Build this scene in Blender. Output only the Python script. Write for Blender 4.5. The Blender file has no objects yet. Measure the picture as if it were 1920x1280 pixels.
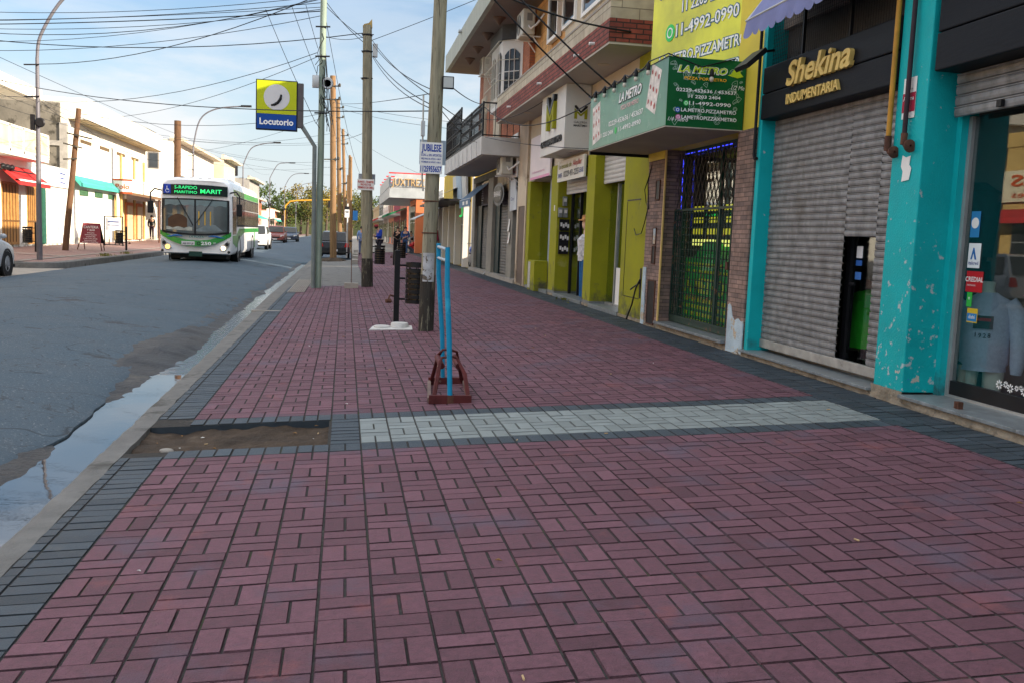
import bpy, bmesh, math, random
from mathutils import Vector, Matrix, noise
R = math.radians
rnd = random.Random(7)
scene = bpy.context.scene
COL = scene.collection

# ---------------------------------------------------------------- camera, sky, sun, exposure
SUN_EL, SUN_AZ = R(18.5), R(120.0)          # azimuth clockwise from +Y: the sun stands low on the right, a little behind the viewer
cam_d = bpy.data.cameras.new("camera")
cam_d.sensor_width = 36.0
cam_d.lens = 1733.0 / 1920.0 * 36.0
cam_d.clip_start, cam_d.clip_end = 0.1, 3000.0
cam = bpy.data.objects.new("camera", cam_d)
COL.objects.link(cam)
def cam_matrix(yaw, pit, rol, loc):
    f = Vector((math.sin(yaw)*math.cos(pit), math.cos(yaw)*math.cos(pit), -math.sin(pit)))
    r = Vector((math.cos(yaw), -math.sin(yaw), 0)); u = r.cross(f)
    r2 = r*math.cos(rol) + u*math.sin(rol); u2 = u*math.cos(rol) - r*math.sin(rol)
    m = Matrix((r2, u2, -f)).transposed().to_4x4()
    m.translation = loc
    return m
cam.matrix_world = cam_matrix(.1817, .1114, .0394, (0, 0, 1.4085))
scene.camera = cam

world = bpy.data.worlds.new("World"); scene.world = world
world.use_nodes = True
def build_world():
    nt = world.node_tree; N = nt.nodes; L = nt.links
    N.clear()
    out = N.new("ShaderNodeOutputWorld"); bg = N.new("ShaderNodeBackground")
    sky = N.new("ShaderNodeTexSky"); sky.sky_type = 'NISHITA'; sky.sun_disc = False
    sky.sun_elevation = SUN_EL; sky.sun_rotation = SUN_AZ
    sky.air_density = 1.0; sky.dust_density = 0.8; sky.ozone_density = 2.2
    tc = N.new("ShaderNodeTexCoord")
    mp = N.new("ShaderNodeMapping"); mp.inputs['Scale'].default_value = (1.0, 1.0, 3.2)
    L.new(tc.outputs['Generated'], mp.inputs['Vector'])
    nz = N.new("ShaderNodeTexNoise"); nz.inputs['Scale'].default_value = 2.6; nz.inputs['Detail'].default_value = 8; nz.inputs['Roughness'].default_value = .58
    nz.inputs['Distortion'].default_value = .25
    L.new(mp.outputs[0], nz.inputs['Vector'])
    def node(t, **k):
        n = N.new(t)
        for a, v in k.items(): setattr(n, a, v)
        return n
    def rng(src, a, b, c=0., d=1., smooth=True):
        m = node("ShaderNodeMapRange"); m.interpolation_type = 'SMOOTHSTEP' if smooth else 'LINEAR'
        for k, v in zip(('From Min', 'From Max', 'To Min', 'To Max'), (a, b, c, d)): m.inputs[k].default_value = v
        L.new(src, m.inputs['Value']); return m.outputs[0]
    def mul(a, b):
        m = node("ShaderNodeMath", operation='MULTIPLY'); L.new(a, m.inputs[0])
        if isinstance(b, float): m.inputs[1].default_value = b
        else: L.new(b, m.inputs[1])
        return m.outputs[0]
    def mixc(f, a, b):
        m = node("ShaderNodeMix", data_type='RGBA'); L.new(f, m.inputs['Factor'])
        for k, v in (('A', a), ('B', b)):
            if isinstance(v, tuple): m.inputs[k].default_value = (*v, 1)
            else: L.new(v, m.inputs[k])
        return m.outputs['Result']
    sep = node("ShaderNodeSeparateXYZ"); L.new(tc.outputs['Generated'], sep.inputs[0]); z = sep.outputs['Z']
    sc = node("ShaderNodeVectorMath", operation='SCALE'); L.new(sky.outputs[0], sc.inputs[0]); L.new(rng(z, .22, .5, .46, .8), sc.inputs['Scale'])
    low = mul(mul(rng(nz.outputs['Fac'], .44, .60), rng(z, .30, .05)), .88)
    haze = rng(z, .24, .0, 0, .9)
    high = mul(rng(nz.outputs['Fac'], .36, .60), rng(z, .20, .42))  # bright cloud cover above the view, added to fill the shaded street
    c = mixc(haze, sc.outputs[0], (1.95, 2.1, 2.25))
    c = mixc(low, c, (2.55, 2.5, 2.5))
    c = mixc(high, c, (5.4, 5.3, 5.2))
    L.new(c, bg.inputs[0]); bg.inputs[1].default_value = SKY_STRENGTH
    L.new(bg.outputs[0], out.inputs[0])
SKY_STRENGTH = .13
build_world()
sun_d = bpy.data.lights.new("sun", 'SUN'); sun_d.energy = 3.8; sun_d.angle = R(.5); sun_d.color = (1, .86, .68)
sun = bpy.data.objects.new("sun", sun_d); COL.objects.link(sun)
_sd = Vector((math.sin(SUN_AZ)*math.cos(SUN_EL), math.cos(SUN_AZ)*math.cos(SUN_EL), math.sin(SUN_EL)))
sun.rotation_euler = _sd.to_track_quat('Z', 'Y').to_euler()
sun.location = _sd*200
vs = scene.view_settings
vs.view_transform = 'Standard'; vs.look = 'None'; vs.gamma = 1; vs.use_curve_mapping = False
vs.exposure = 1.65

# ---------------------------------------------------------------- materials
def lin(h):
    h = h.lstrip('#'); o = []
    for i in (0, 2, 4):
        c = int(h[i:i+2], 16)/255
        o.append(c/12.92 if c <= .04045 else ((c+.055)/1.055)**2.4)
    return tuple(o)
def C4(c): return (c[0], c[1], c[2], 1)
MATS = {}
def mat(name, c, rough=.6, var=.12, scale=3, bump=0, bscale=40, metal=0, spec=.2, spots=None, emit=0, attr=None, coat=0, stretch=None, veins=None):
    """noise-varied surface; spots=(colour, threshold, softness, scale) adds wear patches of their own shape"""
    if name in MATS: return MATS[name]
    if isinstance(c, str): c = lin(c)
    m = bpy.data.materials.new(name); m.use_nodes = True
    nt = m.node_tree; N, L = nt.nodes, nt.links
    b = N['Principled BSDF']
    tc = N.new("ShaderNodeTexCoord"); vec = tc.outputs['Object']
    if stretch:
        mp = N.new("ShaderNodeMapping"); mp.inputs['Scale'].default_value = stretch; L.new(vec, mp.inputs[0]); vec = mp.outputs[0]
    def nz(s, d=5, r=.6):
        n = N.new("ShaderNodeTexNoise"); n.inputs['Scale'].default_value = s; n.inputs['Detail'].default_value = d; n.inputs['Roughness'].default_value = r
        L.new(vec, n.inputs['Vector']); return n.outputs['Fac']
    def mixc(f, a, bb):
        x = N.new("ShaderNodeMix"); x.data_type = 'RGBA'
        if isinstance(f, float): x.inputs['Factor'].default_value = f
        else: L.new(f, x.inputs['Factor'])
        for k, v in (('A', a), ('B', bb)):
            if isinstance(v, tuple): x.inputs[k].default_value = C4(v)
            else: L.new(v, x.inputs[k])
        return x.outputs['Result']
    col = tuple(c)
    if var:
        rp = N.new("ShaderNodeMapRange"); rp.inputs['From Min'].default_value = .3; rp.inputs['From Max'].default_value = .7
        L.new(nz(scale), rp.inputs['Value'])
        col = mixc(rp.outputs[0], tuple(x*(1-var) for x in c), tuple(min(1, x*(1+var)) for x in c))
        L.new(rp.outputs[0], (rr := N.new("ShaderNodeMapRange")).inputs['Value'])
        rr.inputs['To Min'].default_value = max(0, rough*.85); rr.inputs['To Max'].default_value = min(1, rough*1.15)
        L.new(rr.outputs[0], b.inputs['Roughness'])
    b.inputs['Roughness'].default_value = rough
    if attr:
        at = N.new("ShaderNodeAttribute"); at.attribute_name = 'tone'
        hs = N.new("ShaderNodeMapRange"); hs.clamp = False; hs.inputs['To Min'].default_value = 1-attr; hs.inputs['To Max'].default_value = 1+attr
        L.new(at.outputs['Fac'], hs.inputs['Value'])
        vm = N.new("ShaderNodeVectorMath"); vm.operation = 'SCALE'; L.new(hs.outputs[0], vm.inputs['Scale'])
        if isinstance(col, tuple): vm.inputs[0].default_value = col
        else: L.new(col, vm.inputs[0])
        col = vm.outputs[0]
    for sp in (spots or []):
        sc, th, so, ss = sp[:4]
        if isinstance(sc, str): sc = lin(sc)
        mr = N.new("ShaderNodeMapRange"); mr.inputs['From Min'].default_value = th; mr.inputs['From Max'].default_value = th+so
        fac = nz(ss, 6, .65)
        if len(sp) > 4:
            zl, zh, am = sp[4:]; sz = N.new("ShaderNodeSeparateXYZ"); L.new(tc.outputs['Object'], sz.inputs[0]); zr = N.new("ShaderNodeMapRange"); zr.inputs['From Min'].default_value = zl; zr.inputs['From Max'].default_value = zh; zr.inputs['To Min'].default_value = am; zr.inputs['To Max'].default_value = 0
            L.new(sz.outputs['Z'], zr.inputs['Value']); ad = N.new("ShaderNodeMath"); L.new(fac, ad.inputs[0]); L.new(zr.outputs[0], ad.inputs[1]); fac = ad.outputs[0]
        L.new(fac, mr.inputs['Value'])
        col = mixc(mr.outputs[0], col, tuple(sc))
    for (vc, vsc, vw) in (veins or []):        # thin crack lines
        d1 = N.new("ShaderNodeMath"); d1.operation = 'SUBTRACT'; L.new(nz(vsc, 3, .5), d1.inputs[0]); d1.inputs[1].default_value = .5
        d2 = N.new("ShaderNodeMath"); d2.operation = 'ABSOLUTE'; L.new(d1.outputs[0], d2.inputs[0])
        mr = N.new("ShaderNodeMapRange"); mr.inputs['From Min'].default_value = vw; mr.inputs['From Max'].default_value = 0; mr.inputs['To Max'].default_value = .75; L.new(d2.outputs[0], mr.inputs['Value'])
        col = mixc(mr.outputs[0], col, tuple(vc))
    if isinstance(col, tuple): b.inputs['Base Color'].default_value = C4(col)
    else: L.new(col, b.inputs['Base Color'])
    b.inputs['Metallic'].default_value = metal
    b.inputs['Specular IOR Level'].default_value = spec
    if coat: b.inputs['Coat Weight'].default_value = coat; b.inputs['Coat Roughness'].default_value = .08
    if bump:
        bp = N.new("ShaderNodeBump"); bp.inputs['Strength'].default_value = bump; bp.inputs['Distance'].default_value = .02
        L.new(nz(bscale, 4), bp.inputs['Height']); L.new(bp.outputs[0], b.inputs['Normal'])
    if emit:
        b.inputs['Emission Color'].default_value = C4(c); b.inputs['Emission Strength'].default_value = emit
    MATS[name] = m
    return m
def brick_mat(name, c1, c2, mortar, bw=.25, bh=.08, msize=.012, axis='YZ', rough=.8, bump=.5, var=.3, offset=.5):
    if name in MATS: return MATS[name]
    m = bpy.data.materials.new(name); m.use_nodes = True
    nt = m.node_tree; N, L = nt.nodes, nt.links; b = N['Principled BSDF']
    tc = N.new("ShaderNodeTexCoord"); sp = N.new("ShaderNodeSeparateXYZ"); cb = N.new("ShaderNodeCombineXYZ")
    L.new(tc.outputs['Object'], sp.inputs[0])
    if axis == 'W':            # walls of either direction: run x+y along the courses
        ad = N.new("ShaderNodeMath"); ad.operation = 'ADD'; L.new(sp.outputs['X'], ad.inputs[0]); L.new(sp.outputs['Y'], ad.inputs[1])
        L.new(ad.outputs[0], cb.inputs[0]); L.new(sp.outputs['Z'], cb.inputs[1])
    else:
        L.new(sp.outputs[axis[0]], cb.inputs[0]); L.new(sp.outputs[axis[1]], cb.inputs[1])
    bt = N.new("ShaderNodeTexBrick"); L.new(cb.outputs[0], bt.inputs['Vector'])
    for k, v in (('Color1', c1), ('Color2', c2), ('Mortar', mortar)): bt.inputs[k].default_value = C4(lin(v) if isinstance(v, str) else v)
    bt.inputs['Scale'].default_value = 1; bt.inputs['Brick Width'].default_value = bw; bt.inputs['Row Height'].default_value = bh
    bt.inputs['Mortar Size'].default_value = msize; bt.offset = offset
    nzn = N.new("ShaderNodeTexNoise"); nzn.inputs['Scale'].default_value = 6; nzn.inputs['Detail'].default_value = 6; L.new(tc.outputs['Object'], nzn.inputs['Vector'])
    hs = N.new("ShaderNodeMapRange"); hs.inputs['From Min'].default_value = .25; hs.inputs['From Max'].default_value = .75
    hs.inputs['To Min'].default_value = 1-var; hs.inputs['To Max'].default_value = 1+var; L.new(nzn.outputs['Fac'], hs.inputs['Value'])
    vm = N.new("ShaderNodeVectorMath"); vm.operation = 'SCALE'; L.new(bt.outputs['Color'], vm.inputs[0]); L.new(hs.outputs[0], vm.inputs['Scale'])
    L.new(vm.outputs[0], b.inputs['Base Color']); b.inputs['Roughness'].default_value = rough
    bp = N.new("ShaderNodeBump"); bp.inputs['Strength'].default_value = bump; bp.inputs['Distance'].default_value = .015; bp.invert = True
    L.new(bt.outputs['Fac'], bp.inputs['Height']); L.new(bp.outputs[0], b.inputs['Normal'])
    MATS[name] = m
    return m
def glass_mat(name, tint=(.85, .9, .9), rough=0.0, clear=.75, refl=1.0):
    """thin pane: see-through head on, mirror-like at a glancing angle"""
    if name in MATS: return MATS[name]
    m = bpy.data.materials.new(name); m.use_nodes = True
    nt = m.node_tree; N, L = nt.nodes, nt.links
    N.remove(N['Principled BSDF']); out = N['Material Output']
    tr = N.new("ShaderNodeBsdfTransparent"); tr.inputs[0].default_value = C4(tuple(t*clear for t in tint))
    gl = N.new("ShaderNodeBsdfGlossy"); gl.inputs['Roughness'].default_value = rough; gl.inputs[0].default_value = (refl, refl, refl, 1)
    lw = N.new("ShaderNodeLayerWeight"); lw.inputs[0].default_value = .5
    pw = N.new("ShaderNodeMath"); pw.operation = 'POWER'; L.new(lw.outputs['Facing'], pw.inputs[0]); pw.inputs[1].default_value = 4
    ma = N.new("ShaderNodeMath"); ma.operation = 'MULTIPLY_ADD'; L.new(pw.outputs[0], ma.inputs[0]); ma.inputs[1].default_value = .62; ma.inputs[2].default_value = .05
    mx = N.new("ShaderNodeMixShader"); L.new(ma.outputs[0], mx.inputs[0]); L.new(tr.outputs[0], mx.inputs[1]); L.new(gl.outputs[0], mx.inputs[2])
    L.new(mx.outputs[0], out.inputs[0])
    MATS[name] = m
    return m

# ---------------------------------------------------------------- object helpers
OFF = {}
def tag(o, label=None, cat=None, group=None, kind=None):
    if label: o['label'] = label
    if cat: o['category'] = cat
    if group: o['group'] = group
    if kind: o['kind'] = kind
    return o
def thing(name, label, cat, loc=(0, 0, 0), group=None):
    o = bpy.data.objects.new(name, None); COL.objects.link(o)
    o.location = loc; o.empty_display_size = .2
    OFF[o.name] = Vector(loc)
    return tag(o, label, cat, group)
def link(name, me, parent=None, loc=None):
    o = bpy.data.objects.new(name, me); COL.objects.link(o)
    if parent is not None:
        o.parent = parent; OFF[o.name] = OFF[parent.name]
    elif loc is not None:
        o.location = loc; OFF[o.name] = Vector(loc)
    else: OFF[o.name] = Vector((0, 0, 0))
    return o
def copy_tree(o, parent=None):
    c = o.copy(); COL.objects.link(c); OFF[c.name] = OFF[o.name]
    if parent is not None: c.parent = parent
    for ch in list(o.children): copy_tree(ch, c)
    return c
class MB:
    """collects faces for ONE mesh object"""
    def __init__(s): s.v = []; s.f = []; s.sm = []
    def add(s, vs, fs, smooth=False):
        n = len(s.v); s.v += [tuple(v) for v in vs]
        for f in fs: s.f.append([i+n for i in f]); s.sm.append(smooth)
        return s
    def box(s, x0, x1, y0, y1, z0, z1, b=0):
        if b:
            return s._bbox(x0, x1, y0, y1, z0, z1, b)
        vs = [(x, y, z) for x in (x0, x1) for y in (y0, y1) for z in (z0, z1)]
        return s.add(vs, [(0, 1, 3, 2), (4, 6, 7, 5), (0, 4, 5, 1), (2, 3, 7, 6), (0, 2, 6, 4), (1, 5, 7, 3)])
    def _bbox(s, x0, x1, y0, y1, z0, z1, b):
        bm = bmesh.new(); bmesh.ops.create_cube(bm, size=1)
        for v in bm.verts: v.co = Vector(((x0+x1)/2+v.co.x*(x1-x0), (y0+y1)/2+v.co.y*(y1-y0), (z0+z1)/2+v.co.z*(z1-z0)))
        bmesh.ops.bevel(bm, geom=bm.edges[:], offset=b, segments=2, profile=.5, affect='EDGES')
        return s.bm(bm)
    def bm(s, bm, smooth=False, M=None):
        bm.verts.index_update()
        s.add([(M @ v.co if M else v.co) for v in bm.verts], [[v.index for v in f.verts] for f in bm.faces], smooth); bm.free(); return s
    def obox(s, c, ax, ay, az):
        c, ax, ay, az = map(Vector, (c, ax, ay, az))
        vs = [c+ax*i+ay*j+az*k for i in (-1, 1) for j in (-1, 1) for k in (-1, 1)]
        return s.add(vs, [(0, 1, 3, 2), (4, 6, 7, 5), (0, 4, 5, 1), (2, 3, 7, 6), (0, 2, 6, 4), (1, 5, 7, 3)])
    def bar(s, p, q, w, h=None, up=(0, 0, 1)):
        p, q = Vector(p), Vector(q); d = q-p; h = h or w
        u = Vector(up); 
        if abs(d.normalized().dot(u)) > .98: u = Vector((0, 1, 0))
        x = d.cross(u).normalized(); z = x.cross(d).normalized()
        return s.obox((p+q)/2, d/2, x*w/2, z*h/2)
    def tube(s, pts, r, n=8, caps=True, smooth=True):
        pts = [Vector(p) for p in pts]; k = len(pts)
        rs = r if isinstance(r, (list, tuple)) else [r]*k
        t0 = (pts[1]-pts[0]).normalized(); u = Vector((0, 0, 1)) if abs(t0.z) < .9 else Vector((1, 0, 0))
        a = t0.cross(u).normalized(); vs = []
        for i, p in enumerate(pts):
            t = (pts[min(i+1, k-1)]-pts[max(i-1, 0)]).normalized()
            a = (a-t*a.dot(t)).normalized(); b = t.cross(a)
            for j in range(n):
                th = 2*math.pi*j/n; vs.append(p+(a*math.cos(th)+b*math.sin(th))*rs[i])
        fs = [(i*n+j, i*n+(j+1) % n, (i+1)*n+(j+1) % n, (i+1)*n+j) for i in range(k-1) for j in range(n)]
        s.add(vs, fs, smooth)
        if caps: s.add(vs[:n], [tuple(range(n))[::-1]]); s.add(vs[-n:], [tuple(range(n))])
        return s
    def cyl(s, p, q, r, r2=None, n=12, smooth=True): return s.tube([p, q], [r, r if r2 is None else r2], n, True, smooth)
    def lathe(s, c, prof, n=16, axis=(0, 0, 1), smooth=True):
        ax = Vector(axis).normalized(); u = Vector((1, 0, 0)) if abs(ax.x) < .9 else Vector((0, 1, 0))
        a = ax.cross(u).normalized(); b = ax.cross(a); c = Vector(c); k = len(prof)
        vs = [c+ax*h+(a*math.cos(2*math.pi*j/n)+b*math.sin(2*math.pi*j/n))*r for r, h in prof for j in range(n)]
        fs = [(i*n+j, i*n+(j+1) % n, (i+1)*n+(j+1) % n, (i+1)*n+j) for i in range(k-1) for j in range(n)]
        if k >= 4 and abs(prof[0][0]-prof[-1][0]) < 1e-6 and prof[0][0] > .005:      # a ring: close it on itself
            return s.add(vs, fs+[((k-1)*n+j, (k-1)*n+(j+1) % n, (j+1) % n, j) for j in range(n)], smooth)
        s.add(vs, fs, smooth)
        s.add(vs[:n], [tuple(range(n))]); s.add(vs[-n:], [tuple(range(n))[::-1]])
        return s
    def prism(s, poly, d):
        """planar polygon (3-D points) extruded by vector d"""
        d = Vector(d); n = len(poly); vs = [Vector(p) for p in poly]+[Vector(p)+d for p in poly]
        return s.add(vs, [tuple(range(n)), tuple(range(2*n-1, n-1, -1))]+[(i, i+n, (i+1) % n+n, (i+1) % n) for i in range(n)])
    def grid(s, fn, nu, nv, smooth=True):
        vs = [fn(i/nu, j/nv) for i in range(nu+1) for j in range(nv+1)]
        return s.add(vs, [(i*(nv+1)+j, (i+1)*(nv+1)+j, (i+1)*(nv+1)+j+1, i*(nv+1)+j+1) for i in range(nu) for j in range(nv)], smooth)
    def loft(s, rings, caps=True, smooth=True, closed=True):
        n = len(rings[0]); vs = [p for r in rings for p in r]
        m = n if closed else n-1
        s.add(vs, [(i*n+j, i*n+(j+1) % n, (i+1)*n+(j+1) % n, (i+1)*n+j) for i in range(len(rings)-1) for j in range(m)], smooth)
        if caps: s.add(rings[0], [tuple(range(n))[::-1]]); s.add(rings[-1], [tuple(range(n))])
        return s
    def ball(s, c, r, n=8, m=6):
        rx, ry, rz = r if isinstance(r, (tuple, list)) else (r, r, r)
        return s.grid(lambda u, v: (c[0]+rx*math.cos(u*2*math.pi)*math.sin(v*math.pi), c[1]+ry*math.sin(u*2*math.pi)*math.sin(v*math.pi), c[2]-rz*math.cos(v*math.pi)), n, m)
    def build(s, name, m, parent=None, label=None, loc=None, fix=True):
        off = OFF[parent.name] if parent is not None else (Vector(loc) if loc is not None else Vector((0, 0, 0)))
        me = bpy.data.meshes.new(name)
        me.from_pydata([(v[0]-off.x, v[1]-off.y, v[2]-off.z) for v in s.v], [], s.f)
        if fix:
            bm = bmesh.new(); bm.from_mesh(me); bmesh.ops.recalc_face_normals(bm, faces=bm.faces[:]); bm.to_mesh(me); bm.free()
        me.polygons.foreach_set('use_smooth', s.sm)
        me.materials.append(m); me.update()
        if any(s.sm): me.set_sharp_from_angle(angle=R(42))
        o = link(name, me, parent, loc)
        if label: o['label'] = label
        return o
def text_mb(body, o, xd, up, h=None, w=None, ex=.004, bold=0, shear=0, align='C', space=1.0, res=2):
    """raised lettering: capital height h and/or width w, on the plane spanned by xd, up at point o"""
    cu = bpy.data.curves.new('lettering', 'FONT'); cu.body = body; cu.size = 1; cu.offset = bold; cu.shear = shear; cu.space_character = space
    cu.resolution_u = res; cu.align_x = 'LEFT'
    ob = bpy.data.objects.new('lettering', cu); me = ob.to_mesh()
    xs = [v.co.x for v in me.vertices]; ys = [v.co.y for v in me.vertices]
    x0, x1, y0, y1 = min(xs), max(xs), min(ys), max(ys)
    cap = .72
    sy = (h/cap) if h else (w/(x1-x0)); sx = (w/(x1-x0)) if w else sy
    xd, up = Vector(xd).normalized(), Vector(up).normalized(); nn = xd.cross(up); o = Vector(o)
    ax = {'C': (x0+x1)/2, 'L': x0, 'R': x1}[align]
    s = MB()
    front = [o+xd*(v.co.x-ax)*sx+up*v.co.y*sy+nn*ex for v in me.vertices]
    fs = [list(p.vertices) for p in me.polygons]
    s.add(front, fs)
    if ex > .008:
        cnt = {}
        for f in fs:
            for a, b in zip(f, f[1:]+f[:1]):
                k = (min(a, b), max(a, b)); cnt.setdefault(k, []).append((a, b))
        n = len(front); back = [p-nn*ex for p in front]
        s.v += [tuple(p) for p in back]
        for k, l in cnt.items():
            if len(l) == 1: a, b = l[0]; s.f.append([b, a, a+n, b+n]); s.sm.append(False)
    ob.to_mesh_clear(); bpy.data.objects.remove(ob); bpy.data.curves.remove(cu)
    return s
def text(name, body, o, xd, up, m, parent, **k):
    return text_mb(body, o, xd, up, **k).build(name, m, parent, fix=False)
STREET = ((0, -1, 0), (0, 0, 1))     # writing on faces that look at the street from the right-hand row
NEAR = ((1, 0, 0), (0, 0, 1))        # writing on faces that look back towards the viewer
LEFT = ((0, 1, 0), (0, 0, 1))        # writing on the left-hand row
# ---------------------------------------------------------------- ground
def nzv(x, y, s=1.0, z=0): return noise.noise(Vector((x*s, y*s, z)))
def pave_z(x): return .045*x
M_paver_red = mat('red paver', (.138, .066, .086), .66, .22, 34, .6, 130, attr=.27, spots=[((.26, .24, .25), .735, .012, 9), ((.05, .04, .045), .70, .03, 5), ((.11, .082, .115), .54, .16, 1.3), ((.19, .075, .085), .60, .1, 2.3), ((.12, .085, .085), .66, .1, 14)])
M_paver_dark = mat('dark paver', (.042, .056, .070), .55, .2, 8, .35, 160, attr=.28, spots=[((.085, .09, .09), .62, .15, 6)])
M_paver_grey = mat('grey paver', (.205, .235, .235), .62, .12, 8, .3, 160, attr=.16, spots=[((.12, .12, .11), .62, .15, 7)])
M_joint = mat('joint sand', (.040, .038, .036), .95, .4, 30, .6, 60, spots=[((.045, .055, .025), .58, .08, 3), ((.09, .08, .065), .62, .06, 5)])
M_conc = mat('kerb concrete', (.15, .15, .145), .85, .25, 5, .6, 60, spots=[((.07, .07, .065), .56, .12, 3), ((.30, .29, .27), .66, .08, 12)])
M_conc_pale = mat('pale concrete', (.30, .28, .25), .85, .2, 3, .4, 50, spots=[((.14, .13, .12), .6, .15, 1.5)])
M_dirt = mat('bare soil', (.060, .044, .032), .95, .4, 6, 1.0, 30, spots=[((.10, .078, .058), .58, .1, 3)])

class Pavers:
    def __init__(s): s.v = []; s.f = []; s.t = []
    def put(s, x0, x1, y0, y1, clip=None):
        if clip:
            x0, x1, y0, y1 = max(x0, clip[0]), min(x1, clip[1]), max(y0, clip[2]), min(y1, clip[3])
        if x1-x0 < .02 or y1-y0 < .02: return
        j = .0026; b = .0026+rnd.random()*.0018; d = .0085
        x0 += j+rnd.uniform(0, .0014); x1 -= j+rnd.uniform(0, .0014); y0 += j+rnd.uniform(0, .0014); y1 -= j+rnd.uniform(0, .0014)
        dz = rnd.gauss(0, .0009)+.006*nzv((x0+x1)/2, (y0+y1)/2, .55); tx, ty = rnd.gauss(0, .006), rnd.gauss(0, .006)
        n = len(s.v); cx, cy = (x0+x1)/2, (y0+y1)/2
        for (X, Y, q) in ((x0, y0, d), (x1, y0, d), (x1, y1, d), (x0, y1, d), (x0+b, y0+b, 0), (x1-b, y0+b, 0), (x1-b, y1-b, 0), (x0+b, y1-b, 0)):
            s.v.append((X, Y, pave_z(X)+dz+tx*(X-cx)+ty*(Y-cy)-q))
        for f in ((4, 5, 6, 7), (0, 1, 5, 4), (1, 2, 6, 5), (2, 3, 7, 6), (3, 0, 4, 7)): s.f.append([i+n for i in f])
        t = min(1, max(0, rnd.gauss(.5, .22))); s.t += [t]+[-.40+rnd.uniform(-.5, .3) for _ in range(4)]
    def build(s, name, m):
        me = bpy.data.meshes.new(name); me.from_pydata(s.v, [], s.f)
        a = me.attributes.new('tone', 'FLOAT', 'FACE'); a.data.foreach_set('value', s.t)
        me.materials.append(m); return tag(link(name, me), kind='structure')
PW = .205; PX = -.0774; PY = 5.758
BAND0, BAND1 = PY+PW, PY+7*PW
XL, XR = PX-5*PW, 3.95
PIT = (-1.372, -.092, BAND0+PW, BAND1-PW)
def weave(P, clip, flip=0, hole=None):
    i0, i1 = math.floor((clip[0]-PX)/PW), math.ceil((clip[1]-PX)/PW)
    k0, k1 = math.floor((clip[2]-PY)/PW), math.ceil((clip[3]-PY)/PW)
    for i in range(i0, i1):
        for k in range(k0, k1):
            x, y = PX+i*PW, PY+k*PW
            if hole and hole(x+PW/2, y+PW/2): continue
            if (i+k+flip) % 2:
                P.put(x, x+PW/2, y, y+PW, clip); P.put(x+PW/2, x+PW, y, y+PW, clip)
            else:
                P.put(x, x+PW, y, y+PW/2, clip); P.put(x, x+PW, y+PW/2, y+PW, clip)
red, dark, grey = Pavers(), Pavers(), Pavers()
weave(red, (XL, XR, 1.0, BAND0))
weave(red, (XL, XR, BAND1, 14.0), 1)
weave(red, (XL, XR, 14.11, 24.4))
weave(red, (.55, XR, 24.4, 62.0))
weave(grey, (PX+PW, XR, BAND0+PW, BAND1-PW))
x = XL
while x < 4.36:
    for y0 in (BAND0, BAND1-PW): dark.put(x, x+PW/2, y0, y0+PW)
    if x < XR: red.put(x, x+PW/2, 14.0, 14.11)
    x += PW/2
y = BAND0+PW
while y < BAND1-PW-.01: dark.put(PX, PX+PW, y, y+PW/2, (PX, PX+PW, y, BAND1-PW)); y += PW/2
y = 1.0
while y < 62:
    band = BAND0-.01 < y < BAND1-.02
    if not band and y < 24.3:
        dark.put(XL-PW, XL, y, y+PW/2); dark.put(XL-PW-.066, XL-PW, y+.02, y+PW/2+.02)
    dark.put(XR, XR+PW, y, y+PW/2); dark.put(XR+PW, XR+2*PW+.03, y, y+PW/2)
    y += PW/2
red.build('pavement_red_paving', M_paver_red); dark.build('pavement_dark_paving', M_paver_dark); grey.build('pavement_grey_paving', M_paver_grey)
# joint sand under the paving, with the tree pit left open
mb = MB()
def sheet(mb, x0, x1, y0, y1, dz, zf=pave_z):
    mb.add([(x0, y0, zf(x0)+dz), (x1, y0, zf(x1)+dz), (x1, y1, zf(x1)+dz), (x0, y1, zf(x0)+dz)], [(0, 1, 2, 3)])
sheet(mb, -1.375, 4.6, -3, PIT[2], -.0062); sheet(mb, PIT[1], 4.6, PIT[2], PIT[3], -.0062); sheet(mb, -1.375, 4.6, PIT[3], 24.4, -.0062); sheet(mb, .5, 4.6, 24.4, 62, -.0062)
tag(mb.build('pavement_bed', M_joint), kind='structure')
# bare soil in the empty tree pit
mb = MB()
def soil(u, v):
    X = PIT[0]+u*(PIT[1]-PIT[0]); Y = PIT[2]+v*(PIT[3]-PIT[2]); e = min(u, 1-u, v, 1-v)
    return (X, Y, pave_z(X)-.045-.018*min(1, e*6)+.030*nzv(X, Y, 3)+.018*nzv(X, Y, 11, 3))
mb.grid(soil, 48, 36); tag(mb.build('soil', M_dirt), kind='structure')
mb = MB()   # cut edges of the paving round the pit
for a, b in (((PIT[0], PIT[2]), (PIT[1], PIT[2])), ((PIT[1], PIT[2]), (PIT[1], PIT[3])), ((PIT[1], PIT[3]), (PIT[0], PIT[3]))):
    mb.add([(a[0], a[1], pave_z(a[0])-.007), (b[0], b[1], pave_z(b[0])-.007), (b[0], b[1], pave_z(b[0])-.11), (a[0], a[1], pave_z(a[0])-.11)], [(0, 1, 2, 3)])
tag(mb.build('pit_edge', M_paver_dark), kind='structure')
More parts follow.
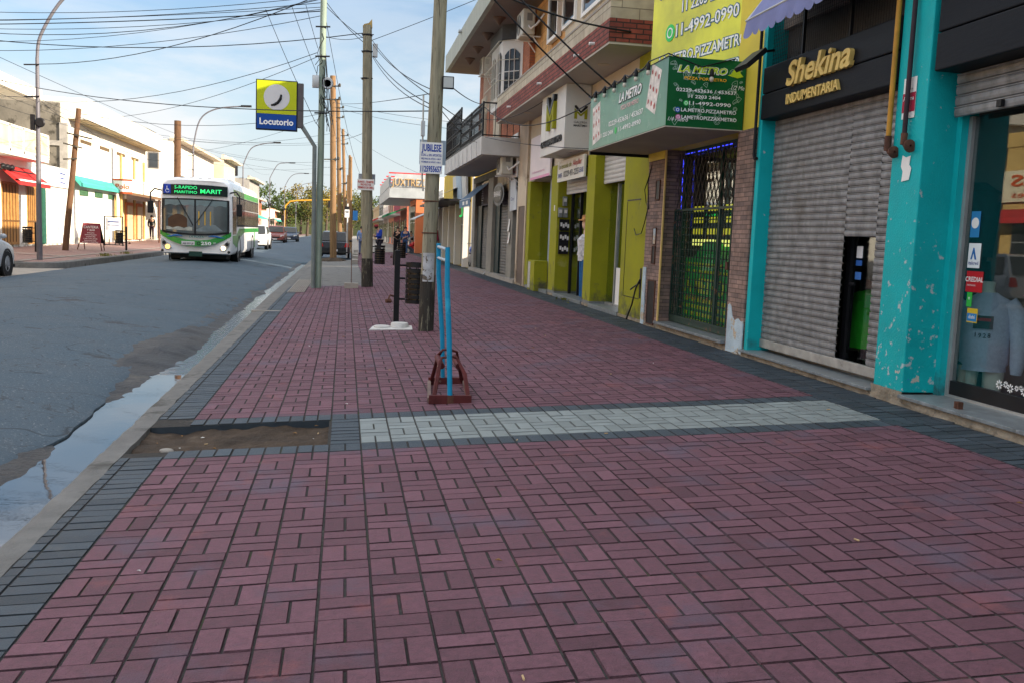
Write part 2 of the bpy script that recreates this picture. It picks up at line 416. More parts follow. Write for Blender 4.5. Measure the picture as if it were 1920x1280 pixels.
# kerb: worn concrete edging, rough outline
def kerb_out(y):
    w = min(1, max(0, (y-4)/18.)); return -1.52-.14*w
def gut_z(x, y=8.0):
    w = (.45 if y < 8 else .45-.18*min(1, (y-8)/5.))+.09*nzv(0, y, .7)+.04*nzv(3, y, 2.3)
    e = -1.58-.006*min(y, 22)-w
    return -.236+.085*max(0, min(1, (e-x)/.45+.10))
mb = MB(); ys = [-3+.06*i for i in range(int((24.5+3)/.06))]+[24.5+.5*i for i in range(56)]
rings = []
for y in ys:
    o = kerb_out(y)+.012*nzv(y, 0, 3)+.010*nzv(y, 5, 11); t = .004*nzv(y, 9, 5); i = -1.374+.012*nzv(y, 3, 4)
    rings.append([(i, y, -.2), (i, y, pave_z(-1.37)-.003+t), (-1.45+.01*nzv(y, 1, 6), y, pave_z(-1.45)-.002+t+.004*nzv(y, 2, 9)), (o+.03, y, pave_z(o)-.002+t), (o+.006, y, pave_z(o)-.014+t), (o, y, pave_z(o)-.04), (o-.012+.008*nzv(y, 4, 7), y, -.33)])
mb.loft(rings, closed=False); tag(mb.build('kerb', M_conc), kind='structure')
# gutter, standing water, asphalt
M_gutter = mat('wet gutter', (.036, .034, .033), .6, .4, 3, .9, 22, spec=.3, spots=[((.014, .014, .015), .5, .12, 1.6), ((.10, .088, .07), .60, .1, 1.1)])
mb = MB()
def gutter(u, v):
    Y = -2+u*64; X = -1.45-1.35*v
    g = gut_z(X, Y)+.012*nzv(X*1.6, Y*.5, 1.3)+.011*nzv(X, Y, 6, 2)+.004*nzv(X, Y, 17, 5)
    if 9 < Y < 15: g += .035*max(0, min(1, (-1.75-X)/.3))*max(0, 1-abs(Y-12.2)/2.6)
    return (X, Y, g)
mb.grid(gutter, 640, 22); tag(mb.build('gutter', M_gutter), kind='structure')
M_water = mat('standing water', (.010, .012, .014), .02, 0, 1, .03, 4, spec=.9)
M_ripple = mat('rippled water', (.010, .012, .014), .06, 0, 1, .5, 9, spec=.9)
mb = MB(); mb.grid(lambda u, v: (-1.45-1.3*v, -2+u*12.5, -.2235), 10, 2, False); tag(mb.build('water', M_water), kind='structure')
mb = MB(); mb.grid(lambda u, v: (-1.45-1.3*v, 10.5+u*51.5, -.2235), 40, 2, False); tag(mb.build('water', M_ripple), kind='structure')
M_asph = mat('asphalt', (.058, .088, .116), .78, .14, 1.2, .5, 150, spec=.25, veins=[((.02, .022, .025), .45, .0035), ((.03, .033, .036), .9, .003)], spots=[((.078, .112, .142), .5, .3, .35), ((.05, .054, .06), .66, .07, .7), ((.19, .21, .225), .60, .04, 42), ((.022, .026, .03), .62, .04, 34), ((.038, .042, .047), .61, .06, .8)])
def road_z(x):
    c = -5.25
    if x > c: t = min(1, (x-c)/(c+2.15)*-1 if False else (x-c)/3.1)
    else: t = min(1, (c-x)/3.5)
    return .105-(.285 if x > c else .225)*t**1.6
def edge_x(y): return -2.12+.10*nzv(y, 0, .45)+.05*nzv(y, 7, 1.7)+.02*nzv(y, 3, 6)-.16*max(0, 1-abs(y-12.3)/3.2)
mb = MB(); ys = [-6+.08*i for i in range(475)]+[32+1*i for i in range(30)]+[62+8*i for i in range(70)]
xs = [0, .012, .04, .1, .2, .35, .5, .65, .8, .9, 1]
rings = []
for y in ys:
    e = edge_x(y) if y < 46 else (.45 if y < 74 else -2.0); ring = []
    wl = -8.62 if y > 31.5 else -60
    ring.append((e+.012, y, -.30 if y < 46 else -.2))
    for t in xs:
        X = e+(wl-e)*t if wl > -20 else (e+(-8.62-e)*t)
        z = (road_z(X) if X < -2.0 else road_z(-2.0))+(-.03 if t == 0 else -.006 if t == .012 else 0)+.006*nzv(X, y, .8)
        ring.append((X, y, z))
    rings.append(ring)
mb.loft(rings, caps=False, closed=False); tag(mb.build('road', M_asph), kind='structure')
# side street on the left, with a sunlit concrete apron
mb = MB(); mb.grid(lambda u, v: (-8.62-60*u, -40+71.3*v, -.12-.004*u*60*.1), 20, 20, False); tag(mb.build('side_street', M_conc_pale), kind='structure')
# wide ground sheet out to the horizon
mb = MB(); mb.add([(-1500, -300, -.45), (1500, -300, -.45), (1500, 2500, -.45), (-1500, 2500, -.45)], [(0, 1, 2, 3)])
tag(mb.build('ground', mat('far ground', (.12, .11, .08), .95, .2, .05)), kind='structure')
# concrete strip with ribbed tactile slabs beyond the red paving
mb = MB(); mb.grid(lambda u, v: (-1.37+1.92*u, 24.4+21.6*v, pave_z(-1.37+1.92*u)-.004+.006*nzv(u*2, v*20, 2)), 12, 90); 
mb.add([(-1.37, 46, -.07), (.55, 46, .02), (.55, 46, -.3), (-1.37, 46, -.3)], [(0, 1, 2, 3)])
tag(mb.build('pavement_concrete', M_conc), kind='structure')
mb = MB()
for i in range(9): mb.box(-1.30+i*.045, -1.30+i*.045+.024, 22.0, 27.6, -.056+.0016*i, -.042+.0016*i)
tag(mb.build('tactile_paving', M_conc_pale), kind='structure')
mb = MB(); mb.box(-1.62, -.2, 16.9, 17.02, -.075, -.052); tag(mb.build('pavement_strip', M_conc_pale), kind='structure')
mb = MB()
for a, b in ((4.6, 200),):
    mb.add([(.5, 62, .02), (5.5, 62, .24), (5.5, 400, .24), (.5, 400, .02)], [(0, 1, 2, 3)])
mb.add([(.5, 62, .02), (.5, 400, .02), (.5, 400, -.3), (.5, 62, -.3)], [(0, 1, 2, 3)]); mb.add([(.5, 46, .02), (.5, 62, .02), (.5, 62, -.3), (.5, 46, -.3)], [(0, 1, 2, 3)])
tag(mb.build('far_pavement', M_conc_pale), kind='structure')
# left pavement and kerb
M_lpave = brick_mat('left paving', (.27, .15, .13), (.22, .12, .11), (.10, .08, .07), .2, .1, .01, 'XY', .75, .3, .2)
def lz(x): return .05+.04*(-9-x)
mb = MB()
mb.add([(-9.18, 31.2, lz(-9.18)), (-9.18, 400, lz(-9.18)), (-19, 400, lz(-15)), (-19, 31.2, lz(-15))], [(0, 1, 2, 3)])
tag(mb.build('left_pavement', M_lpave), kind='structure')
mb = MB(); sheet(mb, -14.2, -9.2, 36.2, 36.5, .004, lz); sheet(mb, -10.1, -9.95, 31.2, 60, .004, lz); tag(mb.build('left_pavement_strip', M_conc_pale), kind='structure')
mb = MB(); path = [(-19, 31.15), (-9.7, 31.0), (-9.25, 31.15), (-9.0, 31.5), (-8.93, 32.2)]+[(-8.93-.02*math.sin(i*1.7), 34+3*i) for i in range(14)]+[(-8.95, 80+20*i) for i in range(16)]
rings = []
for i, (X, Y) in enumerate(path):
    a = Vector(path[max(0, i-1)]); b = Vector(path[min(len(path)-1, i+1)]); t = (b-a).normalized(); nrm = Vector((-t.y, t.x)); z = lz(X) if X > -10 else lz(-9.5)
    z = .06
    p = lambda s, q: (X+nrm.x*s, Y+nrm.y*s, q)
    rings.append([p(.25, z-.02), p(.22, z+.008), p(.03, z+.006), p(0, z-.02), p(-.02, -.3)])
mb.loft(rings, caps=False, closed=False); tag(mb.build('left_kerb', M_conc), kind='structure')
# ---------------------------------------------------------------- shared materials
M_teal = mat('teal paint', (.004, .40, .43), .55, .12, 2.5, .15, 60, spots=[((.40, .50, .52), .70, .02, 9), ((.03, .10, .11), .60, .2, 2, 0, .5, .2)])
M_teal_worn = mat('worn teal paint', (.004, .37, .39), .55, .12, 2.5, .25, 60, spots=[((.36, .45, .46), .655, .03, 12, .3, 2.0, .075), ((.44, .43, .37), .70, .02, 7, .0, .55, .16), ((.02, .24, .45), .70, .02, 17)])
M_black_panel = mat('black cladding', (.009, .011, .015), .5, .25, 2, .1, 30, spec=.1, spots=[((.07, .08, .09), .68, .1, 4)], stretch=(1, .3, 2))
M_steel = mat('galvanised slats', (.235, .24, .245), .5, .35, 10, .12, 60, metal=.25, spots=[((.14, .13, .12), .58, .2, 2.2)], stretch=(1, 1, .6))
M_steel_dull = mat('dull slats', (.17, .165, .155), .6, .25, 6, .1, 60, metal=.35)
M_marble = mat('grey marble step', (.17, .19, .20), .35, .35, 14, 0, 40, spots=[((.32, .33, .33), .63, .05, 30)])
M_rubble = mat('broken plaster base', (.27, .23, .175), .92, .35, 7, 1.0, 26, spots=[((.13, .11, .09), .56, .08, 6), ((.40, .36, .29), .64, .06, 11)])
M_alu = mat('aluminium frame', (.42, .43, .43), .4, .1, 5, metal=.6)
M_black = mat('black metal', (.012, .012, .014), .45, .2, 6)
M_lit_in = mat('pale interior', (.30, .28, .25), .9, .15, 1)
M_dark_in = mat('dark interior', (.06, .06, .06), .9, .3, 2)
M_shop_in = mat('shop interior wall', (.22, .20, .18), .9, .25, 1.2)
M_glass = glass_mat('shop glass', (.85, .92, .92), 0, .96)
M_gold = mat('gold lettering', (.62, .45, .14), .5, .12, 8)
M_white = mat('white paint', (.72, .72, .70), .6, .06, 2)
M_wood_yellow = mat('ochre pipe', (.42, .21, .03), .5, .25, 7, spots=[((.20, .08, .03), .66, .05, 6)])
M_rust = mat('rusty iron', (.10, .045, .03), .75, .4, 9, .3, 70)
M_dark_pipe = mat('dark purple pipe', (.03, .018, .025), .5, .3, 8)
M_purple = mat('lilac awning cloth', (.17, .19, .36), .85, .12, 4, .15, 90)
M_skin_man = mat('mannequin plastic', (.72, .52, .40), .4, .06, 3)
M_cream_man = mat('cream mannequin', (.75, .73, .62), .45, .06, 3)
M_stone = brick_mat('stone strip cladding', '#8d7469', '#6d5d58', '#50443f', .17, .052, .004, 'W', .8, .9, .4, .37)
M_yellow = mat('yellow wall paint', (.62, .50, .06), .65, .12, 1.5, .1, 50)

def slats(mb, y0, y1, z0, z1, x, pitch=.068, d=.017):
    n = max(1, round((z1-z0)/pitch)); p = (z1-z0)/n
    prof = []
    for i in range(n):
        z = z0+i*p
        prof += [(x+d, z), (x+d*.1, z+p*.08), (x-d*.25, z+p*.35), (x-d*.25, z+p*.62), (x+d*.05, z+p*.80), (x-d*.45, z+p*.84), (x-d*.45, z+p*.93), (x+d, z+p*.96)]
    prof.append((x+d, z1))
    vs = [(X, y0, Z) for X, Z in prof]+[(X, y1, Z) for X, Z in prof]; n = len(prof)
    mb.add(vs, [(i, i+1, n+i+1, n+i) for i in range(n-1)])
    return mb
def rubble_base(name, parent, y0, y1, x, z0, z1, m=None):
    mb = MB(); n = max(4, int((y1-y0)/.04))
    def fn(u, v):
        Y = y0+u*(y1-y0); k = .022*nzv(Y, v*.3, 5)+.016*nzv(Y, v, 14, 2)
        return (x+.012+k*(1-abs(v-.5)), Y, z0-.02+(z1-z0+.02)*v)
    mb.grid(fn, n, 6); return mb.build(name, m or M_rubble, parent)

# ---------------------------------------------------------------- clothing shop (teal pillars)
S = thing('clothing_shop', 'clothing shop with chipped teal pillars, black fascia and grey roller shutter', 'shop', (4.5, 6.9, .19))
mb = MB(); mb.box(6.3, 11, -3, 9.7, .1, 4.9); mb.box(4.62, 6.3, -3, 9.66, 3.75, 4.9); mb.box(4.8, 6.3, -3, 3.2, .1, 3.75); mb.box(4.9, 6.3, 9.63, 9.70, .1, 3.75); mb.box(4.87, 6.3, 7.03, 7.07, .1, 3.75)
mb.build('wall', M_shop_in, S)
mb = MB(); mb.box(4.7, 6.3, 3.2, 9.63, .12, .285); mb.build('floor', mat('shop floor tile', (.16, .15, .14), .4, .2, 2), S)
mb = MB(); mb.box(4.42, 4.86, 6.66, 7.07, .30, 4.9, .008)
pa = mb.build('pillar', M_teal_worn, S, 'teal pillar with much of its paint flaked off')
rubble_base('pillar_base', S, 6.64, 7.09, 4.40, .19, .31)
mb = MB(); mb.box(4.44, 4.72, 9.63, 9.72, .24, 4.9, .006); mb.build('pillar', M_teal, S)
# window bay
mb = MB(); mb.box(4.70, 4.84, 6.60, 6.66, .285, 2.75); mb.build('window_jamb', M_teal, S)
mb = MB(); mb.box(4.76, 4.82, 6.56, 6.60, .285, 2.48); mb.box(4.76, 4.82, 3.2, 6.56, .285, .31); mb.box(4.77, 4.81, 5.52, 5.535, .42, 2.48)
wf = mb.build('window_frame', M_alu, S)
mb = MB(); mb.box(4.77, 4.81, 3.2, 6.56, .31, .42); mb.build('kick_panel', M_black, S)
mb = MB(); mb.box(4.788, 4.794, 3.2, 6.56, .42, 2.48); pane = mb.build('shop_window', M_glass, S)
slats(MB(), 3.2, 6.62, 2.47, 2.80, 4.64, .085).build('rolled_shutter', M_steel, S)
mb = MB(); mb.box(4.60, 4.63, 6.05, 6.10, 2.48, 2.53); mb.build('shutter_lock', M_black, S)
mb = MB(); mb.box(4.42, 4.70, 3.0, 6.60, 2.80, 3.085, .01); mb.box(4.425, 4.70, 3.0, 6.60, 3.093, 3.40, .01); mb.build('fascia', M_black_panel, S)
mb = MB(); mb.box(4.44, 4.47, 3.2, 6.6, 3.40, 4.6)
mb.build('mesh_screen', M_black, S)
mb = MB(); mb.box(4.37, 4.80, 3.0, 6.64, .262, .290, .004); mb.build('step', M_marble, S)
rubble_base('step_base', S, 3.0, 6.64, 4.39, .19, .262)
mb = MB(); mb.box(4.45, 4.49, 6.0, 6.02, .29, .33); mb.box(4.45, 4.49, 6.03, 6.05, .29, .33); mb.box(4.45, 4.49, 6.0, 6.05, .33, .342); mb.build('floor_latch', M_rust, S)
# stickers on the shop window (printed film on the glass)
def sticker(name, y, z, w, h, c, lines=(), parent=S, x=4.784):
    mb = MB(); mb.box(x, x+.002, y-w/2, y+w/2, z-h/2, z+h/2); o = mb.build(name, mat('film '+name+str(c), c, .4, .03, 5), parent)
    for (t, dy, dz, hh, cc, b) in lines:
        text('print', t, (x-.001, y-dy, z+dz), *STREET, mat('print '+str(cc), cc, .5, 0), o, h=hh, bold=b, ex=.001)
    return o
k = sticker('blue_sticker', 6.45, 1.65, .105, .20, (.03, .20, .45))
MB().lathe((4.783, 6.45, 1.66), [(.001, 0), (.042, 0), (.042, .001), (.001, .001)], 20, (-1, 0, 0)).build('print', M_white, k)
k = sticker('white_sticker', 6.43, 1.41, .14, .19, (.70, .74, .76), [('italcred', 0, -.07, .028, (.02, .06, .25), .01)])
mb = MB(); mb.prism([(4.7825, 6.47, 1.38), (4.7825, 6.445, 1.47), (4.7825, 6.435, 1.47), (4.7825, 6.40, 1.38), (4.7825, 6.42, 1.38), (4.7825, 6.44, 1.43), (4.7825, 6.452, 1.38)], (.001, 0, 0)); mb.build('print', mat('logo blue', (.01, .12, .38), .5, 0), k)
sticker('red_sticker', 6.40, 1.21, .19, .16, (.42, .012, .02), [('CREDIAL', 0, .0, .038, (.8, .8, .8), .012), ('PRESTAMOS', -.03, -.035, .013, (.75, .7, .7), 0)])
sticker('green_sticker', 6.44, 1.07, .06, .11, (.04, .42, .06), [('o', 0, .0, .03, (.8, .85, .8), .01)])
k = sticker('yellow_sticker', 6.39, .95, .12, .11, (.60, .42, .03))
mb = MB(); mb.box(4.782, 4.783, 6.335, 6.445, .905, .965); mb.build('print', mat('print blue', (.02, .20, .50), .5, 0), k)
text('print', 'dishi', (4.781, 6.39, .925), *STREET, M_white, k, h=.03, bold=.01, ex=.0008)
# white flower decals along the window foot, pink rose decal higher up
mb = MB()
def flower(mb, y, z, r, x=4.784, n=8):
    for i in range(n):
        a = 2*math.pi*i/n; c, s_ = math.cos(a), math.sin(a); q = []
        for (u, v) in ((.25, 0), (.6, .17), (.95, .12), (1.0, 0), (.95, -.12), (.6, -.17)): q.append((x, y+r*(u*c-v*s_), z+r*(u*s_+v*c)))
        mb.prism(q, (.0012, 0, 0))
yy = 6.02; i = 0
while yy > 3.4:
    r = (.036, .026, .034, .022, .018, .034, .03)[i % 7]; flower(mb, yy, .475+.012*math.sin(i*2.1)-(6.02-yy)*.0, r); yy -= r*1.9; i += 1
mb.build('flower_decal', mat('white film', (.75, .76, .75), .5, 0), S)
mb = MB()
for (y, z, r) in ((5.76, 1.23, .045), (5.72, 1.19, .05), (5.79, 1.16, .035), (5.70, 1.265, .03), (5.83, 1.14, .028), (5.66, 1.25, .03)): flower(mb, y, z, r, n=6); flower(mb, y, z, r*.5, n=5)
mb.build('rose_decal', mat('pink film', (.75, .16, .36), .5, 0), S)
# shutter bay
HOLE = (7.50, 8.03, .40, 1.54)
mb = MB(); slats(mb, 7.07, 7.50, .40, 2.80, 4.60); slats(mb, 8.03, 9.63, .40, 2.80, 4.60); slats(mb, 7.50, 8.03, 1.54, 2.80, 4.60)
mb.build('roller_shutter', M_steel, S)
mb = MB(); mb.box(4.585, 4.625, 7.07, 9.63, .31, .40, .004); mb.build('shutter_bottom_rail', mat('pale steel', (.36, .36, .34), .5, .25, 8, metal=.4, spots=[((.6, .58, .55), .67, .03, 6), ((.16, .11, .08), .66, .06, 9)]), S)
for a, b in ((7.10, 7.16), (8.06, 8.13), (9.55, 9.62)): mb = MB(); mb.box(4.70, 4.76, a, b, .285, 2.6); mb.build('door_frame', M_black, S)
mb = MB(); mb.box(4.728, 4.734, 7.16, 8.06, .30, 2.5); mb.box(4.728, 4.734, 8.13, 9.55, .30, 2.5); dg = mb.build('door_glass', M_glass, S)
mb = MB(); mb.cyl((4.69, 7.94, 1.10), (4.69, 8.02, 1.10), .016); mb.build('door_handle', M_black, S)
for (z, h, c) in ((1.40, .11, (.66, .68, .70)), (1.30, .05, (.03, .12, .42)), (1.18, .07, (.05, .16, .48))):
    mb = MB(); mb.box(4.722, 4.726, 7.90, 8.0, z-h/2, z+h/2); mb.build('door_sticker', mat('sticker '+str(c), c, .5, 0), S)
mb = MB(); mb.box(4.37, 4.80, 7.09, 9.72, .245, .270, .004); mb.build('step', M_marble, S)
rubble_base('step_base', S, 7.09, 9.72, 4.40, .19, .246)
mb = MB(); mb.box(4.41, 4.62, 7.09, 9.62, 2.78, 3.045, .012); mb.box(4.414, 4.62, 7.09, 9.62, 3.053, 3.33, .012); sg = mb.build('fascia', M_black_panel, S)
text('lettering', 'Shekina', (4.41, 8.37, 3.045), *STREET, M_gold, S, h=.235, w=1.22, ex=.045, bold=.022, shear=.25, res=4)
text('lettering', 'INDUMENTARIA', (4.41, 8.47, 2.865), *STREET, M_gold, S, h=.098, w=1.02, ex=.032, bold=.02)
mb = MB()
for i in range(62): mb.box(4.50, 4.503, 7.09+i*.041, 7.093+i*.041, 3.33, 3.9)
for i in range(14): mb.box(4.503, 4.506, 7.09, 9.62, 3.34+i*.041, 3.343+i*.041)
for y in (8.0, 8.9): mb.box(4.48, 4.51, y, y+.025, 3.33, 3.9)
mb.build('mesh_screen', M_black, S)
mb = MB()                                              # folded cloths and stock seen through the screen
for i in range(9): mb.prism([(4.66+.01*(i % 3), 7.3+i*.25, 3.335), (4.66, 7.52+i*.25, 3.335), (4.66, 7.42+i*.25, 3.42+.03*math.sin(i*3))], (.05, 0, 0))
mb.build('stored_cloth', mat('pale stored cloth', (.30, .32, .33), .9, .2, 6), S)
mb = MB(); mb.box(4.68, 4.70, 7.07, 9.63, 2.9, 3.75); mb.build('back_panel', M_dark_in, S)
# pipes on the pillar
mb = MB(); mb.tube([(4.385, 7.09, 4.8), (4.385, 7.09, 2.36)], .022, 10); p_ = mb.build('rain_pipe', M_wood_yellow, S)
mb = MB(); mb.tube([(4.385, 7.09, 2.36), (4.385, 7.09, 2.24)], .029, 10); mb.tube([(4.385, 7.09, 2.25), (4.385, 7.06, 2.22), (4.385, 7.01, 2.22)], .015, 8); mb.lathe((4.385, 7.01, 2.22), [(.01, 0), (.05, .01), (.05, .022), (.01, .03)], 14, (0, -1, .1)); mb.build('valve', M_rust, p_)
mb = MB(); mb.tube([(4.38, 6.86, 4.8), (4.38, 6.86, 2.30)], .020, 10); p_ = mb.build('rain_pipe', M_dark_pipe, S)
mb = MB(); mb.tube([(4.38, 6.86, 2.36), (4.38, 6.86, 2.27)], .027, 10); mb.tube([(4.38, 6.86, 2.28), (4.38, 6.83, 2.25), (4.38, 6.79, 2.25)], .016, 8); mb.lathe((4.38, 6.79, 2.25), [(.01, 0), (.052, .01), (.052, .022), (.01, .03)], 14, (0, -1, .1)); mb.build('valve', M_rust, p_)
mb = MB(); mb.tube([(4.40, 9.70, 3.75), (4.40, 9.70, 2.42), (4.40, 9.67, 2.37), (4.40, 9.62, 2.37)], .018, 8); mb.build('rain_pipe', M_black, S)
# torn posters on the pillar
mb = MB(); mb.box(4.412, 4.415, 6.80, 6.97, 2.48, 2.80); o = mb.build('poster', M_white, S)
mb = MB(); mb.box(4.409, 4.4115, 6.80, 6.97, 2.53, 2.68); mb.build('print', mat('print maroon', (.32, .02, .05), .6, .1), o)
text('print', 'Venture', (4.408, 6.885, 2.70), *STREET, mat('print grey', (.10, .10, .12), .5, 0), o, h=.022, ex=.001)
text('print', 'Alarma', (4.407, 6.885, 2.62), *STREET, M_white, o, h=.035, bold=.01, ex=.001)
mb = MB(); pts = [(0, 0), (.10, .01), (.12, .10), (.09, .13), (.10, .20), (.04, .19), (-.01, .21), (-.02, .12), (.01, .08)]
mb.prism([(4.412, 6.90-a, 1.98+b) for a, b in pts], (.003, 0, 0)); o = mb.build('poster_remnant', M_white, S)
# lilac awning with scalloped valance
A = thing('awning', 'faded lilac cloth awning with scalloped edge over black fascia', 'awning', (4.1, 8.4, 3.6))
mb = MB(); mb.add([(4.1, 7.0, 3.76), (4.1, 9.42, 3.76), (4.58, 9.42, 4.45), (4.58, 7.0, 4.45)], [(0, 1, 2, 3)]); mb.add([(4.1, 7.0, 3.757), (4.1, 9.42, 3.757), (4.58, 9.42, 4.447), (4.58, 7.0, 4.447)], [(3, 2, 1, 0)]); mb.build('canopy', M_purple, A)
mb = MB()
def val(u, v):
    Y = 7.0+2.42*u; s = abs(math.sin(u*13*math.pi))**.55
    return (4.095-.012*math.sin(u*40)*v-.02*v, Y, 3.76-v*(.155+.045*s)+.006*math.sin(u*23))
mb.grid(val, 208, 5); mb.build('valance', M_purple, A)
mb = MB(); mb.tube([(4.1, 7.0, 3.76), (4.1, 9.44, 3.76)], .014, 8); mb.tube([(4.1, 9.43, 3.76), (4.58, 9.43, 4.40)], .012, 6); mb.build('awning_bar', M_alu, A)
# tilted flood lamp by the teal corner
L_ = thing('floodlight', 'black tilted floodlight fixed beside the lilac awning', 'lamp', (4.2, 9.4, 3.35))
mb = MB(); c = Vector((4.16, 9.40, 3.36)); a = Vector((.10, .0, .09)); b = Vector((0, .16, 0)); nrm = a.cross(b).normalized()*.025; mb.obox(c, a, b, nrm); mb.build('lamp_body', M_black, L_)
mb = MB(); mb.obox(c-nrm*1.06, a*.85, b*.85, nrm*.05); mb.build('lamp_glass', mat('lamp glass', (.08, .085, .09), .2, .05, 3), L_)
mb = MB(); mb.bar((4.26, 9.42, 3.45), (4.46, 9.5, 3.50), .025); mb.build('bracket', M_black, L_)

# mannequins behind the glass
def tube_limb(mb, pts, rs, n=12): return mb.tube(pts, rs, n)
def sweater(parent, c, z0, z1):
    x, y = c; mb = MB(); H = z1-z0
    prof = [(0, .205, .15), (.06, .20, .145), (.10, .215, .16), (.4, .215, .16), (.65, .22, .155), (.80, .225, .14), (.90, .19, .12), (.96, .11, .09), (.99, .085, .08)]
    rings = [[(x+b*math.sin(2*math.pi*j/20)*(1+.03*math.sin(j*3+t*9)), y+a*math.cos(2*math.pi*j/20)*(1+.025*math.sin(j*5+t*11)), z0+H*t) for j in range(20)] for t, a, b in prof]
    mb.loft(rings); o = mb.build('sweatshirt', mat('heather grey fleece', (.58, .60, .74), .95, .10, 40, .3, 120), parent)
    for s in (-1, 1):
        mb = MB(); mb.tube([(x, y+s*.17, z0+H*.86), (x-.01, y+s*.25, z0+H*.72), (x-.02, y+s*.285, z0+H*.4), (x-.03, y+s*.29, z0+H*.10), (x-.03, y+s*.285, z0-H*.02)], [.085, .083, .072, .062, .045], 12); mb.build('sleeve', MATS['heather grey fleece'], o)
    return o
Mq = thing('mannequin', 'headless cream mannequin in heather grey sweatshirt behind the shop glass', 'mannequin', (5.14, 6.60, .29))
mb = MB()
for s in (-1, 1): mb.tube([(5.14, 6.60+s*.10, .30), (5.14, 6.60+s*.105, .45), (5.14, 6.60+s*.10, .72)], [.075, .088, .10], 14)
mb.ball((5.14, 6.60, .76), (.13, .18, .14), 14, 8); mb.tube([(5.14, 6.60, 1.12), (5.135, 6.60, 1.20), (5.135, 6.60, 1.255)], [.075, .058, .062], 14)
mb.build('mannequin_body', M_cream_man, Mq)
sw = sweater(Mq, (5.14, 6.60), .50, 1.17)
# plain print on the chest: dark figures under a plain dark patch with a red stripe
mt = mat('print dark', (.02, .02, .03), .8, 0)
for ch, a in zip('1928', (-.45, -.15, .15, .45)):
    text('print', ch, (4.973, 6.60-.085*math.sin(a)*1.5, .80+.02-.035*math.cos(a)), *STREET, mt, sw, h=.038, bold=.015, ex=.002)
mb = MB(); mb.box(4.968, 4.972, 6.52, 6.68, .86, .97); mb.build('print', mat('print grey green', (.05, .06, .06), .8, .2, 30), sw)
mb = MB(); mb.box(4.964, 4.9675, 6.54, 6.66, .925, .95); mb.build('print', mat('print red', (.45, .02, .03), .8, 0), sw)
Mq.rotation_euler = (0, 0, R(48)); Mq.scale = (.9, .9, .95); Mq.location.y += .10
Mf = thing('mannequin', 'standing mannequin in dark trousers with one bare foot by the window corner', 'mannequin', (5.0, 6.72, .29))
mb = MB(); mb.tube([(5.02, 6.75, .60), (5.01, 6.745, .42), (5.0, 6.74, .34)], [.048, .036, .038], 12)
mb.grid(lambda u, v: (4.99-.07*0+.035*math.cos(2*math.pi*v)*(1-.35*u)-.06*u, 6.76-.19*u, .325+.035*(1-u*.75)+.036*(1-.55*u)*math.sin(2*math.pi*v)), 8, 12)
mb.ball((4.995, 6.76, .345), (.037, .045, .04), 10, 6)
for k in range(5): mb.ball((4.925+.0+.013*k-.012, 6.565+.008*k, .322), (.008, .018, .009), 6, 4)
mb.build('mannequin_body', M_skin_man, Mf)
mb = MB(); mb.tube([(5.03, 6.76, .52), (5.05, 6.80, .9), (5.07, 6.84, 1.3), (5.07, 6.84, 1.45)], [.065, .08, .10, .12], 12); mb.tube([(5.22, 6.76, .45), (5.2, 6.80, .9), (5.12, 6.84, 1.35)], [.06, .08, .1], 12); mb.build('trousers', mat('dark trousers', (.015, .018, .022), .9, .1, 8), Mf)
mb = MB(); mb.tube([(5.07, 6.84, 1.40), (5.07, 6.84, 1.7), (5.07, 6.84, 1.92), (5.07, 6.84, 2.0)], [.15, .17, .18, .06], 14); mb.build('jacket', mat('dark teal plaid', (.02, .05, .055), .9, .4, 12), Mf)
Mg = thing('mannequin', 'mannequin in bright green tunic seen through the low shutter door', 'mannequin', (5.0, 8.3, .29))
mb = MB(); mb.tube([(5.02, 8.30, .30), (5.02, 8.30, .62)], .03, 10); mb.tube([(5.02, 8.30, 1.0), (5.02, 8.30, 1.14)], [.05, .055], 12); mb.build('mannequin_body', M_black, Mg)
mb = MB(); rings = [[(5.05+b*math.sin(2*math.pi*j/24)*(1+.10*math.sin(j*2.6)*(1-t)), 8.30+a*math.cos(2*math.pi*j/24)*(1+.08*math.sin(j*3.1)*(1-t)), .48+.56*t) for j in range(24)] for t, a, b in ((0, .26, .2), (.4, .22, .17), (.75, .20, .14), (.92, .17, .11), (1, .07, .06))]
mb.loft(rings); mb.build('tunic', mat('bright green cloth', (.06, .62, .04), .8, .15, 5), Mg)
# clothes rail at the back of the shop
Rk = thing('clothes_rail', 'clothes rail of dark plaid shirts at the back of the shop', 'clothes rail', (5.9, 5.2, .29))
mb = MB(); mb.tube([(5.95, 4.2, .29), (5.95, 4.2, 1.75), (5.95, 6.2, 1.75), (5.95, 6.2, .29)], .015, 8); mb.build('rail', M_alu, Rk)
for i in range(9):
    c_ = [(.02, .08, .06), (.10, .03, .03), (.22, .22, .22), (.03, .04, .10), (.05, .14, .11)][i % 5]; mb = MB(); mb.box(5.72, 6.18, 4.3+i*.2, 4.38+i*.2, .95, 1.68, .03); mb.build('shirt', mat('shirt %d' % (i % 5), c_, .9, .5, 14), Rk)

